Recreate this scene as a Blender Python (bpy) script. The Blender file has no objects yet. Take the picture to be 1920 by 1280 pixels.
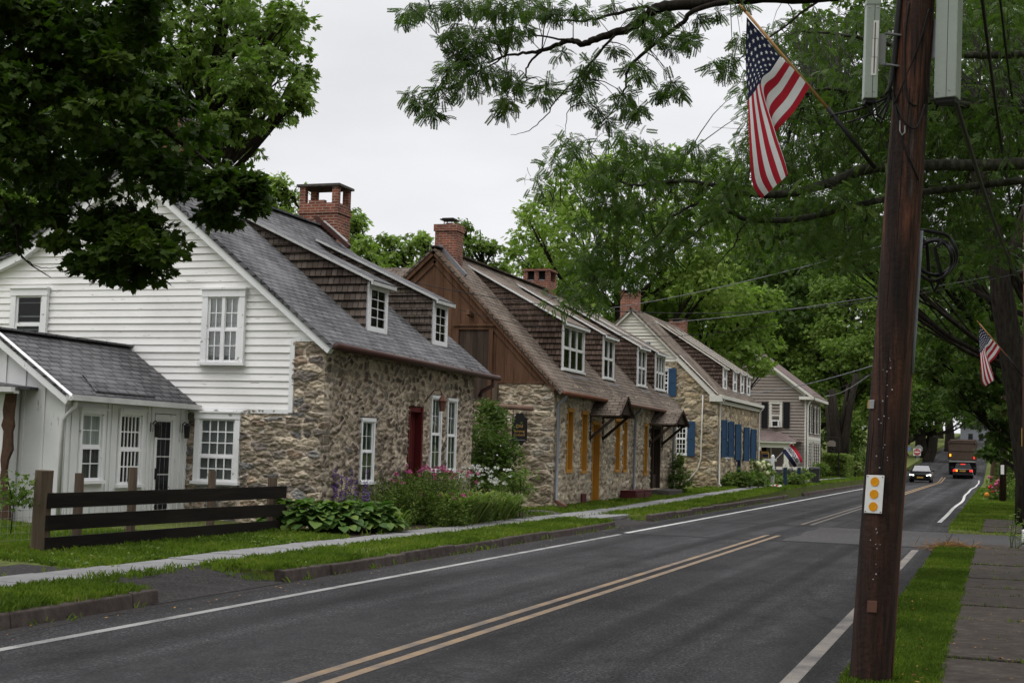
import bpy, math, random
import numpy as np
from mathutils import Vector, Matrix

# ------------------------------------------------------------------ camera, sky, sun, exposure
scene = bpy.context.scene
COL = scene.collection
rad = math.radians
EYE = np.array([0., 0., 1.7])
FPX = 2667.
def _axes(yaw, pitch, roll):
    y, p, r = rad(yaw), rad(pitch), rad(roll)
    F = np.array([-math.sin(y)*math.cos(p), math.cos(y)*math.cos(p), math.sin(p)])
    R = np.array([math.cos(y), math.sin(y), 0.]); U = np.cross(R, F)
    return F, R*math.cos(r)+U*math.sin(r), U*math.cos(r)-R*math.sin(r)
CF, CR, CU = _axes(18.9, 4.38, 1.6)
cam = bpy.data.cameras.new('camera'); camo = bpy.data.objects.new('camera', cam); COL.objects.link(camo)
cam.sensor_width = 36; cam.lens = 36*FPX/1920; cam.clip_start = .1; cam.clip_end = 3000
camo.matrix_world = Matrix(((CR[0], CU[0], -CF[0], EYE[0]), (CR[1], CU[1], -CF[1], EYE[1]), (CR[2], CU[2], -CF[2], EYE[2]), (0, 0, 0, 1)))
scene.camera = camo
def at(px, py, D):                    # point seen at photo position (px, py), D metres deep
    return EYE + (CF + CR*(px-960)/FPX - CU*(py-640)/FPX)*D
scene.view_settings.view_transform = 'Standard'; scene.view_settings.look = 'None'
scene.view_settings.exposure = 0.0; scene.view_settings.gamma = 1
SUN_EL, SUN_AZ = rad(58), rad(215)
w = bpy.data.worlds.new('World'); scene.world = w; w.use_nodes = True
nt = w.node_tree; nt.nodes.clear()
def NN(nt, typ, props=None, **inp):
    n = nt.nodes.new(typ)
    for k, v in (props or {}).items(): setattr(n, k, v)
    for k, v in inp.items():
        k = k.replace('_', ' ')
        s = n.inputs[int(k[1:])] if k[0] == 'i' and k[1:].isdigit() else n.inputs[k]
        if hasattr(v, 'is_output'): nt.links.new(v, s)
        else: s.default_value = v
    return n
sky = NN(nt, 'ShaderNodeTexSky', dict(sky_type='NISHITA', sun_disc=False, sun_elevation=SUN_EL, sun_rotation=SUN_AZ, altitude=100, dust_density=2.))
hs = NN(nt, 'ShaderNodeHueSaturation', Saturation=.22, Value=1., Color=sky.outputs[0])
tc = NN(nt, 'ShaderNodeTexCoord')
sep = NN(nt, 'ShaderNodeSeparateXYZ', Vector=tc.outputs['Generated'])
# overcast layer: brighter towards the zenith, soft broken cloud
zc = NN(nt, 'ShaderNodeMapRange', Value=sep.outputs['Z'], From_Min=.30, From_Max=1., To_Min=9.4, To_Max=35.)
mp = NN(nt, 'ShaderNodeMapping', Vector=tc.outputs['Generated'], Scale=(1.6, 1.6, 4.2))
nz = NN(nt, 'ShaderNodeTexNoise', Vector=mp.outputs[0], Scale=1.5, Detail=6., Roughness=.5)
nr = NN(nt, 'ShaderNodeMapRange', Value=nz.outputs[0], From_Min=.3, From_Max=.7, To_Min=.82, To_Max=1.12)
mu = NN(nt, 'ShaderNodeMath', dict(operation='MULTIPLY'), i0=zc.outputs[0], i1=nr.outputs[0])
cc = NN(nt, 'ShaderNodeVectorMath', dict(operation='SCALE'), i0=(.985, .99, 1.02), Scale=mu.outputs[0])
mx = NN(nt, 'ShaderNodeMix', dict(data_type='RGBA'), i0=.9, i6=hs.outputs[0], i7=cc.outputs[0])
bg = NN(nt, 'ShaderNodeBackground', Color=mx.outputs[2], Strength=.1)
NN(nt, 'ShaderNodeOutputWorld', Surface=bg.outputs[0])
sl = bpy.data.lights.new('sun', 'SUN'); sl.energy = .6; sl.angle = rad(25); sl.color = (1, .97, .92)
so = bpy.data.objects.new('sun', sl); COL.objects.link(so)
sd = Vector((math.sin(SUN_AZ)*math.cos(SUN_EL), math.cos(SUN_AZ)*math.cos(SUN_EL), math.sin(SUN_EL)))
so.rotation_euler = sd.to_track_quat('Z', 'Y').to_euler(); so.location = (0, 0, 60)

# ------------------------------------------------------------------ materials
MATS = {}
def newmat(name):
    m = bpy.data.materials.new(name); m.use_nodes = True; nt = m.node_tree; nt.nodes.clear()
    b = NN(nt, 'ShaderNodeBsdfPrincipled'); o = NN(nt, 'ShaderNodeOutputMaterial', Surface=b.outputs[0])
    return m, nt, b, o
def ramp(nt, fac, stops):
    r = NN(nt, 'ShaderNodeValToRGB', Fac=fac); e = r.color_ramp.elements
    while len(e) < len(stops): e.new(.5)
    for el, (p, c) in zip(e, stops):
        el.position = p; el.color = (*c, 1) if len(c) == 3 else c
    return r.outputs[0]
def g3(v): return (v, v, v)
def mixc(nt, fac, a, b, bt='MIX'):
    n = NN(nt, 'ShaderNodeMix', dict(data_type='RGBA', blend_type=bt))
    for s, v in ((0, fac), (6, a), (7, b)):
        if hasattr(v, 'is_output'): nt.links.new(v, n.inputs[s])
        elif s == 0: n.inputs[0].default_value = v
        else: n.inputs[s].default_value = (*v, 1)
    return n.outputs[2]
def noise(nt, vec, scale, detail=4., rough=.55): return NN(nt, 'ShaderNodeTexNoise', Vector=vec, Scale=scale, Detail=detail, Roughness=rough).outputs[0]
def bump(nt, b, h, strength=.4, dist=.02): 
    n = NN(nt, 'ShaderNodeBump', Height=h, Strength=strength, Distance=dist); nt.links.new(n.outputs[0], b.inputs['Normal'])
def objco(nt, scale=(1, 1, 1)):
    t = NN(nt, 'ShaderNodeTexCoord'); return NN(nt, 'ShaderNodeMapping', Vector=t.outputs['Object'], Scale=scale).outputs[0]
def uvco(nt, scale=(1, 1, 1)):
    t = NN(nt, 'ShaderNodeTexCoord'); return NN(nt, 'ShaderNodeMapping', Vector=t.outputs['UV'], Scale=scale).outputs[0]
def paint(name, c, rough=.6, dirt=.35, dirtc=None, spec=.16, scale=3., metal=0.):
    if name in MATS: return MATS[name]
    m, nt, b, o = newmat(name); v = objco(nt)
    n1 = noise(nt, v, scale, 6., .65); n2 = noise(nt, v, scale*14, 3.)
    f = ramp(nt, n1, [(.38, g3(0)), (.75, g3(1))])
    dc = dirtc or tuple(x*.45 for x in c)
    col = mixc(nt, NN(nt, 'ShaderNodeMath', dict(operation='MULTIPLY'), i0=f, i1=dirt).outputs[0], c, dc)
    col = mixc(nt, .25, col, mixc(nt, n2, tuple(x*.6 for x in c), c))
    nt.links.new(col, b.inputs['Base Color']); b.inputs['Roughness'].default_value = rough; b.inputs['Specular IOR Level'].default_value = spec
    b.inputs['Metallic'].default_value = metal
    bump(nt, b, n2, .15, .01); MATS[name] = m; return m
def peel(name, c, under, amount=.62, scale=(1.2, 1.2, 7.)):      # weathered paint with flakes lost
    m, nt, b, o = newmat(name); v = objco(nt, scale); v2 = objco(nt)
    n1 = noise(nt, v, 2.3, 9., .68); n2 = noise(nt, v2, 1.1, 5.)
    f = ramp(nt, n1, [(amount, g3(0)), (amount+.025, g3(1))])
    base = mixc(nt, ramp(nt, n2, [(.35, g3(0)), (.7, g3(1))]), c, tuple(x*.86 for x in c))
    col = mixc(nt, f, base, under)
    nt.links.new(col, b.inputs['Base Color']); b.inputs['Roughness'].default_value = .65; b.inputs['Specular IOR Level'].default_value = .3
    bump(nt, b, f, -.4, .005); MATS[name] = m; return m
def brickmat(name, c1, c2, mortar, bw=.21, bh=.07, ms=.011, dark=.35):
    m, nt, b, o = newmat(name); v = uvco(nt); ob = objco(nt)
    wv = NN(nt, 'ShaderNodeTexNoise', Vector=v, Scale=9., Detail=2.)
    vv = NN(nt, 'ShaderNodeVectorMath', dict(operation='MULTIPLY_ADD'), i0=wv.outputs[1], i1=(.012, .012, 0), i2=v).outputs[0]
    br = NN(nt, 'ShaderNodeTexBrick', dict(offset=.5), Vector=vv, Color1=(*c1, 1), Color2=(*c2, 1), Mortar=(*mortar, 1), Scale=1., Mortar_Size=ms, Mortar_Smooth=.15, Bias=-.1, Brick_Width=bw, Row_Height=bh)
    n = noise(nt, ob, 2.5, 6., .7); n2 = noise(nt, v, 40, 3.)
    col = mixc(nt, ramp(nt, n, [(.4, g3(0)), (.75, g3(dark))]), br.outputs[0], (.03, .022, .02))
    col = mixc(nt, .5, col, mixc(nt, n2, (.0, .0, .0), (1, 1, 1)), 'SOFT_LIGHT')
    nt.links.new(col, b.inputs['Base Color']); b.inputs['Roughness'].default_value = .9; b.inputs['Specular IOR Level'].default_value = .15
    bump(nt, b, br.outputs[1], -.8, .012); MATS[name] = m; return m
def shinglemat(name, c1, c2, gap, bw, bh, ms=.008, moss=None, streak=False):
    m, nt, b, o = newmat(name); v = uvco(nt); ob = objco(nt)
    br = NN(nt, 'ShaderNodeTexBrick', dict(offset=.43, offset_frequency=2), Vector=v, Color1=(*c1, 1), Color2=(*c2, 1), Mortar=(*gap, 1), Scale=1., Mortar_Size=ms, Mortar_Smooth=.3, Bias=0., Brick_Width=bw, Row_Height=bh)
    sx = NN(nt, 'ShaderNodeSeparateXYZ', Vector=v)
    fr = NN(nt, 'ShaderNodeMath', dict(operation='FRACT'), i0=NN(nt, 'ShaderNodeMath', dict(operation='DIVIDE'), i0=sx.outputs[1], i1=bh).outputs[0]).outputs[0]
    lap = NN(nt, 'ShaderNodeMath', dict(operation='SUBTRACT'), i0=1., i1=fr).outputs[0]
    vs = uvco(nt, (16, 1.2, 1)) if streak else uvco(nt, (6, 6, 1))
    n = noise(nt, vs, 4., 5., .7); n2 = noise(nt, ob, .9, 6., .65)
    col = mixc(nt, ramp(nt, n, [(.3, g3(0)), (.7, g3(.55))]), br.outputs[0], tuple(x*.45 for x in c1))
    col = mixc(nt, ramp(nt, n2, [(.45, g3(0)), (.75, g3(.5))]), col, tuple(x*1.45 for x in c2))
    if moss: col = mixc(nt, ramp(nt, noise(nt, ob, 2.2, 8., .75), [(.56, g3(0)), (.66, g3(.8))]), col, moss)
    nt.links.new(col, b.inputs['Base Color']); b.inputs['Roughness'].default_value = .88; b.inputs['Specular IOR Level'].default_value = .08
    hh = NN(nt, 'ShaderNodeMath', dict(operation='SUBTRACT'), i0=lap, i1=br.outputs[1]).outputs[0]
    bump(nt, b, hh, .7, .015); MATS[name] = m; return m
def plankmat(name, c1, c2, gap, pw=.27, rough=.75, horiz=False, streakc=None):
    m, nt, b, o = newmat(name); t = uvco(nt)
    if horiz: t = NN(nt, 'ShaderNodeMapping', Vector=t, Rotation=(0, 0, rad(90))).outputs[0]
    br = NN(nt, 'ShaderNodeTexBrick', dict(offset=.5), Vector=NN(nt, 'ShaderNodeMapping', Vector=t, Rotation=(0, 0, rad(90))).outputs[0], Color1=(*c1, 1), Color2=(*c2, 1), Mortar=(*gap, 1), Scale=1., Mortar_Size=.006, Mortar_Smooth=.2, Brick_Width=40., Row_Height=pw)
    st = NN(nt, 'ShaderNodeMapping', Vector=t, Scale=(22, 1.1, 1)).outputs[0]
    n = noise(nt, st, 1.6, 7., .65); n2 = noise(nt, NN(nt, 'ShaderNodeMapping', Vector=t, Scale=(5, .6, 1)).outputs[0], 1., 4.)
    col = mixc(nt, ramp(nt, n, [(.3, g3(0)), (.72, g3(.7))]), br.outputs[0], tuple(x*.45 for x in c1))
    col = mixc(nt, ramp(nt, n2, [(.45, g3(0)), (.7, g3(.6))]), col, streakc or tuple(min(1, x*1.5) for x in c2))
    nt.links.new(col, b.inputs['Base Color']); b.inputs['Roughness'].default_value = rough; b.inputs['Specular IOR Level'].default_value = .07
    bump(nt, b, NN(nt, 'ShaderNodeMath', dict(operation='SUBTRACT'), i0=n, i1=br.outputs[1]).outputs[0], .4, .012); MATS[name] = m; return m
def stonemat():
    m, nt, b, o = newmat('rubble_stone'); v = objco(nt)
    a = NN(nt, 'ShaderNodeAttribute', dict(attribute_name='Col')).outputs[0]
    n = noise(nt, v, 9., 8., .72); n2 = noise(nt, v, 45., 4., .6); n3 = noise(nt, v, 1.1, 5.)
    col = mixc(nt, .75, a, mixc(nt, ramp(nt, n, [(.3, g3(.18)), (.72, g3(.85))]), (0, 0, 0), (1, 1, 1)), 'SOFT_LIGHT')
    col = mixc(nt, ramp(nt, n3, [(.5, g3(0)), (.75, g3(.3))]), col, (.1, .085, .06))
    nt.links.new(col, b.inputs['Base Color']); b.inputs['Roughness'].default_value = .92; b.inputs['Specular IOR Level'].default_value = .15
    bump(nt, b, mixc(nt, .4, n, n2) if False else NN(nt, 'ShaderNodeMath', dict(operation='ADD'), i0=n, i1=n2).outputs[0], .7, .03); MATS['stone'] = m
def glassmat(name, tint=(.8, .85, .85), refl=1., base=.06):
    m = bpy.data.materials.new(name); m.use_nodes = True; nt = m.node_tree; nt.nodes.clear()
    wv = noise(nt, objco(nt), 3., 2.)
    bp = NN(nt, 'ShaderNodeBump', Height=wv, Strength=.06, Distance=.05)
    fr = NN(nt, 'ShaderNodeFresnel', IOR=1.52, Normal=bp.outputs[0])
    tr = NN(nt, 'ShaderNodeBsdfTransparent', Color=(*tint, 1)); gl = NN(nt, 'ShaderNodeBsdfGlossy', Color=(1, 1, 1, 1), Roughness=.03, Normal=bp.outputs[0])
    f = NN(nt, 'ShaderNodeMath', dict(operation='MULTIPLY_ADD'), i0=fr.outputs[0], i1=refl, i2=base)
    s = NN(nt, 'ShaderNodeMixShader', i0=f.outputs[0], i1=tr.outputs[0], i2=gl.outputs[0])
    NN(nt, 'ShaderNodeOutputMaterial', Surface=s.outputs[0]); MATS[name] = m; return m
def leafmat(name, stops, trans=.35, rough=.55, spec=.10):          # per-leaf tint attribute picks each leaf's green
    m, nt, b, o = newmat(name)
    a = NN(nt, 'ShaderNodeAttribute', dict(attribute_name='tint')).outputs[2]
    c = ramp(nt, a, stops)
    nt.links.new(c, b.inputs['Base Color']); b.inputs['Roughness'].default_value = rough; b.inputs['Specular IOR Level'].default_value = spec
    t = NN(nt, 'ShaderNodeBsdfTranslucent', Color=mixc(nt, 1., c, (1., 1.25, .55), 'MULTIPLY'))
    s = NN(nt, 'ShaderNodeMixShader', i0=trans, i1=b.outputs[0], i2=t.outputs[0])
    nt.links.new(s.outputs[0], o.inputs[0]); MATS[name] = m; return m
def emit(name, c, s):
    m, nt, b, o = newmat(name); b.inputs['Base Color'].default_value = (*c, 1); b.inputs['Emission Color'].default_value = (*c, 1); b.inputs['Emission Strength'].default_value = s
    b.inputs['Roughness'].default_value = .2; MATS[name] = m; return m

def asphalt():
    m, nt, b, o = newmat('asphalt'); v = objco(nt)
    sp = ramp(nt, noise(nt, v, 34., 2., .9), [(.40, g3(0)), (.62, g3(1))]); mid = noise(nt, v, 5., 6., .7); st = noise(nt, objco(nt, (1.1, .02, 1)), 1.2, 3., .5); pt = noise(nt, objco(nt, (.5, .16, 1)), 1., 4., .6)
    sp2 = ramp(nt, noise(nt, v, 17., 4., .75), [(.3, g3(0)), (.7, g3(1))]); col = mixc(nt, sp, (.004, .004, .005), mixc(nt, sp2, (.034, .033, .034), (.14, .134, .137)))
    col = mixc(nt, ramp(nt, st, [(.4, g3(0)), (.62, g3(.62))]), col, (.018, .0175, .018))
    col = mixc(nt, ramp(nt, pt, [(.45, g3(0)), (.7, g3(.45))]), col, (.06, .058, .059))
    col = mixc(nt, ramp(nt, mid, [(.32, g3(.6)), (.6, g3(0))]), col, (.018, .0175, .018))
    # a hairline crack network
    vo = NN(nt, 'ShaderNodeTexVoronoi', dict(feature='DISTANCE_TO_EDGE'), Vector=NN(nt, 'ShaderNodeVectorMath', dict(operation='MULTIPLY_ADD'), i0=NN(nt, 'ShaderNodeTexNoise', Vector=v, Scale=1.3, Detail=6.).outputs[1], i1=(1.4, 1.4, 0), i2=v).outputs[0], Scale=.22)
    col = mixc(nt, ramp(nt, vo.outputs[0], [(.0, g3(.55)), (.006, g3(0))]), col, (.014, .014, .014))
    col = mixc(nt, 1., col, ramp(nt, noise(nt, objco(nt, (1.25, .012, 1)), 1., 3., .6), [(.36, g3(.52)), (.5, g3(.9)), (.64, g3(1.3))]), 'MULTIPLY')
    col = mixc(nt, 1., col, ramp(nt, noise(nt, objco(nt, (.9, .35, 1)), 1., 6., .7), [(.34, g3(.6)), (.5, g3(1.)), (.7, g3(1.3))]), 'MULTIPLY')
    nt.links.new(col, b.inputs['Base Color']); b.inputs['Roughness'].default_value = .85; b.inputs['Specular IOR Level'].default_value = .12
    bump(nt, b, sp, .55, .012); MATS['asphalt'] = m
asphalt()
def roadpaint(name, c, lo=.52, hi=.68):
    m, nt, b, o = newmat(name); v = objco(nt)
    n = noise(nt, v, 60., 4., .8); n2 = noise(nt, v, 2.2, 6.)
    s = NN(nt, 'ShaderNodeMath', dict(operation='MULTIPLY_ADD'), i0=n2, i1=.75, i2=NN(nt, 'ShaderNodeMath', dict(operation='MULTIPLY'), i0=n, i1=.55).outputs[0]).outputs[0]
    col = mixc(nt, ramp(nt, s, [(lo, g3(0)), (hi, g3(.92))]), c, (.05, .049, .05))
    nt.links.new(col, b.inputs['Base Color']); b.inputs['Roughness'].default_value = .7; bump(nt, b, n, .4, .006); MATS[name] = m
roadpaint('line_white', (.27, .265, .25), 0.61, 0.82); roadpaint('line_old', (.19, .165, .14), 0.57, 0.78); roadpaint('line_yellow', (.21, .135, .065), 0.59, 0.80); roadpaint('line_bright', (.46, .45, .43), 0.67, 0.88)
roadpaint('line_worn', (.13, .09, .05), 0.53, 0.72); roadpaint('line_amber', (.30, .18, .07), 0.63, 0.85)
def groundmat(name, stops, scale=8., det=8., bs=.5):
    m, nt, b, o = newmat(name); v = objco(nt)
    n = noise(nt, v, scale, det, .7); n2 = noise(nt, v, .35, 4.)
    c = ramp(nt, n, stops); c = mixc(nt, ramp(nt, n2, [(.35, g3(0)), (.7, g3(.35))]), c, tuple(x*.6 for x in stops[0][1]))
    nt.links.new(c, b.inputs['Base Color']); b.inputs['Roughness'].default_value = .95; b.inputs['Specular IOR Level'].default_value = .1
    bump(nt, b, n, bs, .03); MATS[name] = m
groundmat('turf', [(.34, (.07, .055, .032)), (.48, (.08, .10, .022)), (.6, (.11, .15, .026)), (.78, (.15, .18, .04))], 9.)
groundmat('earth', [(.3, (.03, .022, .015)), (.6, (.06, .045, .03)), (.8, (.10, .08, .055))], 12.)
groundmat('gravel', [(.3, (.022, .02, .02)), (.55, (.055, .05, .048)), (.75, (.14, .125, .115))], 26., 5., 1.)
groundmat('flagstone', [(.3, (.16, .16, .16)), (.55, (.22, .215, .21)), (.75, (.29, .28, .265))], 3.5, 9., .25)
groundmat('old_concrete', [(.3, (.032, .027, .023)), (.55, (.062, .052, .044)), (.75, (.11, .092, .075))], 7., 9., .5)
groundmat('driveway', [(.3, (.045, .043, .043)), (.55, (.075, .072, .071)), (.75, (.12, .115, .112))], 9., 9., .4)
groundmat('tar', [(.3, (.012, .012, .012)), (.55, (.03, .029, .03)), (.75, (.05, .049, .05))], 20.)
groundmat('curb_stone', [(.3, (.045, .036, .032)), (.55, (.085, .068, .06)), (.75, (.13, .108, .095))], 6., 9., .6)
groundmat('boulder', [(.3, (.05, .045, .04)), (.6, (.10, .09, .08)), (.8, (.17, .15, .13))], 6., 8., 1.)
stonemat()
brickmat('brick', (.27, .075, .042), (.11, .034, .024), (.30, .23, .18), dark=.75)
brickmat('brick_pink', (.33, .19, .15), (.26, .15, .12), (.36, .3, .25))
shinglemat('roof_grey', (.075, .073, .076), (.15, .147, .15), (.014, .014, .015), .30, .14, .016)
shinglemat('roof_brown', (.105, .083, .066), (.185, .15, .12), (.025, .019, .015), .30, .15, .017)
shinglemat('roof_mauve', (.125, .093, .085), (.175, .135, .125), (.05, .035, .035), .30, .2, .02)
shinglemat('cedar', (.052, .038, .031), (.135, .108, .09), (.006, .005, .004), .125, .165, .009, moss=(.06, .062, .03), streak=True)
shinglemat('cedar_red', (.056, .037, .028), (.14, .10, .08), (.007, .005, .004), .125, .165, .009, streak=True)
plankmat('brown_boards', (.105, .055, .033), (.14, .075, .045), (.02, .012, .008), .27, streakc=(.17, .095, .06))
plankmat('dark_boards', (.05, .035, .027), (.07, .05, .038), (.01, .008, .006), .2)
plankmat('rail_black', (.011, .009, .0075), (.019, .015, .012), (.008, .006, .005), .9, horiz=True, streakc=(.024, .019, .015))
plankmat('post_wood', (.12, .09, .065), (.15, .115, .085), (.05, .035, .025), .5, streakc=(.05, .035, .024))
peel('white_clap', (.80, .785, .76), (.40, .37, .33), .635)
peel('white_trim', (.77, .77, .765), (.34, .31, .28), .63, (3, 3, 3))
peel('white_boards', (.70, .70, .69), (.36, .34, .31), .64, (4., 4., 1.))
paint('cream_siding', (.62, .59, .52), dirt=.2); paint('taupe_siding', (.25, .212, .185), dirt=.25)
paint('white_paint', (.74, .74, .72), dirt=.12); paint('cream_trim', (.62, .6, .54), dirt=.2)
paint('ochre', (.46, .22, .035), dirt=.5, dirtc=(.2, .10, .025), rough=.6)
paint('door_red', (.10, .014, .014), dirt=.5); paint('burgundy', (.085, .018, .02), dirt=.4)
paint('blue_shutter', (.03, .07, .135), dirt=.35, rough=.55, spec=.15); paint('blue_post', (.022, .04, .075), dirt=.3, rough=.5)
paint('black_shutter', (.012, .011, .012), rough=.5); paint('gutter_brown', (.065, .03, .024), rough=.45, dirt=.5)
paint('copper', (.14, .06, .035), rough=.4, dirt=.6); paint('pipe_grey', (.22, .23, .25), rough=.5, dirt=.3)
paint('gutter_white', (.55, .55, .53), rough=.45, dirt=.5, dirtc=(.2, .19, .17)); paint('iron', (.015, .014, .014), rough=.5)
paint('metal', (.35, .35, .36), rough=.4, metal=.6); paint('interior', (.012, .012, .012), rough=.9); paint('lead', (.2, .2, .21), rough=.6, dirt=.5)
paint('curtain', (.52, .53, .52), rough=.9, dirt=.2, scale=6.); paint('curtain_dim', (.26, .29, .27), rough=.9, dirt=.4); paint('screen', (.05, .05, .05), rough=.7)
paint('rot', (.085, .05, .032), rough=.95, dirt=.8, dirtc=(.02, .013, .01), scale=9.); paint('log', (.19, .12, .09), rough=.9, dirt=.6, scale=6.)
paint('gold', (.42, .25, .07), rough=.5); paint('navy', (.012, .015, .04), rough=.8, dirt=.1); paint('cloth_red', (.36, .016, .03), rough=.85, dirt=.12)
paint('cloth_white', (.66, .65, .66), rough=.85, dirt=.1); paint('sign_white', (.75, .75, .73), rough=.35, dirt=.15, scale=8.)
paint('reflector', (.72, .30, .01), rough=.35, dirt=.2); paint('cabinet', (.36, .40, .36), rough=.45, dirt=.2); paint('staff_wood', (.42, .23, .09), rough=.5)
paint('rust', (.14, .07, .05), rough=.8); paint('car_black', (.006, .006, .008), rough=.3, dirt=0, spec=.25); paint('tyre', (.012, .012, .012), rough=.9)
paint('truck_body', (.10, .072, .055), rough=.8, dirt=.7, dirtc=(.05, .035, .028), scale=2.); paint('chrome', (.6, .6, .6), rough=.2, metal=1.)
paint('plate_gold', (.45, .27, .06), rough=.5); paint('sign_red', (.42, .015, .02), rough=.4); paint('sign_back', (.32, .32, .31), rough=.5, metal=.3); paint('sign_blue', (.16, .24, .38), rough=.5)
paint('bin_grey', (.035, .033, .035), rough=.6); paint('grey_house', (.3, .31, .33), dirt=.2); paint('straw', (.27, .16, .07), rough=.9, dirt=.5)
paint('pink', (.55, .12, .28), rough=.7); paint('purple', (.15, .07, .30), rough=.7); paint('petal_white', (.75, .75, .70), rough=.7, dirt=.05); paint('orange', (.6, .22, .03), rough=.7)
paint('hydrangea', (.62, .64, .36), rough=.8); paint('lilac', (.16, .12, .18), rough=.8); paint('red_flower', (.5, .03, .03), rough=.7)
def polemat():
    m, nt, b, o = newmat('pole_wood'); v = objco(nt, (26, 26, .7)); v1 = objco(nt, (3.2, 3.2, .35)); ob = objco(nt)
    n = noise(nt, v, 1., 7., .7); n1 = noise(nt, v1, 1.6, 5., .6); n2 = noise(nt, ob, 26., 4.)
    c = ramp(nt, n1, [(.3, (.010, .008, .0075)), (.44, (.04, .02, .014)), (.56, (.13, .052, .03)), (.66, (.05, .025, .018)), (.76, (.12, .10, .09))])
    c = mixc(nt, ramp(nt, n, [(.36, g3(.95)), (.6, g3(0))]), c, (.006, .005, .005))
    c = mixc(nt, NN(nt, 'ShaderNodeMapRange', Value=NN(nt, 'ShaderNodeSeparateXYZ', Vector=ob).outputs[2], From_Min=1.6, From_Max=3.2, To_Min=.62, To_Max=0.).outputs[0], c, (.014, .010, .008))
    nt.links.new(c, b.inputs['Base Color']); b.inputs['Roughness'].default_value = .75; b.inputs['Specular IOR Level'].default_value = .2
    bump(nt, b, NN(nt, 'ShaderNodeMath', dict(operation='MULTIPLY_ADD'), i0=n, i1=1.2, i2=n2).outputs[0], .7, .012); MATS['pole'] = m
polemat()
def barkmat(name, a, c_):
    m, nt, b, o = newmat(name); v = objco(nt, (9, 9, 1.6)); n = noise(nt, v, 1.5, 7., .7)
    c = ramp(nt, n, [(.35, a), (.7, c_)]); nt.links.new(c, b.inputs['Base Color']); b.inputs['Roughness'].default_value = .95; b.inputs['Specular IOR Level'].default_value = .06
    bump(nt, b, n, 1., .04); MATS[name] = m
barkmat('bark', (.010, .008, .006), (.040, .034, .027)); barkmat('bark_lichen', (.016, .014, .011), (.075, .078, .055))
leafmat('leaf_maple', [(0, (.018, .034, .005)), (.5, (.036, .064, .009)), (1, (.085, .12, .018))], .36)
leafmat('leaf_locust', [(0, (.035, .06, .014)), (.5, (.06, .10, .022)), (1, (.11, .155, .034))], .42)
leafmat('leaf_bright', [(0, (.12, .18, .035)), (.5, (.18, .255, .055)), (1, (.27, .34, .095))], .45)
leafmat('leaf_mid', [(0, (.085, .135, .028)), (.5, (.13, .19, .04)), (1, (.20, .265, .065))], .42)
leafmat('leaf_dark', [(0, (.045, .078, .018)), (.5, (.075, .12, .026)), (1, (.125, .175, .04))], .40)
leafmat('leaf_garden', [(0, (.08, .125, .028)), (.5, (.125, .19, .042)), (1, (.25, .28, .08))], .35)
leafmat('leaf_hosta', [(0, (.04, .085, .018)), (.5, (.07, .135, .026)), (1, (.15, .21, .045))], .3, .5, .15)
leafmat('grass', [(0, (.065, .10, .018)), (.35, (.12, .175, .028)), (.7, (.185, .245, .04)), (.9, (.24, .275, .06)), (1, (.29, .25, .11))], .4)
leafmat('litter', [(0, (.10, .05, .018)), (.5, (.22, .10, .02)), (1, (.35, .2, .04))], .1)
glassmat('glass'); glassmat('glass_dark', (.45, .48, .48), .6, .0); glassmat('glass_car', (.2, .22, .22), .16, .0); glassmat('glass_green', (.42, .5, .44), .6, .03)
emit('lamp_white', (1, .97, .9), 3.); emit('lamp_red', (.9, .03, .02), 1.4); emit('lamp_orange', (1., .38, .02), 1.6)

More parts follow.
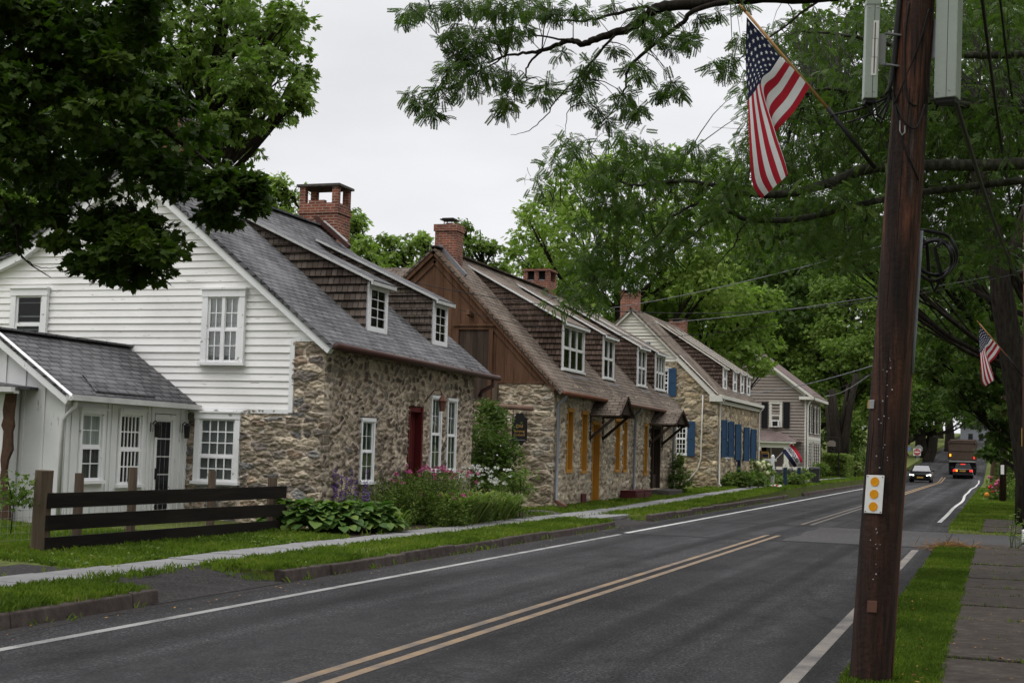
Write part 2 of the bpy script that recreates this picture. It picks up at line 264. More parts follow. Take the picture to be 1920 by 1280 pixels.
# ------------------------------------------------------------------ mesh helpers
ROOTLOC = {}
def tag(o, label=None, cat=None, group=None, kind=None):
    if label: o['label'] = label
    if cat: o['category'] = cat
    if group: o['group'] = group
    if kind: o['kind'] = kind
    return o
def thing(name, label, cat, loc, group=None):
    o = bpy.data.objects.new(name, None); COL.objects.link(o); o.location = loc; o.empty_display_size = .2
    ROOTLOC[o.name] = np.array(loc, float); return tag(o, label, cat, group)
def rootloc(o): return ROOTLOC.get(o.name, np.zeros(3)) if o is not None else np.zeros(3)
def link(name, me, parent=None, rl=None):
    o = bpy.data.objects.new(name, me); COL.objects.link(o)
    if parent is not None:
        o.parent = parent; ROOTLOC[o.name] = rootloc(parent)
    return o
class MB:
    def __init__(s): s.v = []; s.f = []; s.m = []
    def quad(s, pts, mi=0):
        i = len(s.v); s.v += [tuple(float(c) for c in p) for p in pts]; s.f.append(tuple(range(i, i+len(pts)))); s.m.append(mi); return s
    def hexa(s, p, mi=0):         # 8 corners: bottom 4 ccw, top 4 ccw
        i = len(s.v); s.v += [tuple(float(c) for c in q) for q in p]
        for f in ((3, 2, 1, 0), (4, 5, 6, 7), (0, 1, 5, 4), (1, 2, 6, 5), (2, 3, 7, 6), (3, 0, 4, 7)): s.f.append(tuple(i+k for k in f)); s.m.append(mi)
        return s
    def box(s, x0, x1, y0, y1, z0, z1, mi=0):
        return s.hexa([(x0, y0, z0), (x1, y0, z0), (x1, y1, z0), (x0, y1, z0), (x0, y0, z1), (x1, y0, z1), (x1, y1, z1), (x0, y1, z1)], mi)
    def fb(s, fr, r0, r1, u0, u1, n0, n1, mi=0):   # box in a wall frame (right, up, outward)
        O, R, U, N = fr
        P = lambda r, u, n: O+R*r+U*u+N*n
        return s.hexa([P(r0, u0, n1), P(r1, u0, n1), P(r1, u0, n0), P(r0, u0, n0), P(r0, u1, n1), P(r1, u1, n1), P(r1, u1, n0), P(r0, u1, n0)], mi)
    def beam(s, p, q, w, h, up=(0, 0, 1), mi=0):
        p = np.array(p, float); q = np.array(q, float); d = q-p; d /= np.linalg.norm(d)
        a = np.cross(d, up); 
        if np.linalg.norm(a) < 1e-4: a = np.cross(d, (1, 0, 0))
        a /= np.linalg.norm(a); b = np.cross(a, d); a = a*w/2; b = b*h/2
        return s.hexa([p-a-b, p+a-b, q+a-b, q-a-b, p-a+b, p+a+b, q+a+b, q-a+b], mi)
    def tube(s, pts, rads, n=8, mi=0, caps=True):
        pts = [np.array(p, float) for p in pts]
        if not hasattr(rads, '__len__'): rads = [rads]*len(pts)
        base = len(s.v); a = None
        for k, p in enumerate(pts):
            d = pts[min(k+1, len(pts)-1)]-pts[max(k-1, 0)]; d = d/(np.linalg.norm(d)+1e-9)
            if a is None: a = np.cross(d, (0, 0, 1) if abs(d[2]) < .9 else (1, 0, 0))
            else: a = a-d*(a@d)
            a = a/(np.linalg.norm(a)+1e-9); b = np.cross(d, a)
            for j in range(n):
                t = 2*math.pi*j/n; q = p+(a*math.cos(t)+b*math.sin(t))*rads[k]; s.v.append(tuple(q))
        for k in range(len(pts)-1):
            for j in range(n):
                j2 = (j+1) % n; s.f.append((base+k*n+j, base+k*n+j2, base+(k+1)*n+j2, base+(k+1)*n+j)); s.m.append(mi)
        if caps:
            s.f.append(tuple(base+j for j in reversed(range(n)))); s.m.append(mi)
            e = base+(len(pts)-1)*n; s.f.append(tuple(e+j for j in range(n))); s.m.append(mi)
        return s
    def prism(s, poly, off, mi=0):          # planar polygon (3d points) thickened along off
        n = len(poly); i = len(s.v); off = np.array(off, float)
        s.v += [tuple(float(c) for c in p) for p in poly]+[tuple(np.array(p, float)+off) for p in poly]
        s.f.append(tuple(range(i, i+n))); s.m.append(mi); s.f.append(tuple(reversed(range(i+n, i+2*n)))); s.m.append(mi)
        for k in range(n):
            k2 = (k+1) % n; s.f.append((i+k2, i+k, i+n+k, i+n+k2)); s.m.append(mi)
        return s
    def ball(s, c, r, nu=10, nv=7, mi=0):
        r = np.array(r if hasattr(r, '__len__') else (r, r, r), float); c = np.array(c, float); base = len(s.v)
        for a in range(nv+1):
            th = math.pi*a/nv
            for b in range(nu):
                ph = 2*math.pi*b/nu; s.v.append(tuple(c+r*np.array([math.sin(th)*math.cos(ph), math.sin(th)*math.sin(ph), math.cos(th)])))
        for a in range(nv):
            for b in range(nu):
                b2 = (b+1) % nu; s.f.append((base+a*nu+b, base+(a+1)*nu+b, base+(a+1)*nu+b2, base+a*nu+b2)); s.m.append(mi)
        return s
    def build(s, name, mats, parent=None, smooth=False, bevel=0):
        me = bpy.data.meshes.new(name); off = rootloc(parent)
        V = np.array(s.v)-off
        me.from_pydata(V.tolist(), [], s.f)
        for m in (mats if isinstance(mats, (list, tuple)) else [mats]): me.materials.append(MATS[m])
        me.polygons.foreach_set('material_index', s.m); me.validate(clean_customdata=False)
        uvl = me.uv_layers.new(name='UVMap'); uv = np.zeros((len(me.loops), 2))
        for p in me.polygons:
            n = p.normal; v = Vector((0, 0, 1))-n*n.z
            if v.length < .05: v = Vector((0, 1, 0))-n*n.y
            v.normalize(); u = v.cross(n)
            for li in p.loop_indices:
                co = me.vertices[me.loops[li].vertex_index].co; uv[li] = (co.dot(u)+.37, co.dot(v)+.11)
        uvl.data.foreach_set('uv', uv.ravel())
        if smooth: me.polygons.foreach_set('use_smooth', [True]*len(me.polygons))
        o = link(name, me, parent)
        if bevel:
            b = o.modifiers.new('bevel', 'BEVEL'); b.width = bevel; b.segments = 2; b.limit_method = 'ANGLE'; b.angle_limit = rad(40)
        return o
def raw_mesh(name, V, loops, counts, mats, tint=None, col=None, smooth=False, mi=None):
    me = bpy.data.meshes.new(name); nv = len(V); npoly = len(counts)
    me.vertices.add(nv); me.vertices.foreach_set('co', np.asarray(V, np.float32).ravel())
    me.loops.add(len(loops)); me.loops.foreach_set('vertex_index', np.asarray(loops, np.int32))
    me.polygons.add(npoly); st = np.concatenate([[0], np.cumsum(counts)[:-1]]).astype(np.int32)
    me.polygons.foreach_set('loop_start', st)
    for m in (mats if isinstance(mats, (list, tuple)) else [mats]): me.materials.append(MATS[m])
    if mi is not None: me.polygons.foreach_set('material_index', np.asarray(mi, np.int32))
    if smooth: me.polygons.foreach_set('use_smooth', np.ones(npoly, bool))
    me.update(calc_edges=True)
    if tint is not None:
        a = me.attributes.new('tint', 'FLOAT', 'FACE'); a.data.foreach_set('value', np.asarray(tint, np.float32))
    if col is not None:
        a = me.attributes.new('Col', 'FLOAT_COLOR', 'POINT'); a.data.foreach_set('color', np.asarray(col, np.float32).ravel())
    return me
def struct(o): o['kind'] = 'structure'; return o
X3, Y3, Z3 = np.eye(3)
def frX(X, y0=0., z0=0.): return (np.array([X, y0, z0]), Y3, Z3, X3)        # wall facing the road (+X)
def frY(Y, x0=0., z0=0.): return (np.array([x0, Y, z0]), X3, Z3, -Y3)       # wall facing the camera (-Y)

def vnoise(x, y, seed, sc=1.):
    r = np.random.RandomState(seed); L = r.rand(257, 257); x = np.asarray(x)*sc+100; y = np.asarray(y)*sc+100
    xi = np.floor(x).astype(int); yi = np.floor(y).astype(int); fx = x-xi; fy = y-yi; fx = fx*fx*(3-2*fx); fy = fy*fy*(3-2*fy)
    g = lambda a, b: L[a % 257, b % 257]
    return (g(xi, yi)*(1-fx)+g(xi+1, yi)*fx)*(1-fy)+(g(xi, yi+1)*(1-fx)+g(xi+1, yi+1)*fx)*fy
def fbm(x, y, seed, sc=1., o=4): return sum(vnoise(x, y, seed+k, sc*2**k)*.5**(k+1) for k in range(o))

def stone_wall(name, parent, fr, r0, r1, u0, u1, step, holes=(), mask=None, seed=1, cw=.34, ch=.17, pal=(), mortar=(.34, .28, .21), depth=.035, mw=.16, warp=.07, smear=.3):
    """real relief: coursed rubble stones standing out of their mortar, colour per stone"""
    rs = np.random.RandomState(seed); O, R, U, N = fr
    nr = int(round((r1-r0)/step)); nu = int(round((u1-u0)/step))
    rr = np.linspace(r0, r1, nr+1); uu = np.linspace(u0, u1, nu+1)
    for h in holes:                                   # snap the grid lines to the openings
        for a, arr in ((h[0], rr), (h[1], rr), (h[2], uu), (h[3], uu)):
            arr[np.argmin(abs(arr-a))] = a
    GR, GU = np.meshgrid(rr, uu, indexing='ij')
    seeds = []; u = u0-.2
    while u < u1+.2:
        hgt = ch*rs.uniform(.6, 1.5); r = r0-.4
        while r < r1+.4:
            w = cw*rs.uniform(.45, 1.7); seeds.append((r+w/2, u+hgt/2+rs.uniform(-.3, .3)*hgt)); r += w
        u += hgt
    S = np.array(seeds); asp = cw/ch*.8
    wr = GR+(fbm(GR, GU, seed+50, 4.5, 5)-.47)*warp*3; wu = GU+(fbm(GR, GU, seed+70, 4.5, 5)-.47)*warp*2.2
    P = np.stack([wr.ravel(), wu.ravel()*asp], 1); Q = np.stack([S[:, 0], S[:, 1]*asp], 1)
    f1 = np.empty(len(P)); f2 = np.empty(len(P)); idx = np.empty(len(P), int)
    for a in range(0, len(P), 4000):
        d = ((P[a:a+4000, None, :]-Q[None])**2).sum(2); k = d.argmin(1); i = np.arange(len(k))
        f1[a:a+4000] = np.sqrt(d[i, k]); idx[a:a+4000] = k; d[i, k] = 1e9; f2[a:a+4000] = np.sqrt(d.min(1))
    e = ((f2-f1)/cw).reshape(GR.shape); idx = idx.reshape(GR.shape)
    hs = rs.uniform(.35, 1.2, len(S))[idx]; sm = fbm(GR, GU, seed+9, 1.4)
    lim = mw*(1+smear*4*np.clip(sm-.45, 0, 1))
    t = np.clip(e/lim, 0, 1); t = t*t*(3-2*t)
    disp = depth*(t*hs+1.0*(fbm(GR*.6, GU*1.5, seed+20, 13., 4)-.47)*(.6+t)+.9*(fbm(GR*.8, GU*1.3, seed+37, 30., 3)-.45)*(.4+t)+.4*(fbm(GR, GU, seed+33, 1.2)-.47))
    pal = np.array(pal); ci = pal[rs.randint(0, len(pal), len(S))]*rs.uniform(.62, 1.5, (len(S), 1))
    tm = np.clip((t-.45)/.4, 0, 1)[..., None]
    mcol = np.array(mortar)*(.62+.76*fbm(GR, GU, seed+40, 5.)[..., None])
    col = mcol*(1-tm)+ci[idx]*tm; col = np.clip(col*(.55+.95*fbm(GR*.55, GU*1.6, seed+60, 11., 4)[..., None]), 0, 1)
    V = O+GR[..., None]*R+GU[..., None]*U+disp[..., None]*N
    keep = np.ones((nr, nu), bool); mr = (GR[:-1, :-1]+GR[1:, 1:])/2; mu_ = (GU[:-1, :-1]+GU[1:, 1:])/2
    for h in holes: keep &= ~((mr > h[0]) & (mr < h[1]) & (mu_ > h[2]) & (mu_ < h[3]))
    if mask is not None: keep &= mask(mr, mu_)
    ii, jj = np.nonzero(keep); W = nu+1
    quads = np.stack([ii*W+jj, (ii+1)*W+jj, (ii+1)*W+jj+1, ii*W+jj+1], 1)
    V = V.reshape(-1, 3); C = np.concatenate([col.reshape(-1, 3), np.ones((len(V), 1))], 1)
    # skirts folded back along every open border, so edges have thickness
    E = {}
    for q in quads:
        for a, b in ((q[0], q[1]), (q[1], q[2]), (q[2], q[3]), (q[3], q[0])):
            if (b, a) in E: del E[(b, a)]
            else: E[(a, b)] = 1
    back = {}; nv = [V]; nc = [C]; sk = []; cnt = len(V); ext = []
    for a, b in E:
        for k in (a, b):
            if k not in back: back[k] = cnt; cnt += 1; ext.append(k)
        sk.append((b, a, back[a], back[b]))
    ext = np.array(ext); V2 = V[ext]-N*.34; V = np.concatenate([V, V2]); C = np.concatenate([C, C[ext]*np.array([.8, .8, .8, 1])])
    F = np.concatenate([quads, np.array(sk)])
    off = rootloc(parent)
    me = raw_mesh(name, V-off, F.ravel(), np.full(len(F), 4), 'stone', col=C, smooth=True)
    return link(name, me, parent)
def clip_poly(poly, a, lo):     # keep v >= lo (or <= for lo False)
    out = []
    for k in range(len(poly)):
        p, q = poly[k], poly[(k+1) % len(poly)]; pi = (p[1] >= a) if lo else (p[1] <= a); qi = (q[1] >= a) if lo else (q[1] <= a)
        if pi: out.append(p)
        if pi != qi: t = (a-p[1])/(q[1]-p[1]); out.append((p[0]+t*(q[0]-p[0]), a))
    return out
def lapped(mb, fr, poly, h, t=.022, base=None, jit=0., seed=0, mi=0):    # lapped boards / shingle courses over a convex polygon
    O, R, U, N = fr; rs = random.Random(seed); us = [p[1] for p in poly]; u = min(us) if base is None else base
    while u < max(us)-1e-4:
        hh = h*(1+rs.uniform(-jit, jit)); c = clip_poly(clip_poly(poly, u, True), u+hh, False)
        if len(c) >= 3:
            tt = t*(1+rs.uniform(-.3, .3)*(jit > 0)); f = lambda p: O+R*p[0]+U*p[1]+N*(.004+tt*(1-(p[1]-u)/hh))
            mb.quad([f(p) for p in c], mi)
            b = [p for p in c if abs(p[1]-u) < 1e-5]
            if len(b) >= 2:
                x0 = min(p[0] for p in b); x1 = max(p[0] for p in b)
                mb.quad([O+R*x0+U*u, O+R*x1+U*u, O+R*x1+U*u+N*(.004+tt), O+R*x0+U*u+N*(.004+tt)], mi)
        u += hh
    return mb
def ccw_wall(fr, poly, n=0.): O, R, U, N = fr; return [O+R*p[0]+U*p[1]+N*n for p in poly]
def window(parent, fr, r0, r1, u0, u1, cols=3, rows=(2, 2), case=.09, proj=.05, n=0., rail=.045, mt=.018, frame='white_trim', sashm='white_trim', glass='glass', behind='interior', sill=True, merged=False, head=True, curtain=None, depth=.02, lights=1, name='window', label=None, storm=None):
    """casing round an opening, sashes with glazing bars, a pane and what hangs behind it"""
    A = MB() if not merged else None
    c = A or MB(); c_mi = 0
    if case > 0:
        c.fb(fr, r0-case, r0, u0, u1, n-.03, n+proj); c.fb(fr, r1, r1+case, u0, u1, n-.03, n+proj)
        c.fb(fr, r0-case-.01, r1+case+.01, u1, u1+case*1.15, n-.03, n+proj+.012)
        if head: c.fb(fr, r0-case-.03, r1+case+.03, u1+case*1.15, u1+case*1.15+.03, n-.03, n+proj+.04)
        if sill: c.fb(fr, r0-case-.03, r1+case+.03, u0-.055, u0, n-.03, n+proj+.045)
        else: c.fb(fr, r0-case, r1+case, u0-case*.8, u0, n-.03, n+proj)
    else:
        c.fb(fr, r0, r1, u0-.05, u0, n-.05, n+.05)
    s = c if merged else MB(); pane = c if merged else MB(); cur = c if merged else MB()
    mi = (lambda k: k) if merged else (lambda k: 0)
    W = (r1-r0)/lights; tot = sum(rows)
    for L in range(lights):
        a = r0+L*W; b = a+W
        if L: s.fb(fr, a-rail*.7, a+rail*.7, u0, u1, n-.02, n+max(proj*.7, .037)+.004)
        u = u0; cu = [u0]
        for k, rw in enumerate(reversed(rows)):          # bottom sash first
            t = u+(u1-u0)*rw/tot; dn = depth*(1 if k == 0 else 0)+n
            s.fb(fr, a, a+rail, u, t, dn-.02, dn+.015); s.fb(fr, b-rail, b, u, t, dn-.02, dn+.015)
            s.fb(fr, a+rail, b-rail, u, u+rail, dn-.02, dn+.013); s.fb(fr, a+rail, b-rail, t-rail*.8, t, dn-.02, dn+.013)
            for j in range(1, cols):
                x = a+rail+(W-2*rail)*j/cols; s.fb(fr, x-mt/2, x+mt/2, u+rail, t-rail*.8, dn-.012, dn+.008)
            for j in range(1, rw):
                y = u+rail+(t-u-1.8*rail)*j/rw; s.fb(fr, a+rail, b-rail, y-mt/2, y+mt/2, dn-.012, dn+.006)
            pane.quad(ccw_wall(fr, [(a, u), (b, u), (b, t), (a, t)], dn-.004), mi(1)); u = t
    cm = behind
    if curtain == 'nets':
        rs = random.Random(int(r0*100)); x = r0
        while x < r1-.001:
            x2 = min(r1, x+rs.uniform(.03, .06)); o1, o2 = rs.uniform(-.016, -.010), rs.uniform(-.026, -.018); xm = (x+x2)/2
            cur.quad(ccw_wall(fr, [(x, u0)], o1)+ccw_wall(fr, [(xm, u0)], o2)+ccw_wall(fr, [(xm, u1)], o2)+ccw_wall(fr, [(x, u1)], o1), mi(2))
            cur.quad(ccw_wall(fr, [(xm, u0)], o2)+ccw_wall(fr, [(x2, u0)], o1)+ccw_wall(fr, [(x2, u1)], o1)+ccw_wall(fr, [(xm, u1)], o2), mi(2)); x = x2
        cm = 'curtain' if curtain == 'nets' and behind == 'interior' else behind
    else:
        cur.fb(fr, r0, r1, u0, u1, n-.05, n-.035, mi(2))  # board behind the pane; near-black interior colour stands for an unlit room
    if merged: return c.build(name, [frame, glass, cm], parent)
    w_ = c.build(name, frame, parent)
    if label: w_['label'] = label
    s.build('sash', sashm, w_); pane.build('pane', glass, w_); cur.build('curtain' if curtain else 'dark_room_board', cm, w_)
    return w_
def slab(mb, p, th, mi=0):        # roof slab: 4 top corners, thickened straight down its normal
    p = [np.array(q, float) for q in p]; n = np.cross(p[1]-p[0], p[3]-p[0]); n /= np.linalg.norm(n)
    if n[2] < 0: n = -n
    return mb.hexa([q-n*th for q in p]+p, mi)
def chimney(parent, cx, cy, wx, wy, z0, z1, style, mat='brick'):
    b = MB(); x0, x1, y0, y1 = cx-wx/2, cx+wx/2, cy-wy/2, cy+wy/2; cap = None
    if style == 'arched':           # open top on corner piers under a stone slab
        zt = z1-.47; b.box(x0, x1, y0, y1, z0, zt)
        p = .2*wx/1.3
        for xa in (x0, x1-p):
            for ya in (y0, y1-p*.9): b.box(xa, xa+p, ya, ya+p*.9, zt, z1-.06)
        b.box(x0+p+.1, x1-p-.2, y0, y0+.12, zt, zt+.07); b.box(x0-.03, x1+.03, y0-.03, y1+.03, zt-.26, zt-.19)
        cap = MB(); cap.box(x0-.06, x1+.06, y0-.06, y1+.06, z1-.06, z1)
    elif style == 'twin':
        zt = z1-.42; b.box(x0, x1, y0, y1, z0, zt); p = .16
        for k in range(3):
            xa = x0+(wx-p)*k/2
            for ya in (y0, y1-p): b.box(xa, xa+p, ya, ya+p, zt, z1-.07)
        b.box(x0-.04, x1+.04, y0-.04, y1+.04, z1-.07, z1)
        c2 = MB(); c2.box(x0+p*.9, x1-p*.9, y0+p*.9, y1-p*.9, zt, z1-.08); INNER = c2  # black block in the cap openings, standing in for their shade
        cap = MB()
        for k in range(2): cap.box(x0+p+(wx-p)*k/2+.02, x0+(wx-p)*(k+1)/2-.02, y0+.02, y0+.14, zt, zt+.04)
    elif style == 'capped':
        b.box(x0, x1, y0, y1, z0, z1-.2); b.box(x0-.035, x1+.035, y0-.035, y1+.035, z1-.2, z1)
        cap = MB(); cap.tube([(cx, cy, z1), (cx, cy, z1+.06)], .12, 10)
        for a, c in ((-.12, -.12), (.12, -.12), (.12, .12), (-.12, .12)): cap.beam((cx+a, cy+c, z1), (cx+a, cy+c, z1+.14), .02, .02)
        cap.box(cx-.22, cx+.22, cy-.22, cy+.22, z1+.14, z1+.17); cap.box(cx-.17, cx+.17, cy-.17, cy+.17, z1+.17, z1+.2)
    else:
        b.box(x0, x1, y0, y1, z0, z1-.16); b.box(x0-.02, x1+.02, y0-.02, y1+.02, z1-.24, z1-.18)
        p = .16
        for xa in (x0, x1-p):
            for ya in (y0, y1-p): b.box(xa, xa+p, ya, ya+p, z1-.16, z1-.05)
        cap = MB(); cap.box(x0-.04, x1+.04, y0-.04, y1+.04, z1-.05, z1)
    o = b.build('chimney', mat, parent)
    if style == 'twin': INNER.build('flue_shade', 'interior', o)
    cap.build('chimney_cap', 'iron' if style == 'capped' else ('lead' if style == 'twin' else 'boulder'), o)
    return o
def text_to(mbname, s, size, mat, parent, fn, extrude=0., bold=.0, align='CENTER', mi=None):
    cu = bpy.data.curves.new('lettering', 'FONT'); cu.body = s; cu.size = size; cu.align_x = align; cu.align_y = 'CENTER'; cu.offset = bold; cu.resolution_u = 2
    ob = bpy.data.objects.new('lettering', cu); COL.objects.link(ob); dg = bpy.context.evaluated_depsgraph_get()
    me = bpy.data.meshes.new_from_object(ob.evaluated_get(dg)); bpy.data.objects.remove(ob); bpy.data.curves.remove(cu)
    off = rootloc(parent)
    for v in me.vertices: v.co = Vector(np.array(fn(v.co.x, v.co.y))-off)
    me.materials.clear(); me.materials.append(MATS[mat]); me.name = mbname
    return link(mbname, me, parent)

# ------------------------------------------------------------------ the setting
def _ray(px, py): return CF + CR*(px-960)/FPX - CU*(py-640)/FPX
def onX(px, py, X): r = _ray(px, py); return EYE+r*(X/r[0])
def onY(px, py, Y): r = _ray(px, py); return EYE+r*(Y/r[1])
def onZ(px, py, Z): r = _ray(px, py); return EYE+r*((Z-EYE[2])/r[2])
def rz(y): return max(0., min(9., .035*(y-128)))
def lz(x, y):                         # lawn height left of the road
    return rz(y)+.14+min(.35, .035*max(0, -10.6-x))+min(.3, max(0, (y-38)*.010))
GAPS = [(13.1, 15.9), (32.0, 35.6)]
def in_gap(y): return any(a < y < b for a, b in GAPS)
def gz(x, y):
    if x > -1.12: return rz(y)+(.06 if not 29.6 < y < 36.2 else .0)
    if x >= -8.45: return rz(y)-.03
    if 112 <= y <= 134: return rz(y)-.03
    if x > -9.52 and in_gap(y): return -.02
    return lz(x, y)
xs = sorted([-900, -400, -200, -100, -60, -40, -30, -25, -20, -16, -13, -12, -11, -10.6, -10.4, -9.53, -9.51, -8.46, -8.44, -1.13, -1.11, 0, 2, 4, 8, 16, 40, 100, 300, 900])
ys = sorted([-300, -60, -10, 0, 4, 8, 13.08, 13.12, 15.88, 15.92, 20, 25, 29.58, 29.62, 31.98, 32.02, 35.58, 35.62, 36.18, 36.22, 38, 44, 50, 56, 62, 68, 74, 80, 90, 100, 111.9, 112.1, 120, 128, 133.9, 134.1, 150, 170, 200, 240, 300, 390, 500, 800, 1500])
V = [(x, y, gz(x, y)) for x in xs for y in ys]; n = len(ys)
F = [(i*n+j, (i+1)*n+j, (i+1)*n+j+1, i*n+j+1) for i in range(len(xs)-1) for j in range(n-1)]
g = MB(); g.v = V; g.f = F; g.m = [0]*len(F); struct(g.build('ground', 'turf'))
def ribbon(name, mat, x0f, x1f, y0, y1, dz, step=4., zf=None, nx=1):
    b = MB(); N = max(1, int(round((y1-y0)/step)))
    for k in range(N):
        a, c = y0+(y1-y0)*k/N, y0+(y1-y0)*(k+1)/N
        xa0, xa1, xc0, xc1 = x0f(a), x1f(a), x0f(c), x1f(c); z = zf or (lambda x, y: rz(y))
        b.quad([(xa0, a, z(xa0, a)+dz), (xa1, a, z(xa1, a)+dz), (xc1, c, z(xc1, c)+dz), (xc0, c, z(xc0, c)+dz)])
    return struct(b.build(name, mat))
cst = lambda v: (lambda y: v)
ribbon('road', 'asphalt', cst(-8.5), lambda y: -.95 if y < 90 else min(-.95+.02*(y-90), -.4), -20, 420, 0.)
struct(MB().quad([(-8.5, 112.2, .0), (-8.5, 133.8, .18), (-90, 150, 1.2), (-90, 128, .6)]).build('side_road', 'asphalt'))
wig = lambda y: -1.56+.03*math.sin(y*.30)*min(1, max(0, (y-38)/15))+.07*math.sin(y*.11+1)*min(1, max(0, (y-45)/20))
ribbon('edge_line', 'line_white', cst(-7.59), cst(-7.48), 2, 29.4, .004)
ribbon('edge_line', 'line_bright', lambda y: -7.62-.1*max(0, min(1, (y-50)/50)), lambda y: -7.50-.1*max(0, min(1, (y-50)/50)), 30.0, 110, .004)
ribbon('edge_line', 'line_old', cst(-1.56), cst(-1.43), 2, 28.8, .004)
ribbon('edge_line', 'line_bright', lambda y: wig(y)-.06, lambda y: wig(y)+.06, 42.5, 134, .004, 1.5)
for xa in (-4.84, -4.60):
    ribbon('centre_line', 'line_yellow', cst(xa), cst(xa+.1), 2, 31.8, .004); ribbon('centre_line', 'line_worn', cst(xa), cst(xa+.1), 37.5, 60, .004); ribbon('centre_line', 'line_amber', cst(xa), cst(xa+.1), 60, 138, .004)
ribbon('gutter_grit', 'gravel', cst(-8.29), lambda y: -8.13+.05*math.sin(y*1.3)+.04*math.sin(y*3.1), 2, 110, .0025, .5)
ribbon('road_patch', 'driveway', lambda y: -4.2+.06*math.sin(y*2), lambda y: -1.02, 29.9, 36.6, .0025, .8); ribbon('road_seam', 'tar', lambda y: -8.2, lambda y: -1.02, 29.62, 29.9, .003, .28); ribbon('road_seam', 'tar', cst(-8.2), cst(-1.02), 36.6, 36.85, .003, .25)
for xa, ya in (): struct(MB().quad([(xa, ya, .0045), (xa+.2, ya, .0045), (xa+.2-1.3, ya+6.4, .0045), (xa-1.3, ya+6.4, .0045)]).build('tyre_mark', 'asphalt'))
b = MB()
for k in range(24):                    # junction edge line sweeping into the side road
    f = lambda t: (-7.7-(t**2)*6., 110+t*4.2); p, q = f(k/24), f((k+1)/24)
    b.quad([(p[0]-.06, p[1], .005), (p[0]+.06, p[1]-.03, .005), (q[0]+.06, q[1]-.05, .005), (q[0]-.06, q[1], .005)])
struct(b.build('edge_line', 'line_bright'))
# paler worn patch by the driveway and dark tyre marks
def patch(name, mat, pts, z=.002): struct(MB().quad([(x, y, z) for x, y in pts]).build(name, mat))
rnd = random.Random(5)
b = MB()
def kerb(y0, y1, h=.15):
    y = y0
    while y < y1-.2:
        L = min(rnd.uniform(1.1, 2.5), y1-y); j = rnd.uniform(-.015, .015); hz = h+rnd.uniform(-.012, .012)
        r0, r1 = rz(y), rz(y+L)
        b.hexa([(-8.47+j, y, r0-.05), (-8.28+j, y, r0-.05), (-8.28+j+rnd.uniform(-.01, .01), y+L-.012, r1-.05), (-8.47+j, y+L-.012, r1-.05), (-8.46+j, y, r0+hz), (-8.31+j, y, r0+hz-.01), (-8.31+j, y+L-.012, r1+hz-.01+rnd.uniform(-.008, .008)), (-8.46+j, y+L-.012, r1+hz)])
        y += L
kerb(4, 13.1); kerb(15.9, 32.0); kerb(35.6, 60.5, .17); kerb(66, 110)
o = b.build('curb', 'curb_stone', bevel=.018); struct(o)
def apron(mat, y0, y1, x1=-9.52, seed=0):
    R = random.Random(seed); b = MB(); nx, ny = 8, 14
    P = lambda i, j: (-8.27+(x1+8.27)*i/nx, y0-.15*(1-i/nx)+(y1-y0+.3*(1-i/nx))*j/ny, .008+.15*(i/nx)**1.3+(.0 if i in (0, nx) else .03*math.sin(j*1.7+i)*math.sin(math.pi*i/nx)*R.uniform(.5, 1)))
    G = {(i, j): P(i, j) for i in range(nx+1) for j in range(ny+1)}
    for i in range(nx):
        for j in range(ny): b.quad([G[i, j], G[i, j+1], G[i+1, j+1], G[i+1, j]][::-1])
    struct(b.build('driveway_apron', mat))
apron('gravel', 13.1, 15.9, seed=2); apron('gravel', 32.0, 35.6, seed=3)
struct(MB().quad([(-30, 12.9, lz(-30, 13)+.01), (-10.35, 12.9, lz(-10.4, 13)+.006), (-10.35, 14.6, lz(-10.4, 14)+.006), (-30, 14.9, lz(-30, 14)+.01)]).build('gravel_drive', 'gravel'))
b = MB(); y = 6.
while y < 109:
    L = rnd.uniform(.75, 1.5); a, c = rnd.uniform(-.05, .05), rnd.uniform(-.05, .05); e = rnd.uniform(-.008, .012); z0, z1 = lz(-10, y)+.016+e, lz(-10, y+L)+.016+e+rnd.uniform(-.006, .006)
    wide = .55 if 31 < y < 36 else 0
    b.hexa([(-10.42+a, y, z0-.08), (-9.5+c+wide, y, z0-.08), (-9.5+c+wide, y+L-.03, z1-.08), (-10.42+a, y+L-.03, z1-.08), (-10.42+a, y, z0), (-9.5+c+wide, y, z0), (-9.5+c+wide, y+L-.03, z1), (-10.42+a, y+L-.03, z1)]); y += L
struct(b.build('sidewalk', 'flagstone', bevel=.008))
b = MB(); y = 6.5; SLABS = []
while y < 60:
    if 29.3 < y < 36.3: y = 36.3
    L = rnd.uniform(1.2, 1.75); t = rnd.uniform(-.012, .012); e = rnd.uniform(0, .02); SLABS.append(y)
    if y < 10.9 < y+L: L = 10.95-y
    xr = 1.5; b.hexa([(-.42, y, 0), (xr, y, 0), (xr, y+L-.035, 0), (-.42+t, y+L-.035, 0), (-.42, y, .085+e), (xr, y, .08+e-t), (xr, y+L-.035, .085+e+t), (-.42+t, y+L-.035, .085+e)]); y += L
struct(b.build('sidewalk', 'old_concrete', bevel=.012))
struct(MB().quad([(-1.0, 29.65, .006), (6, 29.65, .03), (6, 36.15, .03), (-1.0, 36.15, .006)]).build('driveway', 'driveway'))

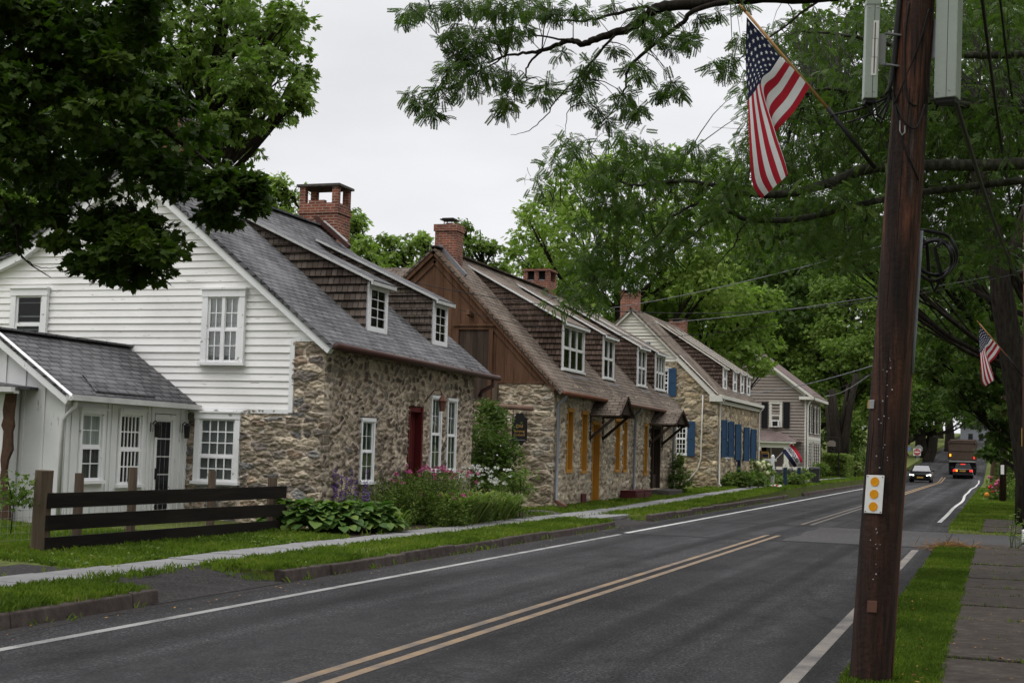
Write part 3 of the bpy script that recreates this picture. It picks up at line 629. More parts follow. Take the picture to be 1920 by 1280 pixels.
# ------------------------------------------------------------------ house 1: white clapboard gable over stone
def bbox_wall(mb, fr, poly, th=.18): return mb.prism(ccw_wall(fr, poly, 0.), -fr[3]*th)
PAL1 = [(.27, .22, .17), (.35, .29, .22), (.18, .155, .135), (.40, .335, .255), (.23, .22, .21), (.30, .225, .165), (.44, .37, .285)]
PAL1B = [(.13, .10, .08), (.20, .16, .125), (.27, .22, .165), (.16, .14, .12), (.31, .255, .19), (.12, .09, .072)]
H1 = thing('stone_house', 'white clapboard gable house with grey roof, red door and stone ground floor', 'house', (-15.9, 27.5, .15))
rf1 = lambda x: 3.72+.795*(-11.7-x)
G1, F1 = frY(23.6), frX(-11.7)
b = MB(); A = [(-22, 2.33), (-12.36, 2.33), (-12.36, 3.62), (-22, 3.62)]
B1 = [(-18.43, 3.62), (-11.76, 3.62), (-15.95, 6.99), (-18.43, 5.3)]; B2 = [(-22, 3.62), (-18.43, 3.62), (-18.43, 5.3), (-22, 3.84)]
for k, p in enumerate((A, B1, B2)): lapped(b, G1, p, .134, .024, base=2.33, jit=.06, seed=11+k*0)
b.build('clapboard_wall', 'white_clap', H1)
b = MB(); b.prism(ccw_wall(G1, [(-22, 0), (-12.4, 0), (-12.4, 3.6), (-11.8, 3.6), (-15.95, 6.95), (-18.43, 5.25), (-22, 3.8)], -.004), Y3*.14)
b.box(-22, -11.9, 31.2, 31.4, 0, 3.7); b.box(-22, -21.8, 23.7, 31.2, 0, 3.9); b.prism([(-22, 31.4, 3.7), (-11.9, 31.4, 3.7), (-15.95, 31.4, 6.95), (-18.43, 31.4, 5.25)], (0, -.2, 0)); b.build('rear_wall', 'white_paint', H1)
stone_wall('stone_gable', H1, G1, -14.75, -11.685, 0., 3.62, .016, [(-14.31, -13.40, .88, 2.25)], lambda r, u: (u < 2.33) | (r > -12.34), seed=3, cw=.34, ch=.125, pal=PAL1, mortar=(.58, .495, .40), depth=.05, mw=.2, warp=.06, smear=.7)
HF1 = [(25.2, 25.86, .93, 2.28), (27.58, 28.4, .25, 2.58), (28.78, 29.42, 1.14, 2.88), (29.74, 30.36, 1.14, 2.86)]
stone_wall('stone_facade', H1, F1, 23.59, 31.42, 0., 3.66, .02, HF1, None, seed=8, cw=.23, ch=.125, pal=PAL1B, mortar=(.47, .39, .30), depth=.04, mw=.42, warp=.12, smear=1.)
b = MB(); b.box(-12.4, -12.31, 23.55, 23.6, 2.28, 3.64); b.box(-12.31, -11.78, 23.55, 23.6, 3.6, 3.7); b.box(-14.6, -12.4, 23.555, 23.6, 2.26, 2.34)
b.build('corner_board', 'white_trim', H1)
b = MB()
for (p, q) in (((-15.95, 7.03), (-11.52, 3.51)), ((-15.95, 7.03), (-18.43, 5.36)), ((-18.43, 5.36), (-22, 3.9))):
    b.beam((p[0], 23.5, p[1]-.06), (q[0], 23.5, q[1]-.06), .16, .19)
b.build('rake_board', 'white_trim', H1)
b = MB(); slab(b, [(-11.43, 23.38, rf1(-11.43)), (-11.43, 32., rf1(-11.43)), (-15.95, 32., 7.12), (-15.95, 23.38, 7.12)], .07)
slab(b, [(-15.95, 23.38, 7.12), (-15.95, 32., 7.12), (-18.5, 32., 5.42), (-18.5, 23.38, 5.42)], .07); slab(b, [(-18.5, 23.38, 5.42), (-18.5, 32., 5.42), (-22.2, 32., 3.93), (-22.2, 23.38, 3.93)], .07)
b.beam((-15.95, 23.38, 7.13), (-15.95, 32., 7.13), .24, .04)
r1o = b.build('roof', 'roof_grey', H1)
b = MB(); b.tube([(-11.37, 23.36, 3.50), (-11.37, 28, 3.46), (-11.37, 32.3, 3.42)], .07, 10)
for k in range(11): y = 23.8+k*.82; b.beam((-11.5, y, 3.58), (-11.32, y, 3.50), .03, .012)
b.build('gutter', 'gutter_brown', H1, smooth=True)
b = MB(); b.tube([(-11.37, 31.9, 3.4), (-11.38, 31.9, 3.22), (-11.6, 31.75, 3.08), (-11.64, 31.7, 2.95)], .05, 8); b.build('downspout', 'gutter_brown', H1, smooth=True)
window(H1, G1, -14.15, -13.48, 3.2, 4.44, cols=2, rows=(2, 2), lights=2, case=.12, n=.06, curtain='nets', mt=.02)
window(H1, G1, -18.52, -17.9, 3.35, 4.5, cols=1, rows=(1, 1), case=.12, n=.06, glass='glass_dark')
window(H1, G1, -14.235, -13.475, .97, 2.14, cols=4, rows=(3, 2), case=.1, n=.03, glass='glass_dark', mt=.024, curtain='nets', behind='curtain_dim')
for (a, c, z0, z1) in HF1[:1]+HF1[2:]:
    window(H1, F1, a+.07, c-.07, z0+.09, z1-.09, cols=2, rows=(2, 2), case=.06, proj=.045, n=.0, head=False, curtain='nets', behind='curtain_dim', mt=.01, rail=.035, glass='glass_green')
# red door with a heavy frame and stone step
b = MB(); b.fb(F1, 27.6, 27.68, .25, 2.56, -.3, .02); b.fb(F1, 28.3, 28.38, .25, 2.56, -.3, .02); b.fb(F1, 27.6, 28.38, 2.46, 2.56, -.3, .0); b.fb(F1, 27.68, 28.3, .3, 2.46, -.2, -.15)
for k in range(5): b.fb(F1, 27.7+k*.12, 27.7+k*.12+.105, .35, 2.4, -.15, -.13)
d = b.build('door', 'door_red', H1); hb = MB(); hb.tube([onp for onp in (np.array([-11.79, 27.8, 1.2]), np.array([-11.72, 27.8, 1.28]), np.array([-11.72, 27.8, 1.42]), np.array([-11.79, 27.8, 1.48]))], .016, 6); hb.build('handle', 'iron', d)
b = MB(); b.tube([(-11.68, 28.48, 2.72), (-11.5, 28.5, 2.95), (-11.36, 28.5, 2.95), (-11.3, 28.5, 2.84)], .014, 6); b.tube([(-11.3, 28.5, 2.84), (-11.3, 28.5, 2.72)], [.03, .11], 8); b.tube([(-11.3, 28.5, 2.72), (-11.3, 28.5, 2.5)], [.085, .06], 6); b.build('lantern', 'rust', H1)
MB().box(-11.7, -11.1, 27.4, 28.6, .1, .28).build('doorstep', 'boulder', H1, bevel=.03)
def shed_dormer(H, fX, y0, y1, zb, zt, rX, rZ, rooff, roofm, cedar, trim, win, cheek_h=.165, over=.16, seed=0):
    """shed dormer: shingled cheeks, a low roof running back to the main roof and a window in front"""
    s = (rZ-zt)/(fX-rX); D = frY(y0); bx = rX
    b = MB(); cheek = [(fX, rooff(fX)-.1), (fX, zt), (bx, zt+s*(fX-bx)), (bx, rooff(bx)-.1)]
    cheek = [(bx, rooff(bx)-.1), (fX, rooff(fX)-.1), (fX, zt), (bx, zt+s*(fX-bx))]
    um = min(p[1] for p in cheek); base = math.floor((um+.11)/cheek_h)*cheek_h-.11
    lapped(b, D, cheek, cheek_h, .045, base=base, seed=seed); D2 = (np.array([0, y1, 0.]), -X3, Z3, Y3)
    lapped(b, D2, [(-p[0], p[1]) for p in reversed(cheek)], cheek_h, .03, base=base, seed=seed+1)
    b.quad(ccw_wall(frX(fX-.03), [(y0, rooff(fX)-.1), (y1, rooff(fX)-.1), (y1, zt), (y0, zt)]))
    o = b.build('dormer', cedar, H)
    b = MB(); x1 = fX+over; z1 = zt-s*over+.05
    slab(b, [(x1, y0-.09, z1), (x1, y1+.12, z1), (bx, y1+.12, zt+s*(fX-bx)+.05), (bx, y0-.09, zt+s*(fX-bx)+.05)], .05); b.build('dormer_roof', roofm, o)
    b = MB(); b.beam((x1+.01, y0-.1, z1-.03), (bx, y0-.1, zt+s*(fX-bx)+.02), .03, .045); b.beam((x1+.01, y1+.12, z1-.05), (bx, y1+.12, zt+s*(fX-bx)-.01), .03, .05); b.box(x1-.02, x1+.012, y0-.12, y1+.14, z1-.1, z1-.03)
    b.build('dormer_trim', trim, o)
    win(o, frX(fX), y0, y1, zb, zt)
    MB().hexa([(fX-.02, y0+.02, zb-.06), (fX+.2, y0+.02, rooff(fX+.2)+.004), (fX+.2, y1+.06, rooff(fX+.2)+.004), (fX-.02, y1+.06, zb-.06), (fX-.02, y0+.02, zb-.03), (fX+.2, y0+.02, rooff(fX+.2)+.02), (fX+.2, y1+.06, rooff(fX+.2)+.02), (fX-.02, y1+.06, zb-.03)]).build('flashing', 'lead', o)
def w1(o, fr, y0, y1, zb, zt): window(o, fr, y0+.11, y1-.09, zb+.03, zt-.16, cols=2, rows=(4,), case=.1, proj=.04, n=.0, merged=True, glass='glass_dark', behind='screen', sill=False, head=False, mt=.016)
shed_dormer(H1, -12.15, 26.3, 27.27, 4.08, 5.1, -15.1, 6.47, rf1, 'roof_grey', 'cedar', 'gutter_white', w1, seed=1)
shed_dormer(H1, -12.15, 29.85, 30.72, 4.08, 5.1, -15.1, 6.47, rf1, 'roof_grey', 'cedar', 'gutter_white', w1, seed=4)
chimney(H1, -15.98, 31.9, 1.06, .75, 6.3, 8.17, 'arched'); chimney(H1, -15.95, 24.6, .9, .8, 6.4, 8.2, 'plain')
b = MB(); b.beam((-16.0, 31.45, 7.32), (-15.05, 31.45, 6.56), .12, .1); b.build('flashing', 'gutter_brown', H1)
b = MB(); b.beam((-15.75, 31.42, 7.22), (-15.1, 31.42, 6.7), .05, .03); b.build('flashing', 'gutter_white', H1)

# white board-and-batten wing with its porch door
W1 = thing('house_wing', 'low white board and batten wing with grey shingle roof and glazed door', 'house wing', (-15.9, 21.7, .15))
WG, WS = frY(19.8), frX(-14.5)
b = MB(); b.prism(ccw_wall(WG, [(-17.4, .22), (-14.5, .22), (-14.5, 2.46), (-15.93, 3.4), (-17.4, 2.43)]), Y3*.12)
for k in range(7):
    x = -14.93-.4*k; top = 2.46+.657*(-14.5-x) if x > -15.93 else 2.43+.66*(x+17.4); b.box(x-.03, x+.03, 19.775, 19.8, .22, top)
b.box(-14.62, -14.49, 19.77, 19.8, .2, 2.44); b.build('gable_wall', 'white_boards', W1)
b = MB(); op = [(20.18, 20.88, .95, 2.2), (21.28, 22.08, .85, 2.24), (22.42, 23.13, .22, 2.2)]
for (a, c) in ((19.8, 20.18), (20.88, 21.28), (22.08, 22.42), (23.13, 23.58)): b.fb(WS, a, c, .22, 2.44, -.1, 0)
for (a, c, z0, z1) in op: b.fb(WS, a, c, z1, 2.44, -.1, 0); b.fb(WS, a, c, .22, z0, -.1, 0) if z0 > .3 else None
for y in (19.87, 19.97, 20.98, 21.1, 22.2, 22.32, 23.3, 23.48): b.fb(WS, y-.02, y+.02, .22, 2.42, 0, .022)
for y in (20.3, 20.6, 21.5, 21.8): b.fb(WS, y-.02, y+.02, .22, .8, 0, .02)
b.box(-14.66, -14.47, 19.79, 19.86, .2, 2.44); b.build('side_wall', 'white_boards', W1)
window(W1, WS, 20.25, 20.81, 1.0, 2.12, cols=2, rows=(2, 2), case=.06, n=-.02, proj=.05, glass='glass_dark', curtain='nets', behind='curtain_dim')
window(W1, WS, 21.36, 22.0, .92, 2.14, cols=5, rows=(2, 2), case=.06, n=-.02, proj=.05, glass='glass_dark', mt=.026)
b = MB(); b.fb(WS, 22.44, 22.52, .24, 2.18, -.06, .01); b.fb(WS, 23.03, 23.11, .24, 2.18, -.06, .01); b.fb(WS, 22.52, 23.03, 2.08, 2.18, -.06, .01); b.fb(WS, 22.52, 23.03, .24, .4, -.06, 0); b.fb(WS, 22.52, 23.03, .4, 2.08, -.05, -.03)
d = b.build('door', 'white_trim', W1); b = MB(); 
for k in range(3):
    for j in range(5): b.fb(WS, 22.56+k*.15, 22.56+k*.15+.13, .45+j*.325, .45+j*.325+.3, -.03, -.02)
b.build('pane', 'car_black', d); b = MB(); b.fb(WS, 22.48, 22.51, 1.0, 1.2, .0, .05); b.build('handle', 'iron', d)
for y in (22.33, 23.32):
    b = MB(); b.fb(WS, y-.04, y+.04, 1.86, 2.02, .0, .015); b.tube([WS[0]+Y3*y+Z3*1.98, WS[0]+Y3*y+Z3*2.06+X3*.08, WS[0]+Y3*y+Z3*2.02+X3*.13], .012, 6)
    b.tube([(-14.37, y, 2.04), (-14.37, y, 1.98)], [.02, .075], 6); b.tube([(-14.37, y, 1.98), (-14.37, y, 1.76)], [.06, .045], 6); b.build('lantern', 'iron', W1)
b = MB(); slab(b, [(-14.33, 19.62, 2.40), (-14.33, 23.59, 2.40), (-15.93, 23.59, 3.5), (-15.93, 19.62, 3.5)], .05); slab(b, [(-15.93, 19.62, 3.5), (-15.93, 23.59, 3.5), (-17.6, 23.59, 2.4), (-17.6, 19.62, 2.4)], .05)
b.beam((-15.93, 19.62, 3.51), (-15.93, 23.59, 3.51), .26, .035)
slab(b, [(-14.42, 20.5, 2.5), (-14.42, 22.3, 2.49), (-14.85, 22.2, 2.80), (-14.85, 20.7, 2.80)], .02); b.build('roof', 'roof_grey', W1)
b = MB(); b.beam((-14.34, 19.68, 2.32), (-15.93, 19.68, 3.41), .1, .17); b.beam((-17.6, 19.68, 2.32), (-15.93, 19.68, 3.41), .1, .17); b.build('rake_board', 'white_trim', W1)
b = MB()
for dx, dz, wd, ht in ((.0, 0, .1, .03), (.055, .035, .025, .09), (-.05, .03, .02, .08)): b.beam((-14.3+dx, 19.6, 2.33+dz), (-14.3+dx, 23.66, 2.31+dz), wd, ht)
b.box(-14.47, -14.36, 19.85, 23.58, 2.33, 2.42); gu = b.build('gutter', 'gutter_white', W1)
b = MB(); b.tube([(-14.3, 19.78, 2.34), (-14.31, 19.78, 2.22), (-14.4, 19.76, 2.12), (-14.5, 19.73, 2.0), (-14.5, 19.73, .3)], .035, 8); b.build('downspout', 'gutter_white', W1, smooth=True)
# lean-to at the frame edge, its corner board rotted brown
L1 = thing('lean_to', 'white lean-to with rotted brown corner board in front of the wing', 'shed', (-16.5, 19.5, .15))
b = MB(); b.box(-19, -15.4, 19.4, 19.52, .2, 2.5); b.box(-15.5, -15.4, 19.52, 19.78, .2, 2.5); b.build('wall', 'white_boards', L1)
R = random.Random(3); b = MB(); z = .12; w0 = .14; pts = []
while z < 2.46: pts.append((z, -15.34+R.uniform(-.05, .03)-(.04 if z > 1.2 else 0), -15.19+R.uniform(-.02, .012)+(.02 if z < .6 else 0)-(.07 if .8 < z < 1.4 else 0))); z += R.uniform(.08, .18)
b.prism([(p[1], 19.36, p[0]) for p in pts]+[(p[2], 19.36, p[0]) for p in reversed(pts)], (0, .06, 0)); b.build('rotted_board', 'rot', L1)
b = MB(); slab(b, [(-15.05, 19.2, 2.52), (-15.05, 19.79, 2.52), (-19, 19.79, 2.95), (-19, 19.2, 2.95)], .05); b.build('roof', 'roof_grey', L1); b = MB(); b.box(-19, -15.05, 19.1, 19.2, 2.42, 2.5); b.box(-19, -15.08, 19.2, 19.34, 2.40, 2.46); b.build('gutter', 'gutter_white', L1)

# ------------------------------------------------------------------ house 2: brown boards over pale stone
PAL2 = [(.40, .33, .235), (.34, .275, .195), (.28, .225, .165), (.45, .385, .29), (.33, .29, .235), (.24, .19, .14)]
H2 = thing('barn_house', 'stone house with brown board gable, ochre windows and cedar shingled dormers', 'house', (-15, 45, .15))
rf2 = lambda x: 3.62+1.044*(-11.5-x)
G2, F2 = frY(37.22), frX(-11.5)
b = MB(); b.prism(ccw_wall(G2, [(-18.6, 3.05), (-13.22, 3.05), (-13.22, 3.6), (-11.55, 3.6), (-15.11, 7.31), (-18.6, 4.1)]), Y3*.1); b.build('board_gable', 'brown_boards', H2)
b = MB(); b.beam((-15.11, 37.14, 7.27), (-11.4, 37.14, 3.40), .16, .17); b.beam((-15.11, 37.14, 7.27), (-18.7, 37.14, 3.95), .16, .17); b.beam((-15.11, 37.19, 7.02), (-11.75, 37.19, 3.54), .05, .16); b.beam((-15.11, 37.19, 7.02), (-18.7, 37.19, 3.7), .05, .16)
b.box(-13.2, -11.5, 37.15, 37.2, 3.55, 3.62); b.box(-13.27, -13.17, 37.17, 37.21, 3.0, 3.6); b.beam((-13.95, 37.2, 5.45), (-13.95, 36.85, 5.5), .1, .12); b.build('rake_board', 'brown_boards', H2)
b = MB(); b.box(-14.31, -13.41, 37.20, 37.215, 2.9, 5.04); d = b.build('loft_door', 'dark_boards', H2)
b = MB(); b.box(-14.43, -14.31, 37.15, 37.21, 2.9, 5.04); b.box(-13.41, -13.29, 37.15, 37.21, 2.9, 5.04); b.box(-14.43, -13.29, 37.15, 37.21, 5.04, 5.14); b.box(-14.5, -13.22, 37.1, 37.21, 5.14, 5.2); b.build('door_frame', 'brown_boards', d)
stone_wall('stone_gable', H2, G2, -14.1, -11.48, 0., 3.6, .022, [], lambda r, u: (u < 3.56) & ((r > -13.22) | (u < 3.02)), seed=21, cw=.46, ch=.14, pal=PAL2, mortar=(.54, .465, .365), depth=.05, mw=.2, smear=.8, warp=.06)
HF2 = [(38.52, 39.1, 1.15, 2.93), (40.0, 40.6, 1.12, 2.9), (41.2, 42.02, .15, 2.64), (43.88, 44.45, 1.13, 2.82), (44.9, 45.4, 1.13, 2.82), (47.8, 48.25, 1.0, 2.75), (48.8, 50.4, .5, 2.72)]
stone_wall('stone_facade', H2, F2, 37.21, 53., 0., 3.6, .038, HF2, None, seed=25, cw=.27, ch=.14, pal=PAL2, mortar=(.47, .40, .31), depth=.045, mw=.28, smear=.8, warp=.08)
b = MB(); b.box(-18.6, -11.6, 52.8, 53., 0, 3.7); b.prism([(-18.6, 53, 3.7), (-11.6, 53, 3.7), (-15.11, 53, 7.3)], (0, -.15, 0)); b.box(-18.6, -18.4, 37.3, 52.8, 0, 3.9); b.build('rear_wall', 'brown_boards', H2)
for k, (a, c, z0, z1) in enumerate(HF2[:6]):
    b = MB(); t = .05
    b.fb(F2, a, a+t, z0, z1, -.3, .045); b.fb(F2, c-t, c, z0, z1, -.3, .045); b.fb(F2, a-.03, c+.03, z1-.09, z1+.02, -.3, .06); b.fb(F2, a-.02, c+.02, z0-.03, z0+.06, -.3, .06)
    if k == 2:
        b.fb(F2, a+t, c-t, z0, z1-.1, -.28, -.22)
        for j in range(2): b.fb(F2, a+.1+j*.34, a+.38+j*.34, .4, 1.2, -.22, -.205); b.fb(F2, a+.1+j*.34, a+.38+j*.34, 1.35, 2.3, -.22, -.205)
        b.build('door', 'ochre', H2)
    else:
        w_ = b.build('window', 'ochre', H2); p = MB(); p.fb(F2, a+t, c-t, z0, z1, -.26, -.25); p.build('pane', 'glass_dark', w_); p = MB(); p.fb(F2, a+t, c-t, z0, z1, -.31, -.3); p.build('dark_room_board', 'interior', w_)  # near-black board painted as the unlit space behind the pane
        s = MB(); s.fb(F2, a+t, c-t, (z0+z1)/2-.03, (z0+z1)/2+.03, -.25, -.21); s.fb(F2, (a+c)/2-.012, (a+c)/2+.012, z0, z1, -.25, -.23); s.build('sash', 'ochre', w_)
a, c, z0, z1 = HF2[6]; b = MB(); b.fb(F2, a, a+.08, z0, z1, -.3, .02); b.fb(F2, c-.08, c, z0, z1, -.3, .02); b.fb(F2, a, c, z1-.12, z1, -.3, .02); b.fb(F2, a+.7, a+.78, z0, z1, -.3, -.05); b.fb(F2, a, c, z0, z0+.5, -.28, -.1); b.fb(F2, a+.78, c-.08, z0, z1, -.25, -.2)
d = b.build('door', 'dark_boards', H2); b = MB(); b.fb(F2, a+.08, a+.7, z0+.5, z1-.12, -.2, -.19); b.build('pane', 'glass_dark', d)
b = MB(); slab(b, [(-11.2, 37.02, rf2(-11.2)), (-11.2, 53.25, rf2(-11.2)), (-15.11, 53.25, 7.39), (-15.11, 37.02, 7.39)], .07); slab(b, [(-15.11, 37.02, 7.39), (-15.11, 53.25, 7.39), (-18.9, 53.25, 3.9), (-18.9, 37.02, 3.9)], .07); b.beam((-15.11, 37.02, 7.4), (-15.11, 53.25, 7.4), .24, .04); b.build('roof', 'roof_brown', H2)
def w2(L, gl='glass_dark'): return lambda o, fr, y0, y1, zb, zt: window(o, fr, y0+.1, y1-.08, zb+.05, zt-.15, cols=1, rows=(1, 1), lights=L, case=.085, proj=.05, merged=True, glass=gl, sill=True, head=False, rail=.05, frame='white_paint')
for k, (y0, y1, L) in enumerate(((39.35, 41.62, 3), (43.85, 45.2, 2), (48.45, 49.72, 2), (51.2, 52.75, 3))):
    shed_dormer(H2, -11.95, y0, y1, 4.06, 5.5, -14.9, 7.12, rf2, 'roof_brown', 'cedar_red', 'white_paint', w2(L), seed=30+3*k)
chimney(H2, -14.98, 37.9, .66, .55, 6.6, 8.12, 'capped'); chimney(H2, -15.45, 48.0, .98, .85, 6.6, 8.13, 'twin')
MB().beam((-15.15, 37.55, 7.5), (-14.3, 37.55, 6.62), .12, .1).build('flashing', 'lead', H2); MB().beam((-15.8, 47.4, 7.55), (-14.75, 47.4, 7.1), .1, .1).build('flashing', 'lead', H2)
def hood(H, ya, yb, ze, zr, out, X0):
    ym = (ya+yb)/2; b = MB(); slab(b, [(X0+out, ya-.08, ze-.03), (X0+out, ym, zr), (X0-.02, ym, zr), (X0-.02, ya-.08, ze-.03)], .05); slab(b, [(X0+out, ym, zr), (X0+out, yb+.08, ze-.03), (X0-.02, yb+.08, ze-.03), (X0-.02, ym, zr)], .05)
    o = b.build('door_hood', 'roof_brown', H); b = MB()
    b.prism([(X0+out-.1, ya+.05, ze), (X0+out-.1, yb-.05, ze), (X0+out-.1, ym, zr-.1)], (.03, 0, 0))
    for y in (ya+.04, yb-.04): b.beam((X0, y, ze-.04), (X0+out-.03, y, ze-.04), .08, .1); b.beam((X0, y, ze-.75), (X0+out*.8, y, ze-.06), .08, .08); b.beam((X0+.02, y, ze-.85), (X0+.02, y, ze), .08, .06)
    b.beam((X0+out-.02, ya-.1, ze-.06), (X0+out-.02, ym, zr-.06), .04, .1); b.beam((X0+out-.02, yb+.1, ze-.06), (X0+out-.02, ym, zr-.06), .04, .1)
    b.build('bracket', 'dark_boards', o)
hood(H2, 40.9, 42.4, 2.86, 3.42, 1.0, -11.5); hood(H2, 48.6, 50.6, 2.8, 3.3, 1.0, -11.5)
b = MB(); b.tube([(-11.14, 37.05, 3.30), (-11.14, 53.2, 3.24)], .065, 8); b.build('gutter', 'copper', H2, smooth=True)
for y, top in ((37.36, 3.2), (46.15, 3.2), (52.1, 3.2)):
    b = MB(); b.tube([(-11.15, y-.1, 3.26), (-11.2, y-.05, 3.14), (-11.38, y, 3.0), (-11.4, y, .35), (-11.3, y-.05, .28)], .045, 8); b.build('downspout', 'pipe_grey', H2, smooth=True)
b = MB(); b.beam((-11.4, 37.35, .36), (-11.05, 37.2, .22), .09, .08); b.build('downspout_boot', 'rust', H2)
b = MB(); b.box(-11.45, -10.95, 44.6, 46.9, .14, .5); b.box(-11.45, -10.93, 44.58, 45.7, .5, .53); b.box(-11.45, -10.93, 45.76, 46.92, .5, .53); b.box(-10.95, -10.93, 44.7, 45.7, .2, .45); b.box(-10.95, -10.93, 45.8, 46.8, .2, .45); b.build('cellar_hatch', 'burgundy', H2, bevel=.01)
MB().box(-11.45, -10.8, 41.0, 42.5, .1, .2).build('doorstep', 'boulder', H2, bevel=.03); b = MB(); b.box(-11.45, -10.75, 48.6, 50.9, .1, .48); b.box(-10.75, -10.3, 48.9, 51.4, .1, .26); b.build('doorstep', 'boulder', H2, bevel=.03)
MB().box(-11.46, -11.42, 40.05, 40.5, .16, .5).build('cellar_vent', 'burgundy', H2)
H2B = thing('rear_wing', 'brown shingled rear wing roof rising behind the brown board gable', 'house wing', (-19.5, 42, .2))
c = at(742, 502, 46.5); b = MB(); slab(b, [(-26, c[1]-3.2, c[2]-2.4), (-16.4, c[1]-3.2, c[2]-2.4), (-16.4, c[1], c[2]), (-26, c[1], c[2])], .08); slab(b, [(-26, c[1], c[2]), (-16.4, c[1], c[2]), (-16.4, c[1]+3, c[2]-2.4), (-26, c[1]+3, c[2]-2.4)], .08); b.build('roof', 'roof_brown', H2B)
b = MB(); b.box(-25.7, -18.7, c[1]-2.9, c[1]+2.8, .1, c[2]-2.4); b.build('wall', 'brown_boards', H2B)
# hanging black signboard on a log bracket
S = thing('signboard', 'black scalloped signboard with gold lettering hung from a log beam', 'sign', (-12.2, 36.45, 2.3))
def sp(x, y): return np.array([-12.19+x, 36.42, 2.28+y])
half = [(.0, .42), (.05, .44), (.1, .42), (.12, .35), (.17, .31), (.215, .30), (.215, -.31), (.16, -.32), (.125, -.36), (.1, -.41), (.06, -.43), (.0, -.40)]
b = MB(); b.prism([sp(x, y) for x, y in half]+[sp(-x, y) for x, y in reversed(half[1:-1])], (0, .035, 0)); b.build('board', 'iron', S)
text_to('lettering', 'Old', .13, 'gold', S, lambda a, c: sp(a, .08+c)-Y3*.004)
text_to('lettering', 'Burying', .10, 'gold', S, lambda a, c: sp(a, -.05+c)-Y3*.004); text_to('lettering', 'Ground', .10, 'gold', S, lambda a, c: sp(a, -.15+c)-Y3*.004)
b = MB(); b.box(-12.36, -12.02, 36.414, 36.42, 1.985, 2.0); b.build('rule', 'lead', S)
b = MB(); b.tube([sp(-.18, .3), sp(-.18, .52)], .008, 5); b.tube([sp(.18, .3), sp(.18, .52)], .008, 5); b.build('chain', 'iron', S)
S2 = thing('log_beam', 'peeled log beam and post stub carrying the black signboard', 'beam', (-13, 36.45, 2.85))
b = MB(); b.tube([(-14.2, 36.45, 2.94), (-13, 36.45, 2.9), (-11.85, 36.45, 2.84)], [.075, .07, .075], 10); b.build('log', 'log', S2, smooth=True); b = MB(); b.box(-13.2, -13.05, 36.95, 37.1, 2.9, 3.55); b.beam((-13.12, 37.02, 2.93), (-13.12, 36.45, 2.93), .12, .12); b.tube([(-13.6, 36.45, .1), (-13.6, 36.45, 2.9)], .07, 8); b.build('stub', 'post_wood', S2)

# ------------------------------------------------------------------ house 3: golden stone, blue shutters
PAL3 = [(.40, .315, .20), (.35, .27, .175), (.44, .36, .245), (.30, .235, .155), (.38, .32, .235), (.27, .22, .16)]
H3 = thing('limestone_house', 'golden stone house with cream gable siding, blue shutters and four small dormers', 'house', (-15, 65, .4))
rf3 = lambda x: 4.37+.963*(-11.2-x)
G3, F3 = frY(59.7), frX(-11.2); RX, RZ = -14.99, 8.02
stone_wall('stone_gable', H3, G3, -15.6, -11.18, .2, 5.75, .04, [(-13.9, -13.3, 4.2, 5.35), (-13.24, -12.48, 1.7, 3.12)], lambda r, u: (u < 5.68) & (u < 4.25+.963*(-11.25-r)), seed=41, cw=.5, ch=.19, pal=PAL3, mortar=(.38, .32, .225), depth=.06, mw=.15, smear=.3)
HF3 = [(61.6, 62.7, 1.55, 3.3), (64.5, 65.5, .5, 3.0), (67.2, 68.3, 1.5, 3.1)]
stone_wall('stone_facade', H3, F3, 59.69, 70.4, .2, 4.0, .05, HF3, None, seed=44, cw=.42, ch=.22, pal=PAL3, mortar=(.34, .28, .2), depth=.05, mw=.22)
b = MB(); lapped(b, G3, [(-15.9, 5.68), (-12.56, 5.68), (RX, RZ-.06), (-15.9, 7.12)], .14, .035, seed=3); lapped(b, G3, [(-18, 5.68), (-15.9, 5.68), (-15.9, 7.12), (-17.3, 5.8)], .115, .022, seed=3); b.build('siding', 'cream_siding', H3)
b = MB(); b.box(-18.6, -11.3, 70.2, 70.4, .2, 4.4); b.prism([(-18.6, 70.4, 4.4), (-11.3, 70.4, 4.4), (RX, 70.4, 7.95)], (0, -.15, 0)); b.prism(ccw_wall(G3, [(-18.6, .2), (-15.5, .2), (-15.5, 7.2), (-18.6, 4.5)], -.02), Y3*.1); b.prism(ccw_wall(G3, [(-15.5, 5.6), (-12.6, 5.6), (RX, 7.9), (-15.5, 7.4)], -.02), Y3*.1); b.build('rear_wall', 'cream_siding', H3)
b = MB(); slab(b, [(-10.95, 59.5, rf3(-10.95)), (-10.95, 70.65, rf3(-10.95)), (RX, 70.65, RZ), (RX, 59.5, RZ)], .07); slab(b, [(RX, 59.5, RZ), (RX, 70.65, RZ), (-18.9, 70.65, 4.3), (-18.9, 59.5, 4.3)], .07); b.build('roof', 'roof_brown', H3)
b = MB(); b.beam((RX, 59.6, RZ-.1), (-12.7, 59.6, rf3(-12.7)-.12), .14, .13); b.beam((-12.9, 59.6, rf3(-12.9)-.16), (-11.1, 59.6, rf3(-11.1)-.19), .16, .27); b.beam((RX, 59.6, RZ-.1), (-18.8, 59.6, 4.3), .14, .16); b.box(-11.5, -10.95, 59.48, 59.64, 4.0, 4.26); b.build('rake_board', 'cream_trim', H3)
b = MB(); b.box(-11.2, -11.06, 59.6, 70.6, 3.93, 4.3); b.box(-11.06, -10.9, 59.5, 70.6, 4.12, 4.26); b.build('cornice', 'cream_trim', H3)
for y in (59.85, 70.3):
    b = MB(); b.tube([(-10.92, y, 4.1), (-11.05, y, 3.95), (-11.1, y, 3.8), (-11.1, y, .55), (-11.0, y-.05, .45)], .045, 8); b.build('downspout', 'cream_trim', H3, smooth=True)
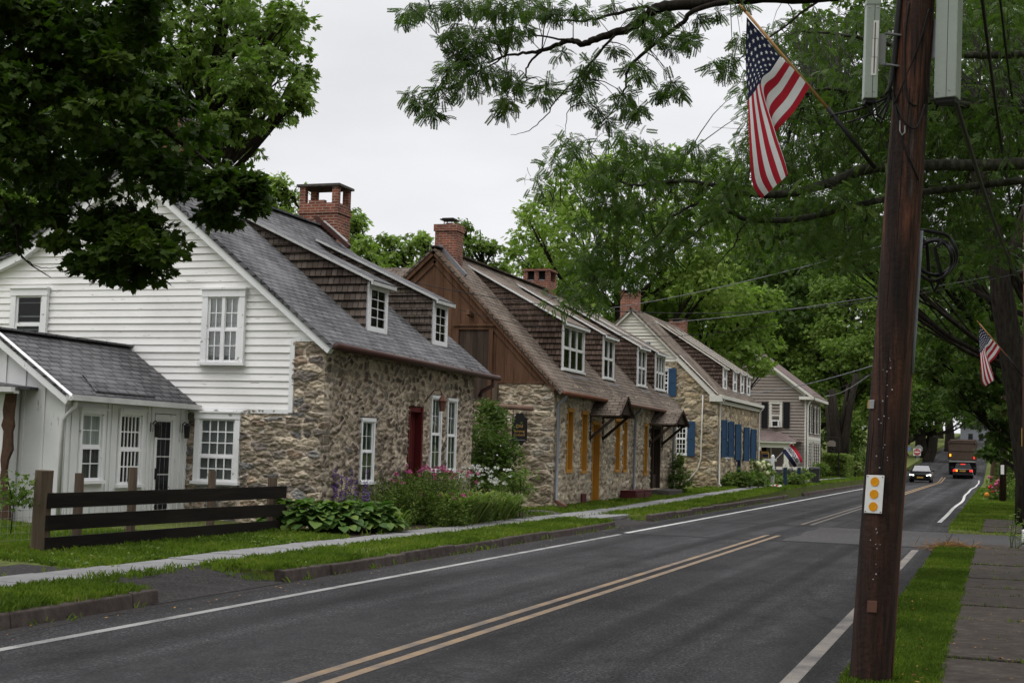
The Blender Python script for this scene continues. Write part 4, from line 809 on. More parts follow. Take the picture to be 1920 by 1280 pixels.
b = MB(); p = [onY(x, y, 59.62) for x, y in ((1318, 740), (1316, 800), (1314, 860), (1308, 880), (1297, 893), (1288, 903))]; b.tube(p, .03, 6); b.build('conduit', 'cream_trim', H3, smooth=True)
window(H3, G3, -13.85, -13.32, 4.25, 5.28, cols=4, rows=(3, 3), case=.1, n=-.02, frame='white_paint', sashm='white_paint', glass='glass_dark', mt=.03)
window(H3, G3, -13.2, -12.5, 1.75, 3.06, cols=5, rows=(3, 3), case=.1, n=-.02, frame='white_paint', sashm='white_paint', glass='glass_dark', mt=.028)
def shutter(H, o, d, w, z0, z1, mat='blue_shutter', t=.04):       # panelled leaf from hinge o along d
    o = np.array(o, float); d = np.array(d, float); d /= np.linalg.norm(d); n = np.cross(d, Z3); fr = (o, d, Z3, n); b = MB(); b.fb(fr, 0, w, z0, z1, -t/2, t/2)
    for sgn in (1,):
        b.fb(fr, 0, .06, z0, z1, t/2, t/2+.014); b.fb(fr, w-.06, w, z0, z1, t/2, t/2+.014)
        zm = z0+(z1-z0)*.52
        for a in (z0, zm-.04, z1-.1): b.fb(fr, .06, w-.06, a, a+.09, t/2, t/2+.012)
    return b.build('shutter', mat, H)
shutter(H3, (-13.3, 59.64, 0), (1, 0, 0), .34, 4.2, 5.38); shutter(H3, (-12.44, 59.64, 0), (1, 0, 0), .33, 1.68, 3.14)
for (a, c, z0, z1) in HF3:
    if z1-z0 > 2: 
        b = MB(); b.fb(F3, a, a+.1, z0, z1, -.3, .05); b.fb(F3, c-.1, c, z0, z1, -.3, .05); b.fb(F3, a, c, z1-.1, z1, -.3, .05); b.fb(F3, a+.1, c-.1, z0, z1, -.2, -.14); b.build('door', 'blue_post', H3)
    else: window(H3, F3, a+.1, c-.1, z0+.1, z1-.1, cols=3, rows=(3, 3), case=.09, n=-.05, frame='white_paint', sashm='white_paint', glass='glass_dark')
for px, wd, ya, yb in ((1359.5, .40, 787, 857), (1372.5, .40, 790, 857), (1385.5, .42, 795, 862), (1401, .42, 801, 864), (1414, .44, 804, 864)):
    p = onX(px, (ya+yb)/2, -11.0); z1 = onX(px, ya, -11.0)[2]; z0 = onX(px, yb, -11.0)[2]; an = rad(26)
    shutter(H3, (-11.13, p[1]-.2, 0), (math.sin(an), math.cos(an), 0), wd, z0, z1)
b = MB(); b.fb(G3, -14.45, -14.15, 6.22, 6.52, 0, .05); v = b.build('gable_vent', 'blue_shutter', H3); b = MB(); b.fb(G3, -14.4, -14.2, 6.27, 6.47, .05, .06); b.build('louvre', 'cream_trim', v)
def w3(o, fr, y0, y1, zb, zt): window(o, fr, y0+.12, y1-.1, zb+.08, zt-.14, cols=1, rows=(1, 1), case=.12, proj=.05, merged=True, glass='glass_dark', sill=False, head=False, frame='white_paint')
for k, y0 in enumerate((63.0, 65.6, 67.6, 69.4)):
    shed_dormer(H3, -11.6, y0, y0+.85, 4.66, 5.72, -14.9, 7.85, rf3, 'roof_brown', 'cedar_red', 'cream_trim', w3, seed=60+3*k, over=.12)
chimney(H3, -15.25, 60.45, .78, .55, 7., 8.85, 'plain'); chimney(H3, -15.15, 69.95, .78, .6, 6.8, 8.5, 'plain')
MB().beam((-14.95, 69.5, 7.95), (-14.5, 69.5, 7.5), .1, .08).build('flashing', 'lead', H3)

# ------------------------------------------------------------------ house 4: taupe clapboard
H4 = thing('taupe_house', 'taupe clapboard two storey house with black shutters and a mauve roofed porch', 'house', (-15.5, 96, .45))
G4, F4 = frY(93.2), frX(-11.65)
b = MB(); lapped(b, G4, [(-19.4, .75), (-11.65, .75), (-11.65, 5.9), (-15.5, 8.75), (-19.4, 5.9)], .2, .06, seed=5); lapped(b, F4, [(93.2, .75), (100.5, .75), (100.5, 5.9), (93.2, 5.9)], .2, .06, seed=6); b.build('clapboard_wall', 'taupe_siding', H4)
b = MB(); b.prism(ccw_wall(G4, [(-19.4, .2), (-11.7, .2), (-11.7, 5.9), (-15.5, 8.7), (-19.4, 5.9)], -.01), Y3*.1); b.box(-11.8, -11.66, 93.3, 100.5, .2, 5.9); b.box(-19.4, -11.8, 100.3, 100.5, .2, 5.9); b.prism([(-19.4, 100.5, 5.9), (-11.66, 100.5, 5.9), (-15.5, 100.5, 8.7)], (0, -.1, 0)); b.build('rear_wall', 'taupe_siding', H4)
b = MB(); slab(b, [(-11.2, 92.8, 5.75), (-11.2, 101, 5.75), (-15.5, 101, 8.98), (-15.5, 92.8, 8.98)], .1); slab(b, [(-15.5, 92.8, 8.98), (-15.5, 101, 8.98), (-19.8, 101, 5.75), (-19.8, 92.8, 5.75)], .1); b.build('roof', 'roof_mauve', H4)
b = MB(); b.beam((-15.5, 92.82, 8.84), (-11.2, 92.82, 5.6), .1, .16); b.beam((-15.5, 93.12, 8.68), (-11.7, 93.12, 5.8), .08, .22); b.beam((-15.5, 92.82, 8.84), (-19.8, 92.82, 5.6), .1, .16); b.beam((-15.5, 93.12, 8.68), (-19.4, 93.12, 5.8), .08, .22); b.box(-11.65, -11.15, 92.8, 101, 5.5, 5.68); b.box(-12.1, -11.15, 92.78, 93.15, 5.5, 5.7)
b.box(-11.78, -11.6, 93.14, 93.2, .7, 5.6); b.box(-11.66, -11.59, 93.14, 93.34, .7, 5.6); b.box(-11.66, -11.6, 100.3, 100.5, .7, 5.6); b.box(-11.66, -11.58, 93.4, 100.3, 2.85, 3.15); b.build('trim', 'cream_trim', H4)
b = MB(); b.tube([(-11.3, 93., 5.5), (-11.45, 93., 5.3), (-11.55, 93.05, 5.1), (-11.55, 93.05, .6)], .05, 6); b.build('downspout', 'cream_trim', H4)
def fpx(x0, x1, ya, yb, Y): p, q = onY(x0, yb, Y), onY(x1, ya, Y); return p[0], q[0], p[2], q[2]
a, c, z0, z1 = fpx(1446, 1463, 757, 799, 93.15); w_ = window(H4, G4, a, c, z0, z1, cols=1, rows=(1, 1), case=.13, n=.03, frame='cream_trim', sashm='cream_trim', curtain='nets', glass='glass')
ac = MB(); q0, q1, q2, q3 = fpx(1447.5, 1461.5, 788, 800, 93.1); ac.fb(G4, q0, q1, q2, q3, .05, .4); o = ac.build('air_conditioner', 'white_paint', w_); ac = MB(); ac.fb(G4, q0+.07, q1-.07, q2+.06, q3-.06, .4, .41); ac.build('grille', 'iron', w_)
for x0, x1 in ((1427.5, 1440), (1468.5, 1481)):
    p = fpx(x0, x1, 754, 802, 93.15); shutter(H4, (p[0], 93.12, 0), (1, 0, 0), p[1]-p[0], p[2], p[3], 'black_shutter')
for (y0, y1, z0, z1) in ((93.9, 95.2, 3.4, 5.1), (96.2, 99.6, 3.4, 5.1), (93.7, 95.6, .8, 2.8), (96.6, 99.9, .9, 2.8)):
    if z0 > 3: 
        n_ = 1 if y1-y0 < 2 else 2
        for k in range(n_):
            ya = y0+(y1-y0)*k/n_; yb = y0+(y1-y0)*(k+1)/n_; m = (yb-ya)/3; window(H4, F4, ya+m, yb-m, z0, z1, cols=1, rows=(1, 1), case=.1, n=.03, frame='cream_trim', sashm='cream_trim', glass='glass_dark'); shutter(H4, (-11.6, ya+.02, 0), (0, 1, 0), m-.14, z0, z1, 'black_shutter'); shutter(H4, (-11.6, yb-m+.12, 0), (0, 1, 0), m-.14, z0, z1, 'black_shutter')
    else: window(H4, F4, y0, y1, z0, z1, cols=1, rows=(1,), lights=2 if y1-y0 < 2 else 3, case=.12, n=.03, frame='cream_trim', sashm='cream_trim', glass='glass_dark', rail=.1)
PY_ = 90.4; e0 = onY(1491, 832, PY_); fl = onY(1510, 876, PY_); zf_ = onY(1474, 875, PY_)[2]
b = MB(); pe = onY(1492, 827, PY_-.3); pw = onY(1418, 808, 93.1); b.quad([(-19.4, PY_-.3, pe[2]), (pe[0], PY_-.3, pe[2]), (pe[0]-1.6, 93.2, pw[2]+.05), (-19.4, 93.2, pw[2]+.05)]); b.quad([(pe[0], PY_-.3, pe[2]), (pe[0], 93.2, pe[2]), (pe[0]-1.6, 93.2, pw[2]+.05)]); b.quad([(-19.4, PY_-.3, pe[2]-.01), (-19.4, 93.2, pe[2]-.01), (pe[0], 93.2, pe[2]-.01), (pe[0], PY_-.3, pe[2]-.01)]); b.build('porch_roof', 'roof_mauve', H4)
b = MB(); b.box(-19.4, pe[0], PY_-.28, PY_-.2, pe[2]-.12, pe[2]-.005); b.box(-19.4, pe[0]-.15, PY_-.1, PY_+.05, pe[2]-.42, pe[2]-.12)
for px in (1423, 1474): q = onY(px, 860, PY_); b.box(q[0]-.13, q[0]+.13, PY_-.13, PY_+.13, zf_, pe[2]-.4); b.box(q[0]-.18, q[0]+.18, PY_-.18, PY_+.18, zf_, zf_+.18)
b.box(-19.4, pe[0]+.5, PY_-.2, 93.1, zf_-.18, zf_); b.build('porch_frame', 'cream_trim', H4)
b = MB(); b.box(-16.2, -14.2, 93.1, 93.165, zf_, pe[2]-.2); b.build('porch_door', 'interior', H4); b = MB(); b.box(-13.95, -13.85, 93.08, 93.17, zf_, pe[2]-.3); b.build('door_frame', 'cream_trim', H4)

# ------------------------------------------------------------------ fence and wire fence
FN = thing('board_fence', 'black three-rail board fence with a weathered split post at its end', 'fence', (-11.86, 19, .14))
b = MB(); b.tube([(-11.90, 15.85, .05), (-11.9, 15.85, .7), (-11.88, 15.84, 1.27)], [.125, .118, .12], 9); pf = b.build('post', 'post_wood', FN)
for z, tl in ((.77, .012), (.48, -.01), (.19, .006)):
    b = MB(); b.hexa([(-11.80, 15.8, z+.005), (-11.76, 15.8, z+.005), (-11.78, 22.45, z-.02+tl), (-11.82, 22.45, z-.02+tl), (-11.80, 15.8, z+.205), (-11.76, 15.8, z+.205), (-11.78, 22.45, z+.19+tl), (-11.82, 22.45, z+.19+tl)]); b.build('rail', 'rail_black', FN)
b = MB(); b.tube([(-11.93, 22.2, .05), (-11.93, 22.2, 1.12)], .085, 8); b.build('post', 'post_wood', FN)
WF = thing('wire_fence', 'low garden wire fence on split wood posts behind the black rails', 'fence', (-12.7, 19, .14))
for y, hh in ((17.6, 1.2), (18.95, 1.28), (21.3, 1.22)):
    b = MB(); b.tube([(-12.6, y, .05), (-12.6, y+.01, .8), (-12.61, y+.02, hh)], [.075, .07, .066], 8); b.build('post', 'post_wood', WF)
b = MB(); y0, y1 = 15.2, 21.3; mi_ = 0
for k in range(8): z = .2+k*.1; b.beam((-12.62, y0, z), (-12.62, y1, z), .004, .004)
for k in range(42): y = y0+k*.15; b.beam((-12.62, y, .18), (-12.62, y, .92), .003, .003)
b.beam((-12.63, 15.05, .1), (-12.63, 15.05, .95), .03, .03); b.build('wire', 'metal', WF)

# ------------------------------------------------------------------ utility poles, boxes, plates
UP = thing('utility_pole', 'brown creosoted utility pole carrying cabinets and a plate of orange dots', 'utility pole', (-.9, 10.96, .05))
pa, pb = np.array([-.913, 10.98, -.3]), np.array([-.41, 10.53, 7.5]); ax = (pb-pa)/np.linalg.norm(pb-pa); AXR = np.cross(ax, (pa-EYE)*[1, 1, 0]); AXR /= -np.linalg.norm(AXR)
def pole_at(z): return pa+(pb-pa)*((z-pa[2])/(pb[2]-pa[2]))
def pole_r(z): return .149-.0045*z
toc = np.array([CF[0], CF[1], 0]); view = (EYE-pa)*[1, 1, 0]; view /= np.linalg.norm(view); side = np.cross(Z3, view); side /= np.linalg.norm(side)   # side = to the right as seen from the pavement
side = -side if side@CR < 0 else side
b = MB(); R = random.Random(8); zs = np.linspace(-.3, 7.5, 60); b.tube([pole_at(z) for z in zs], [pole_r(z)*(1+R.uniform(-.012, .012)) for z in zs], 28); b.build('shaft', 'pole', UP, smooth=True)
def on_pole(z, ang, out=0.): t = rad(ang); return pole_at(z)+(view*math.cos(t)+side*math.sin(t))*(pole_r(z)+out)
def plate(z0, z1, w, ang, mat, name, out=.006, th=.004, parent=UP):
    t = rad(ang); n = view*math.cos(t)+side*math.sin(t); r = np.cross(Z3, n); r = -r if r@side < 0 else r
    u = pole_at(z1)-pole_at(z0); u /= np.linalg.norm(u); c = on_pole((z0+z1)/2, ang, out); fr = (c, r, u, n); h = (z1-z0)/2
    b = MB(); b.fb(fr, -w/2, w/2, -h, h, 0, th); return b.build(name, mat, parent, bevel=.004), fr
SP = thing('reflector_plate', 'white plate with three orange reflector dots nailed to the near pole', 'sign', tuple(on_pole(1.4, -24)))
pl, fr = plate(1.318, 1.596, .138, -24, 'sign_white', 'plate', parent=SP)
for k in (-1, 0, 1):
    b = MB(); c = fr[0]+fr[2]*(k*.091); n = 24
    b.prism([c+fr[3]*.0075+fr[1]*(.0335*math.cos(2*math.pi*j/n))+fr[2]*(.0335*math.sin(2*math.pi*j/n)) for j in range(n)], -fr[3]*.003); b.build('reflector', 'reflector', SP)
b = MB()
for sx in (-1, 1):
    for sy in (-1, 1): b.ball(fr[0]+fr[1]*sx*.058+fr[2]*sy*.128+fr[3]*.005, .005, 6, 4)
b.build('rivet', 'rust', SP)
b = MB()
for k in range(30): z = R.choice([R.uniform(1.1, 1.3), R.uniform(1.6, 2.1), R.uniform(2.1, 2.5), R.uniform(.7, 1.3)]); b.ball(on_pole(z, R.gauss(-12, 9), .0), R.uniform(.003, .007), 6, 4)
b.build('nail', 'metal', UP)
for k in range(16):
    z0 = R.uniform(.1, 4.6); L_ = R.uniform(.35, 1.3); an = R.uniform(-75, 75); b = MB(); m_ = 9; b.tube([on_pole(z0+L_*i/m_, an+R.gauss(0, .9), -.0035) for i in range(m_+1)], [.0012+.0058*math.sin(math.pi*(i+.3)/(m_+.6))*R.uniform(.6, 1) for i in range(m_+1)], 5); b.build('drying_crack', 'interior', UP)
b = MB()
for z, an, w_, h_ in ((.60, -8, .07, .085),): plate(z, z+h_, w_, an, 'rust', 'rust_plate')
plate(2.08, 2.145, .07, -58, 'metal', 'number_tag'); p_, fr = plate(2.083, 2.142, .03, -75, 'gold', 'number_tag', out=.011)
b = MB(); cond = [pole_at(z)+side*(pole_r(z)+.012)-view*.03 for z in np.linspace(2.35, 3.4, 5)]; b.tube(cond, .014, 8); b.build('conduit', 'pipe_grey', UP, smooth=True); b = MB(); cond = [pole_at(z)+side*(pole_r(z)+.0)-view*.05 for z in np.linspace(0, 2.4, 5)]; b.tube(cond, .016, 8); b.build('conduit', 'rust', UP, smooth=True)
# hook, cable clutter on the shaft
b = MB(); h0 = on_pole(4.18, -28, .005); b.tube([h0, h0-Z3*.08+view*.02, h0-Z3*.11+side*.015+view*.02, h0-Z3*.09+side*.035+view*.02, h0-Z3*.04+side*.035+view*.015], .005, 6); b.build('hook', 'metal', UP)
def pole_cable(pts, r, name='cable', mat='iron', parent=UP):
    P = [on_pole(z, a, o) for z, a, o in pts]; Q = []
    for k in range(len(P)-1):
        p0, p1, p2, p3 = P[max(k-1, 0)], P[k], P[k+1], P[min(k+2, len(P)-1)]
        for t in np.linspace(0, 1, 7)[:-1]: Q.append(.5*((2*p1)+(-p0+p2)*t+(2*p0-5*p1+4*p2-p3)*t*t+(-p0+3*p1-3*p2+p3)*t**3))
    Q.append(P[-1]); b = MB(); b.tube(Q, r, 7); return b.build(name, mat, parent, smooth=True)
for a in (-58, -66, -74, -82): pole_cable([(7.4, a, .01), (6, a+3, .012), (5., a, .014), (4.55, a-4, .02), (4.4, a-10, .05)], .011)
pole_cable([(5.05, -25, .004), (4.8, -30, .006), (4.4, -15, .006), (4.3, 5, .006), (4.29, 20, .006)], .006)
pole_cable([(4.4, -60, .02), (4.2, -35, .012), (4.0, -10, .01), (3.85, 20, .008), (3.75, 45, .008)], .008)
pole_cable([(5.0, 40, .006), (4.7, 10, .006), (4.3, -50, .02)], .006)
pole_cable([(4.45, -78, .02), (4.2, -20, .012), (4.12, 20, .02), (4.3, 48, .01)], .007)
def cabinet(px, pytop, pybot, w, D, label, seed, fw=.62):
    """long grey-green equipment cabinet: bevelled body, lid seam, foot, bracket to the pole"""
    top, bot = at(px+6, pytop, D), at(px, pybot, D); z0, z1 = bot[2], top[2]; c = (bot+top)/2
    T = thing('equipment_cabinet', label, 'cabinet', tuple(bot))
    an = rad(18 if seed else -10); r = side*math.cos(an)+view*math.sin(an); n = np.cross(r, Z3); n = n if n@view > 0 else -n; u = (top-bot)/np.linalg.norm(top-bot)
    fr = (bot, r, u, n); H = np.linalg.norm(top-bot); b = MB(); b.fb(fr, -w/2, w/2, 0, H, -w*fw, w*.35); b.fb(fr, -w/2-.004, w/2+.004, H-.03, H+.012, -w*fw-.004, w*.35+.004); b.build('body', 'cabinet', T, bevel=.006)
    b = MB(); b.fb(fr, -.002+.01, .002+.01, 0, H-.03, w*.35, w*.352); b.fb(fr, -w/2+.012, w/2-.012, -.03, 0, -w*.5, w*.28); b.build('seam', 'iron', T)
    b = MB()
    for x, y in ((-w*.35, .04), (w*.2, .05), (-w*.3, H-.05), (w*.3, H-.05)): b.ball(fr[0]+r*x+u*y+n*w*.352, .006, 6, 4)
    b.build('screw', 'metal', T)
    sgn = 1 if ((pole_at(c[2])-c)@r) > 0 else -1
    b = MB(); b.fb(fr, sgn*w*.5, sgn*(w*.5+.055), H*.36, H*.68, -.03, -.01) if sgn > 0 else b.fb(fr, sgn*(w*.5+.055), sgn*w*.5, H*.36, H*.68, -.03, -.01)
    q0, q1 = fr[0]+r*sgn*(w*.5+.05)+u*H*.36, fr[0]+r*sgn*(w*.5+.05)+u*H*.68
    for q in (q0, q1): pc = pole_at(q[2]); d_ = pc-q; d_ = d_/np.linalg.norm(d_)*(np.linalg.norm(d_)-pole_r(q[2])+.01); b.beam(q, q+d_, .03, .012)
    b.build('bracket', 'metal', T); return T, fr, H
T, fr, H = cabinet(1631, 4, 186, .098, 10.42, 'slim grey-green cabinet with silver label strips on the pole beside the flag', 0)
b = MB(); wv = .098*.352
for k in range(3): b.fb(fr, -.004+k*.004, .034+k*.004, .165+k*.135, .165+k*.135+.13, wv, wv+.003)
b.build('label_strip', 'sign_white', T); b = MB(); b.fb(fr, .012, .02, .18, .55, wv+.003, wv+.004); b.build('label_print', 'rust', T)
cabinet(1775, -40, 186, .16, 10.4, 'wide grey-green cabinet on the right face of the pole', 1, .5)
b = MB()
for k, (dx, dz) in enumerate(((-.05, -.14), (-.02, -.2), (.02, -.17))):
    s0 = at(1625+k*8, 192, 10.42); e0 = on_pole(4.42, -75, .02); m = (s0+e0)/2+Z3*dz; b.tube([s0, s0*.7+m*.3-Z3*.06, m, e0*.7+m*.3-Z3*.03, e0], .0085, 6)
s0 = at(1557, 217, 10.4); b.tube([s0, (s0+on_pole(4.38, -75, .02))/2-Z3*.02, on_pole(4.38, -75, .02)], .01, 6); s0 = at(1590, 230, 10.4); b.tube([s0, (s0+on_pole(4.36, -75, .02))/2-Z3*.03, on_pole(4.38, -75, .02)], .008, 6); b.build('loop', 'iron', UP, smooth=True)
CC = thing('cable_coil', 'loose coil of black cable strapped to the right of the near pole', 'cable', tuple(at(1755, 480, 10.8)))
b = MB(); Q = []
for t in np.linspace(0, 1, 70):
    a = -1.2+t*6.28*2.6; rx = 38-6*t; ry = 42-10*math.sin(3*t); Q.append(at(1757+rx*math.cos(a)-6*t, 478+ry*math.sin(a)+10*t, 10.8-.08*t+.03*math.sin(5*a)))
b.tube([at(1716, 432, 10.75), at(1735, 432, 10.78)]+Q, .014, 7); b.tube([at(1718, 436, 10.75), at(1738, 460, 10.8), at(1742, 520, 10.8), at(1752, 545, 10.78), at(1766, 520, 10.74), at(1752, 465, 10.72), at(1765, 455, 10.72)], .016, 7); b.build('cable', 'iron', CC, smooth=True)
P2 = thing('utility_pole', 'weathered reddish pole at the right frame edge carrying the second flag', 'utility pole', (.66, 33.1, .06))
b = MB(); b.tube([(.66, 33.1, -.1), (.66, 33.1, 3), (.66, 33.1, 9.5)], [.15, .14, .11], 14); b.build('shaft', 'pole', P2, smooth=True); MB().box(.5, .8, 32.4, 32.7, .05, .32).build('ground_box', 'sign_white', P2, bevel=.02)
MB().box(.50, .515, 32.95, 33.0, 2.1, 2.5).build('marker_strip', 'plate_gold', P2)
P3 = thing('utility_pole', 'short dark pole with white number tag rising out of the red flowers', 'utility pole', (.23, 64.9, .06))
b = MB(); b.tube([(.23, 64.9, -.1), (.27, 64.9, 6.5)], [.15, .12], 12); b.build('shaft', 'pole', P3, smooth=True); q = at(1879.5, 880, 60.7); b = MB(); b.box(q[0]-.07, q[0]+.07, q[1]-.02, q[1], q[2]-.2, q[2]+.2); b.build('number_tag', 'sign_white', P3)
P4 = thing('utility_pole', 'pale dead trunk-like pole draped with creeper beside the road', 'utility pole', (-.15, 84, .06))
q0, q1 = at(1864, 893, 80), at(1870, 800, 80); b = MB(); b.tube([q0-Z3*.5, q1], [.28, .2], 10); b.build('shaft', 'log', P4, smooth=True)

# ------------------------------------------------------------------ flags
def stars_and_stripes(label, shift, group):
    T = thing('american_flag', label, 'flag', tuple(at(1640, 315, 10.5)+shift), group); D0 = 10.38
    rows = {0.: [(1400, 32, .02), (1398, 110, .03), (1402, 188, .0), (1406, 290, -.05), (1411, 345, -.04), (1428, 372, -.02)],
            .27: [(1431, 67, .0), (1418, 115, .0), (1415, 172, -.02), (1429, 270, -.08), (1441, 322, -.09), (1453, 350, -.08)],
            .54: [(1463, 106, .0), (1446, 132, -.02), (1427, 158, -.06), (1450, 240, -.1), (1470, 300, -.11), (1477, 326, -.11)],
            .77: [(1490, 132, .0), (1468, 168, .01), (1442, 206, .0), (1452, 262, .05), (1458, 300, .07), (1462, 322, .07)],
            1.: [(1518, 163, .0), (1490, 208, .02), (1454, 250, .03), (1449, 285, .08), (1446, 305, .1), (1448, 318, .1)]}
    ts = sorted(rows); ss = [0, .2, .4, .7, .87, 1.]
    def cr(P, xs_, x):
        k = max(0, min(len(xs_)-2, int(np.searchsorted(xs_, x)-1))); t = (x-xs_[k])/(xs_[k+1]-xs_[k]); p0, p1, p2, p3 = P[max(k-1, 0)], P[k], P[k+1], P[min(k+2, len(P)-1)]
        return .5*((2*p1)+(-p0+p2)*t+(2*p0-5*p1+4*p2-p3)*t*t+(-p0+3*p1-3*p2+p3)*t**3)
    def S(s, t):
        c = [cr([np.array(p, float) for p in rows[tt]], ss, s) for tt in ts]; p = cr(c, ts, t); return at(p[0], p[1], D0+p[2]*.9+.012*math.sin(9*t+7*s)*min(1, 3*s))+shift
    nt_, ns = 52, 60; V = [S(i/ns, j/nt_) for i in range(ns+1) for j in range(nt_+1)]; F = []; M = []
    for i in range(ns):
        for j in range(nt_):
            F.append((i*(nt_+1)+j, i*(nt_+1)+j+1, (i+1)*(nt_+1)+j+1, (i+1)*(nt_+1)+j)); st = int(j*13/nt_); M.append(2 if (i < ns*.4 and st < 7) else (0 if st % 2 == 0 else 1))
    b = MB(); b.v = [tuple(v) for v in V]; b.f = F; b.m = M; b.build('cloth', ['cloth_red', 'cloth_white', 'navy'], T, smooth=True)
    b = MB(); h = 7/13
    for rw in range(9):
        for k in range(6 if rw % 2 == 0 else 5):
            s = .4*((k*2+1 if rw % 2 == 0 else k*2+2)/12); t = h*(rw+1)/10
            for sd_ in (-1, 1):
                pts = []
                for q in range(10):
                    rr = (.024 if q % 2 == 0 else .0098); a = math.pi*q/5; pts.append((s+rr*math.cos(a)/1.66*1.05, t+rr*math.sin(a)*1.05))
                P = [S(max(0, x), max(0, y)) for x, y in pts]; n = np.cross(P[2]-P[0], P[5]-P[0]); n /= np.linalg.norm(n)+1e-9; b.quad([p+n*.004*sd_ for p in P])
    b.build('star', 'cloth_white', T)['kind'] = 'stuff'
    st0, st1, en = at(1386, 8, D0)+shift, at(1555, 207, D0+.03)+shift, at(1641, 316, 10.44)+shift
    b = MB(); b.tube([st0, st0*.93+st1*.07], [.006, .013], 8); b.tube([st0*.93+st1*.07, st1], .0115, 8); b.build('staff', 'staff_wood', T, smooth=True); b = MB(); b.tube([st1+(st0-st1)*.02, en], .017, 8); b.build('bracket', 'iron', T, smooth=True)
    return T
stars_and_stripes('striped flag with white stars hanging from a wooden staff on the near pole', np.zeros(3), 'flags on the utility poles')
sh = at(1918, 705, 30.6)-at(1641, 316, 10.44)
stars_and_stripes('smaller looking far flag with stars and stripes on the pole at the frame edge', sh, 'flags on the utility poles')
# antiques flag on its white sign post
WP = thing('sign_post', 'white wooden sign post with cross arm and hanging blue board', 'sign post', (-9.73, 65.6, .4))
q = at(1448.5, 897, 65); top = at(1450, 855, 65); b = MB(); b.box(q[0]-.07, q[0]+.07, q[1]-.07, q[1]+.07, .3, top[2]); b.hexa([(q[0]-.07, q[1]-.07, top[2]), (q[0]+.07, q[1]-.07, top[2]), (q[0]+.07, q[1]+.07, top[2]), (q[0]-.07, q[1]+.07, top[2]), (q[0]-.03, q[1]-.03, top[2]+.08), (q[0]+.03, q[1]-.03, top[2]+.08), (q[0]+.03, q[1]+.03, top[2]+.08), (q[0]-.03, q[1]+.03, top[2]+.08)]); az = at(1450, 862, 65)[2]; b.box(q[0]-.45, q[0]+.17, q[1]-.05, q[1]+.05, az-.06, az+.05); b.build('post', 'white_paint', WP)
b = MB(); b.box(q[0]-.45, q[0]-.1, q[1]-.02, q[1]+.02, az-.42, az-.1); bo = b.build('board', 'sign_blue', WP); b = MB(); b.box(q[0]-.47, q[0]-.45, q[1]-.03, q[1]+.03, az-.44, az-.08); b.box(q[0]-.1, q[0]-.08, q[1]-.03, q[1]+.03, az-.44, az-.08); b.box(q[0]-.45, q[0]-.1, q[1]-.03, q[1]+.03, az-.1, az-.08); b.build('frame', 'white_paint', bo)
b = MB(); cx_, cz_ = q[0]-.24, az-.26; b.prism([(cx_+.09*math.cos(t), q[1]-.024, cz_+.09*math.sin(t)) for t in np.linspace(0, 2*math.pi, 17)[:-1]], (0, .003, 0)); b.build('emblem', 'cloth_white', bo)
b = MB(); b.prism([(cx_+.06*math.cos(t), q[1]-.03, cz_+.06*math.sin(t)) for t in np.linspace(0, 2*math.pi, 17)[:-1]], (0, .003, 0)); b.build('emblem', 'blue_shutter', bo)
AF = thing('shop_flag', 'red white and navy flag lettered ANTIQUES on the white sign post', 'flag', tuple(top))
c00, c01, c10, c11 = (1484, 831), (1466, 846), (1505, 865), (1489, 876)
def AS(u, v):        # u along the lettering, v from red edge to navy edge
    a = np.array(c00)*(1-u)*(1-v)+np.array(c10)*u*(1-v)+np.array(c01)*(1-u)*v+np.array(c11)*u*v; bow = 4*u*(1-u)
    return at(a[0]+2.2*bow*(1-v)-.5*bow*v, a[1]-1.5*bow, 64.7+.1*math.sin(5*u+2*v))
b = MB(); nu_, nv_ = 16, 12
for i in range(nu_):
    for j in range(nv_): b.quad([AS(i/nu_, j/nv_), AS((i+1)/nu_, j/nv_), AS((i+1)/nu_, (j+1)/nv_), AS(i/nu_, (j+1)/nv_)], 0 if j < nv_*.25 else (1 if j < nv_*.66 else 2))
b.build('cloth', ['cloth_red', 'cloth_white', 'navy'], AF, smooth=True)
text_to('lettering', 'ANTIQUES', .27, 'iron', AF, lambda x, y: AS(.5+x*.60, .46-y*1.5)+(EYE-at(1485, 850, 64.7))/64*.06, bold=.01)
b = MB(); b.tube([at(1449, 866, 65), at(1485.5, 829.5, 64.75)], .014, 6); b.build('staff', 'white_paint', AF)
HM = thing('historic_marker', 'navy and gold roadside history marker half hidden behind the blue shutters', 'sign', tuple(at(1430, 880, 72)))
q = at(1427, 858, 72); b = MB(); b.prism([q+X3*x+Z3*z for x, z in ((-.42, -.34), (.38, -.34), (.38, .30), (.02, .30), (-.02, .38), (-.3, .38), (-.42, .30))], Y3*.05); b.build('plate', 'navy', HM)
b = MB()
for (x0, z0, x1, z1) in ((-.42, -.34, .38, -.34), (.38, -.34, .38, .3), (.38, .3, .02, .3), (.02, .3, -.02, .38), (-.02, .38, -.3, .38)): b.beam(q+X3*x0+Z3*z0-Y3*.01, q+X3*x1+Z3*z1-Y3*.01, .03, .04)
b.build('border', 'gold', HM)
b = MB()
for k, (x0, x1, hh) in enumerate(((-.36, .32, .05), (-.3, .05, .03), (-.36, .34, .03), (-.36, .3, .03), (-.3, .1, .03))):
    R2 = random.Random(k); x = x0
    while x < x1: wl = R2.uniform(.03, .06); b.box(q[0]+x, q[0]+x+wl, q[1]-.008, q[1]-.002, q[2]+.2-k*.1, q[2]+.2-k*.1+hh); x += wl+.02
b.build('lettering', 'gold', HM); b = MB(); b.tube([(q[0], q[1]+.03, .3), (q[0], q[1]+.03, q[2]-.3)], .04, 6); b.build('post', 'navy', HM)
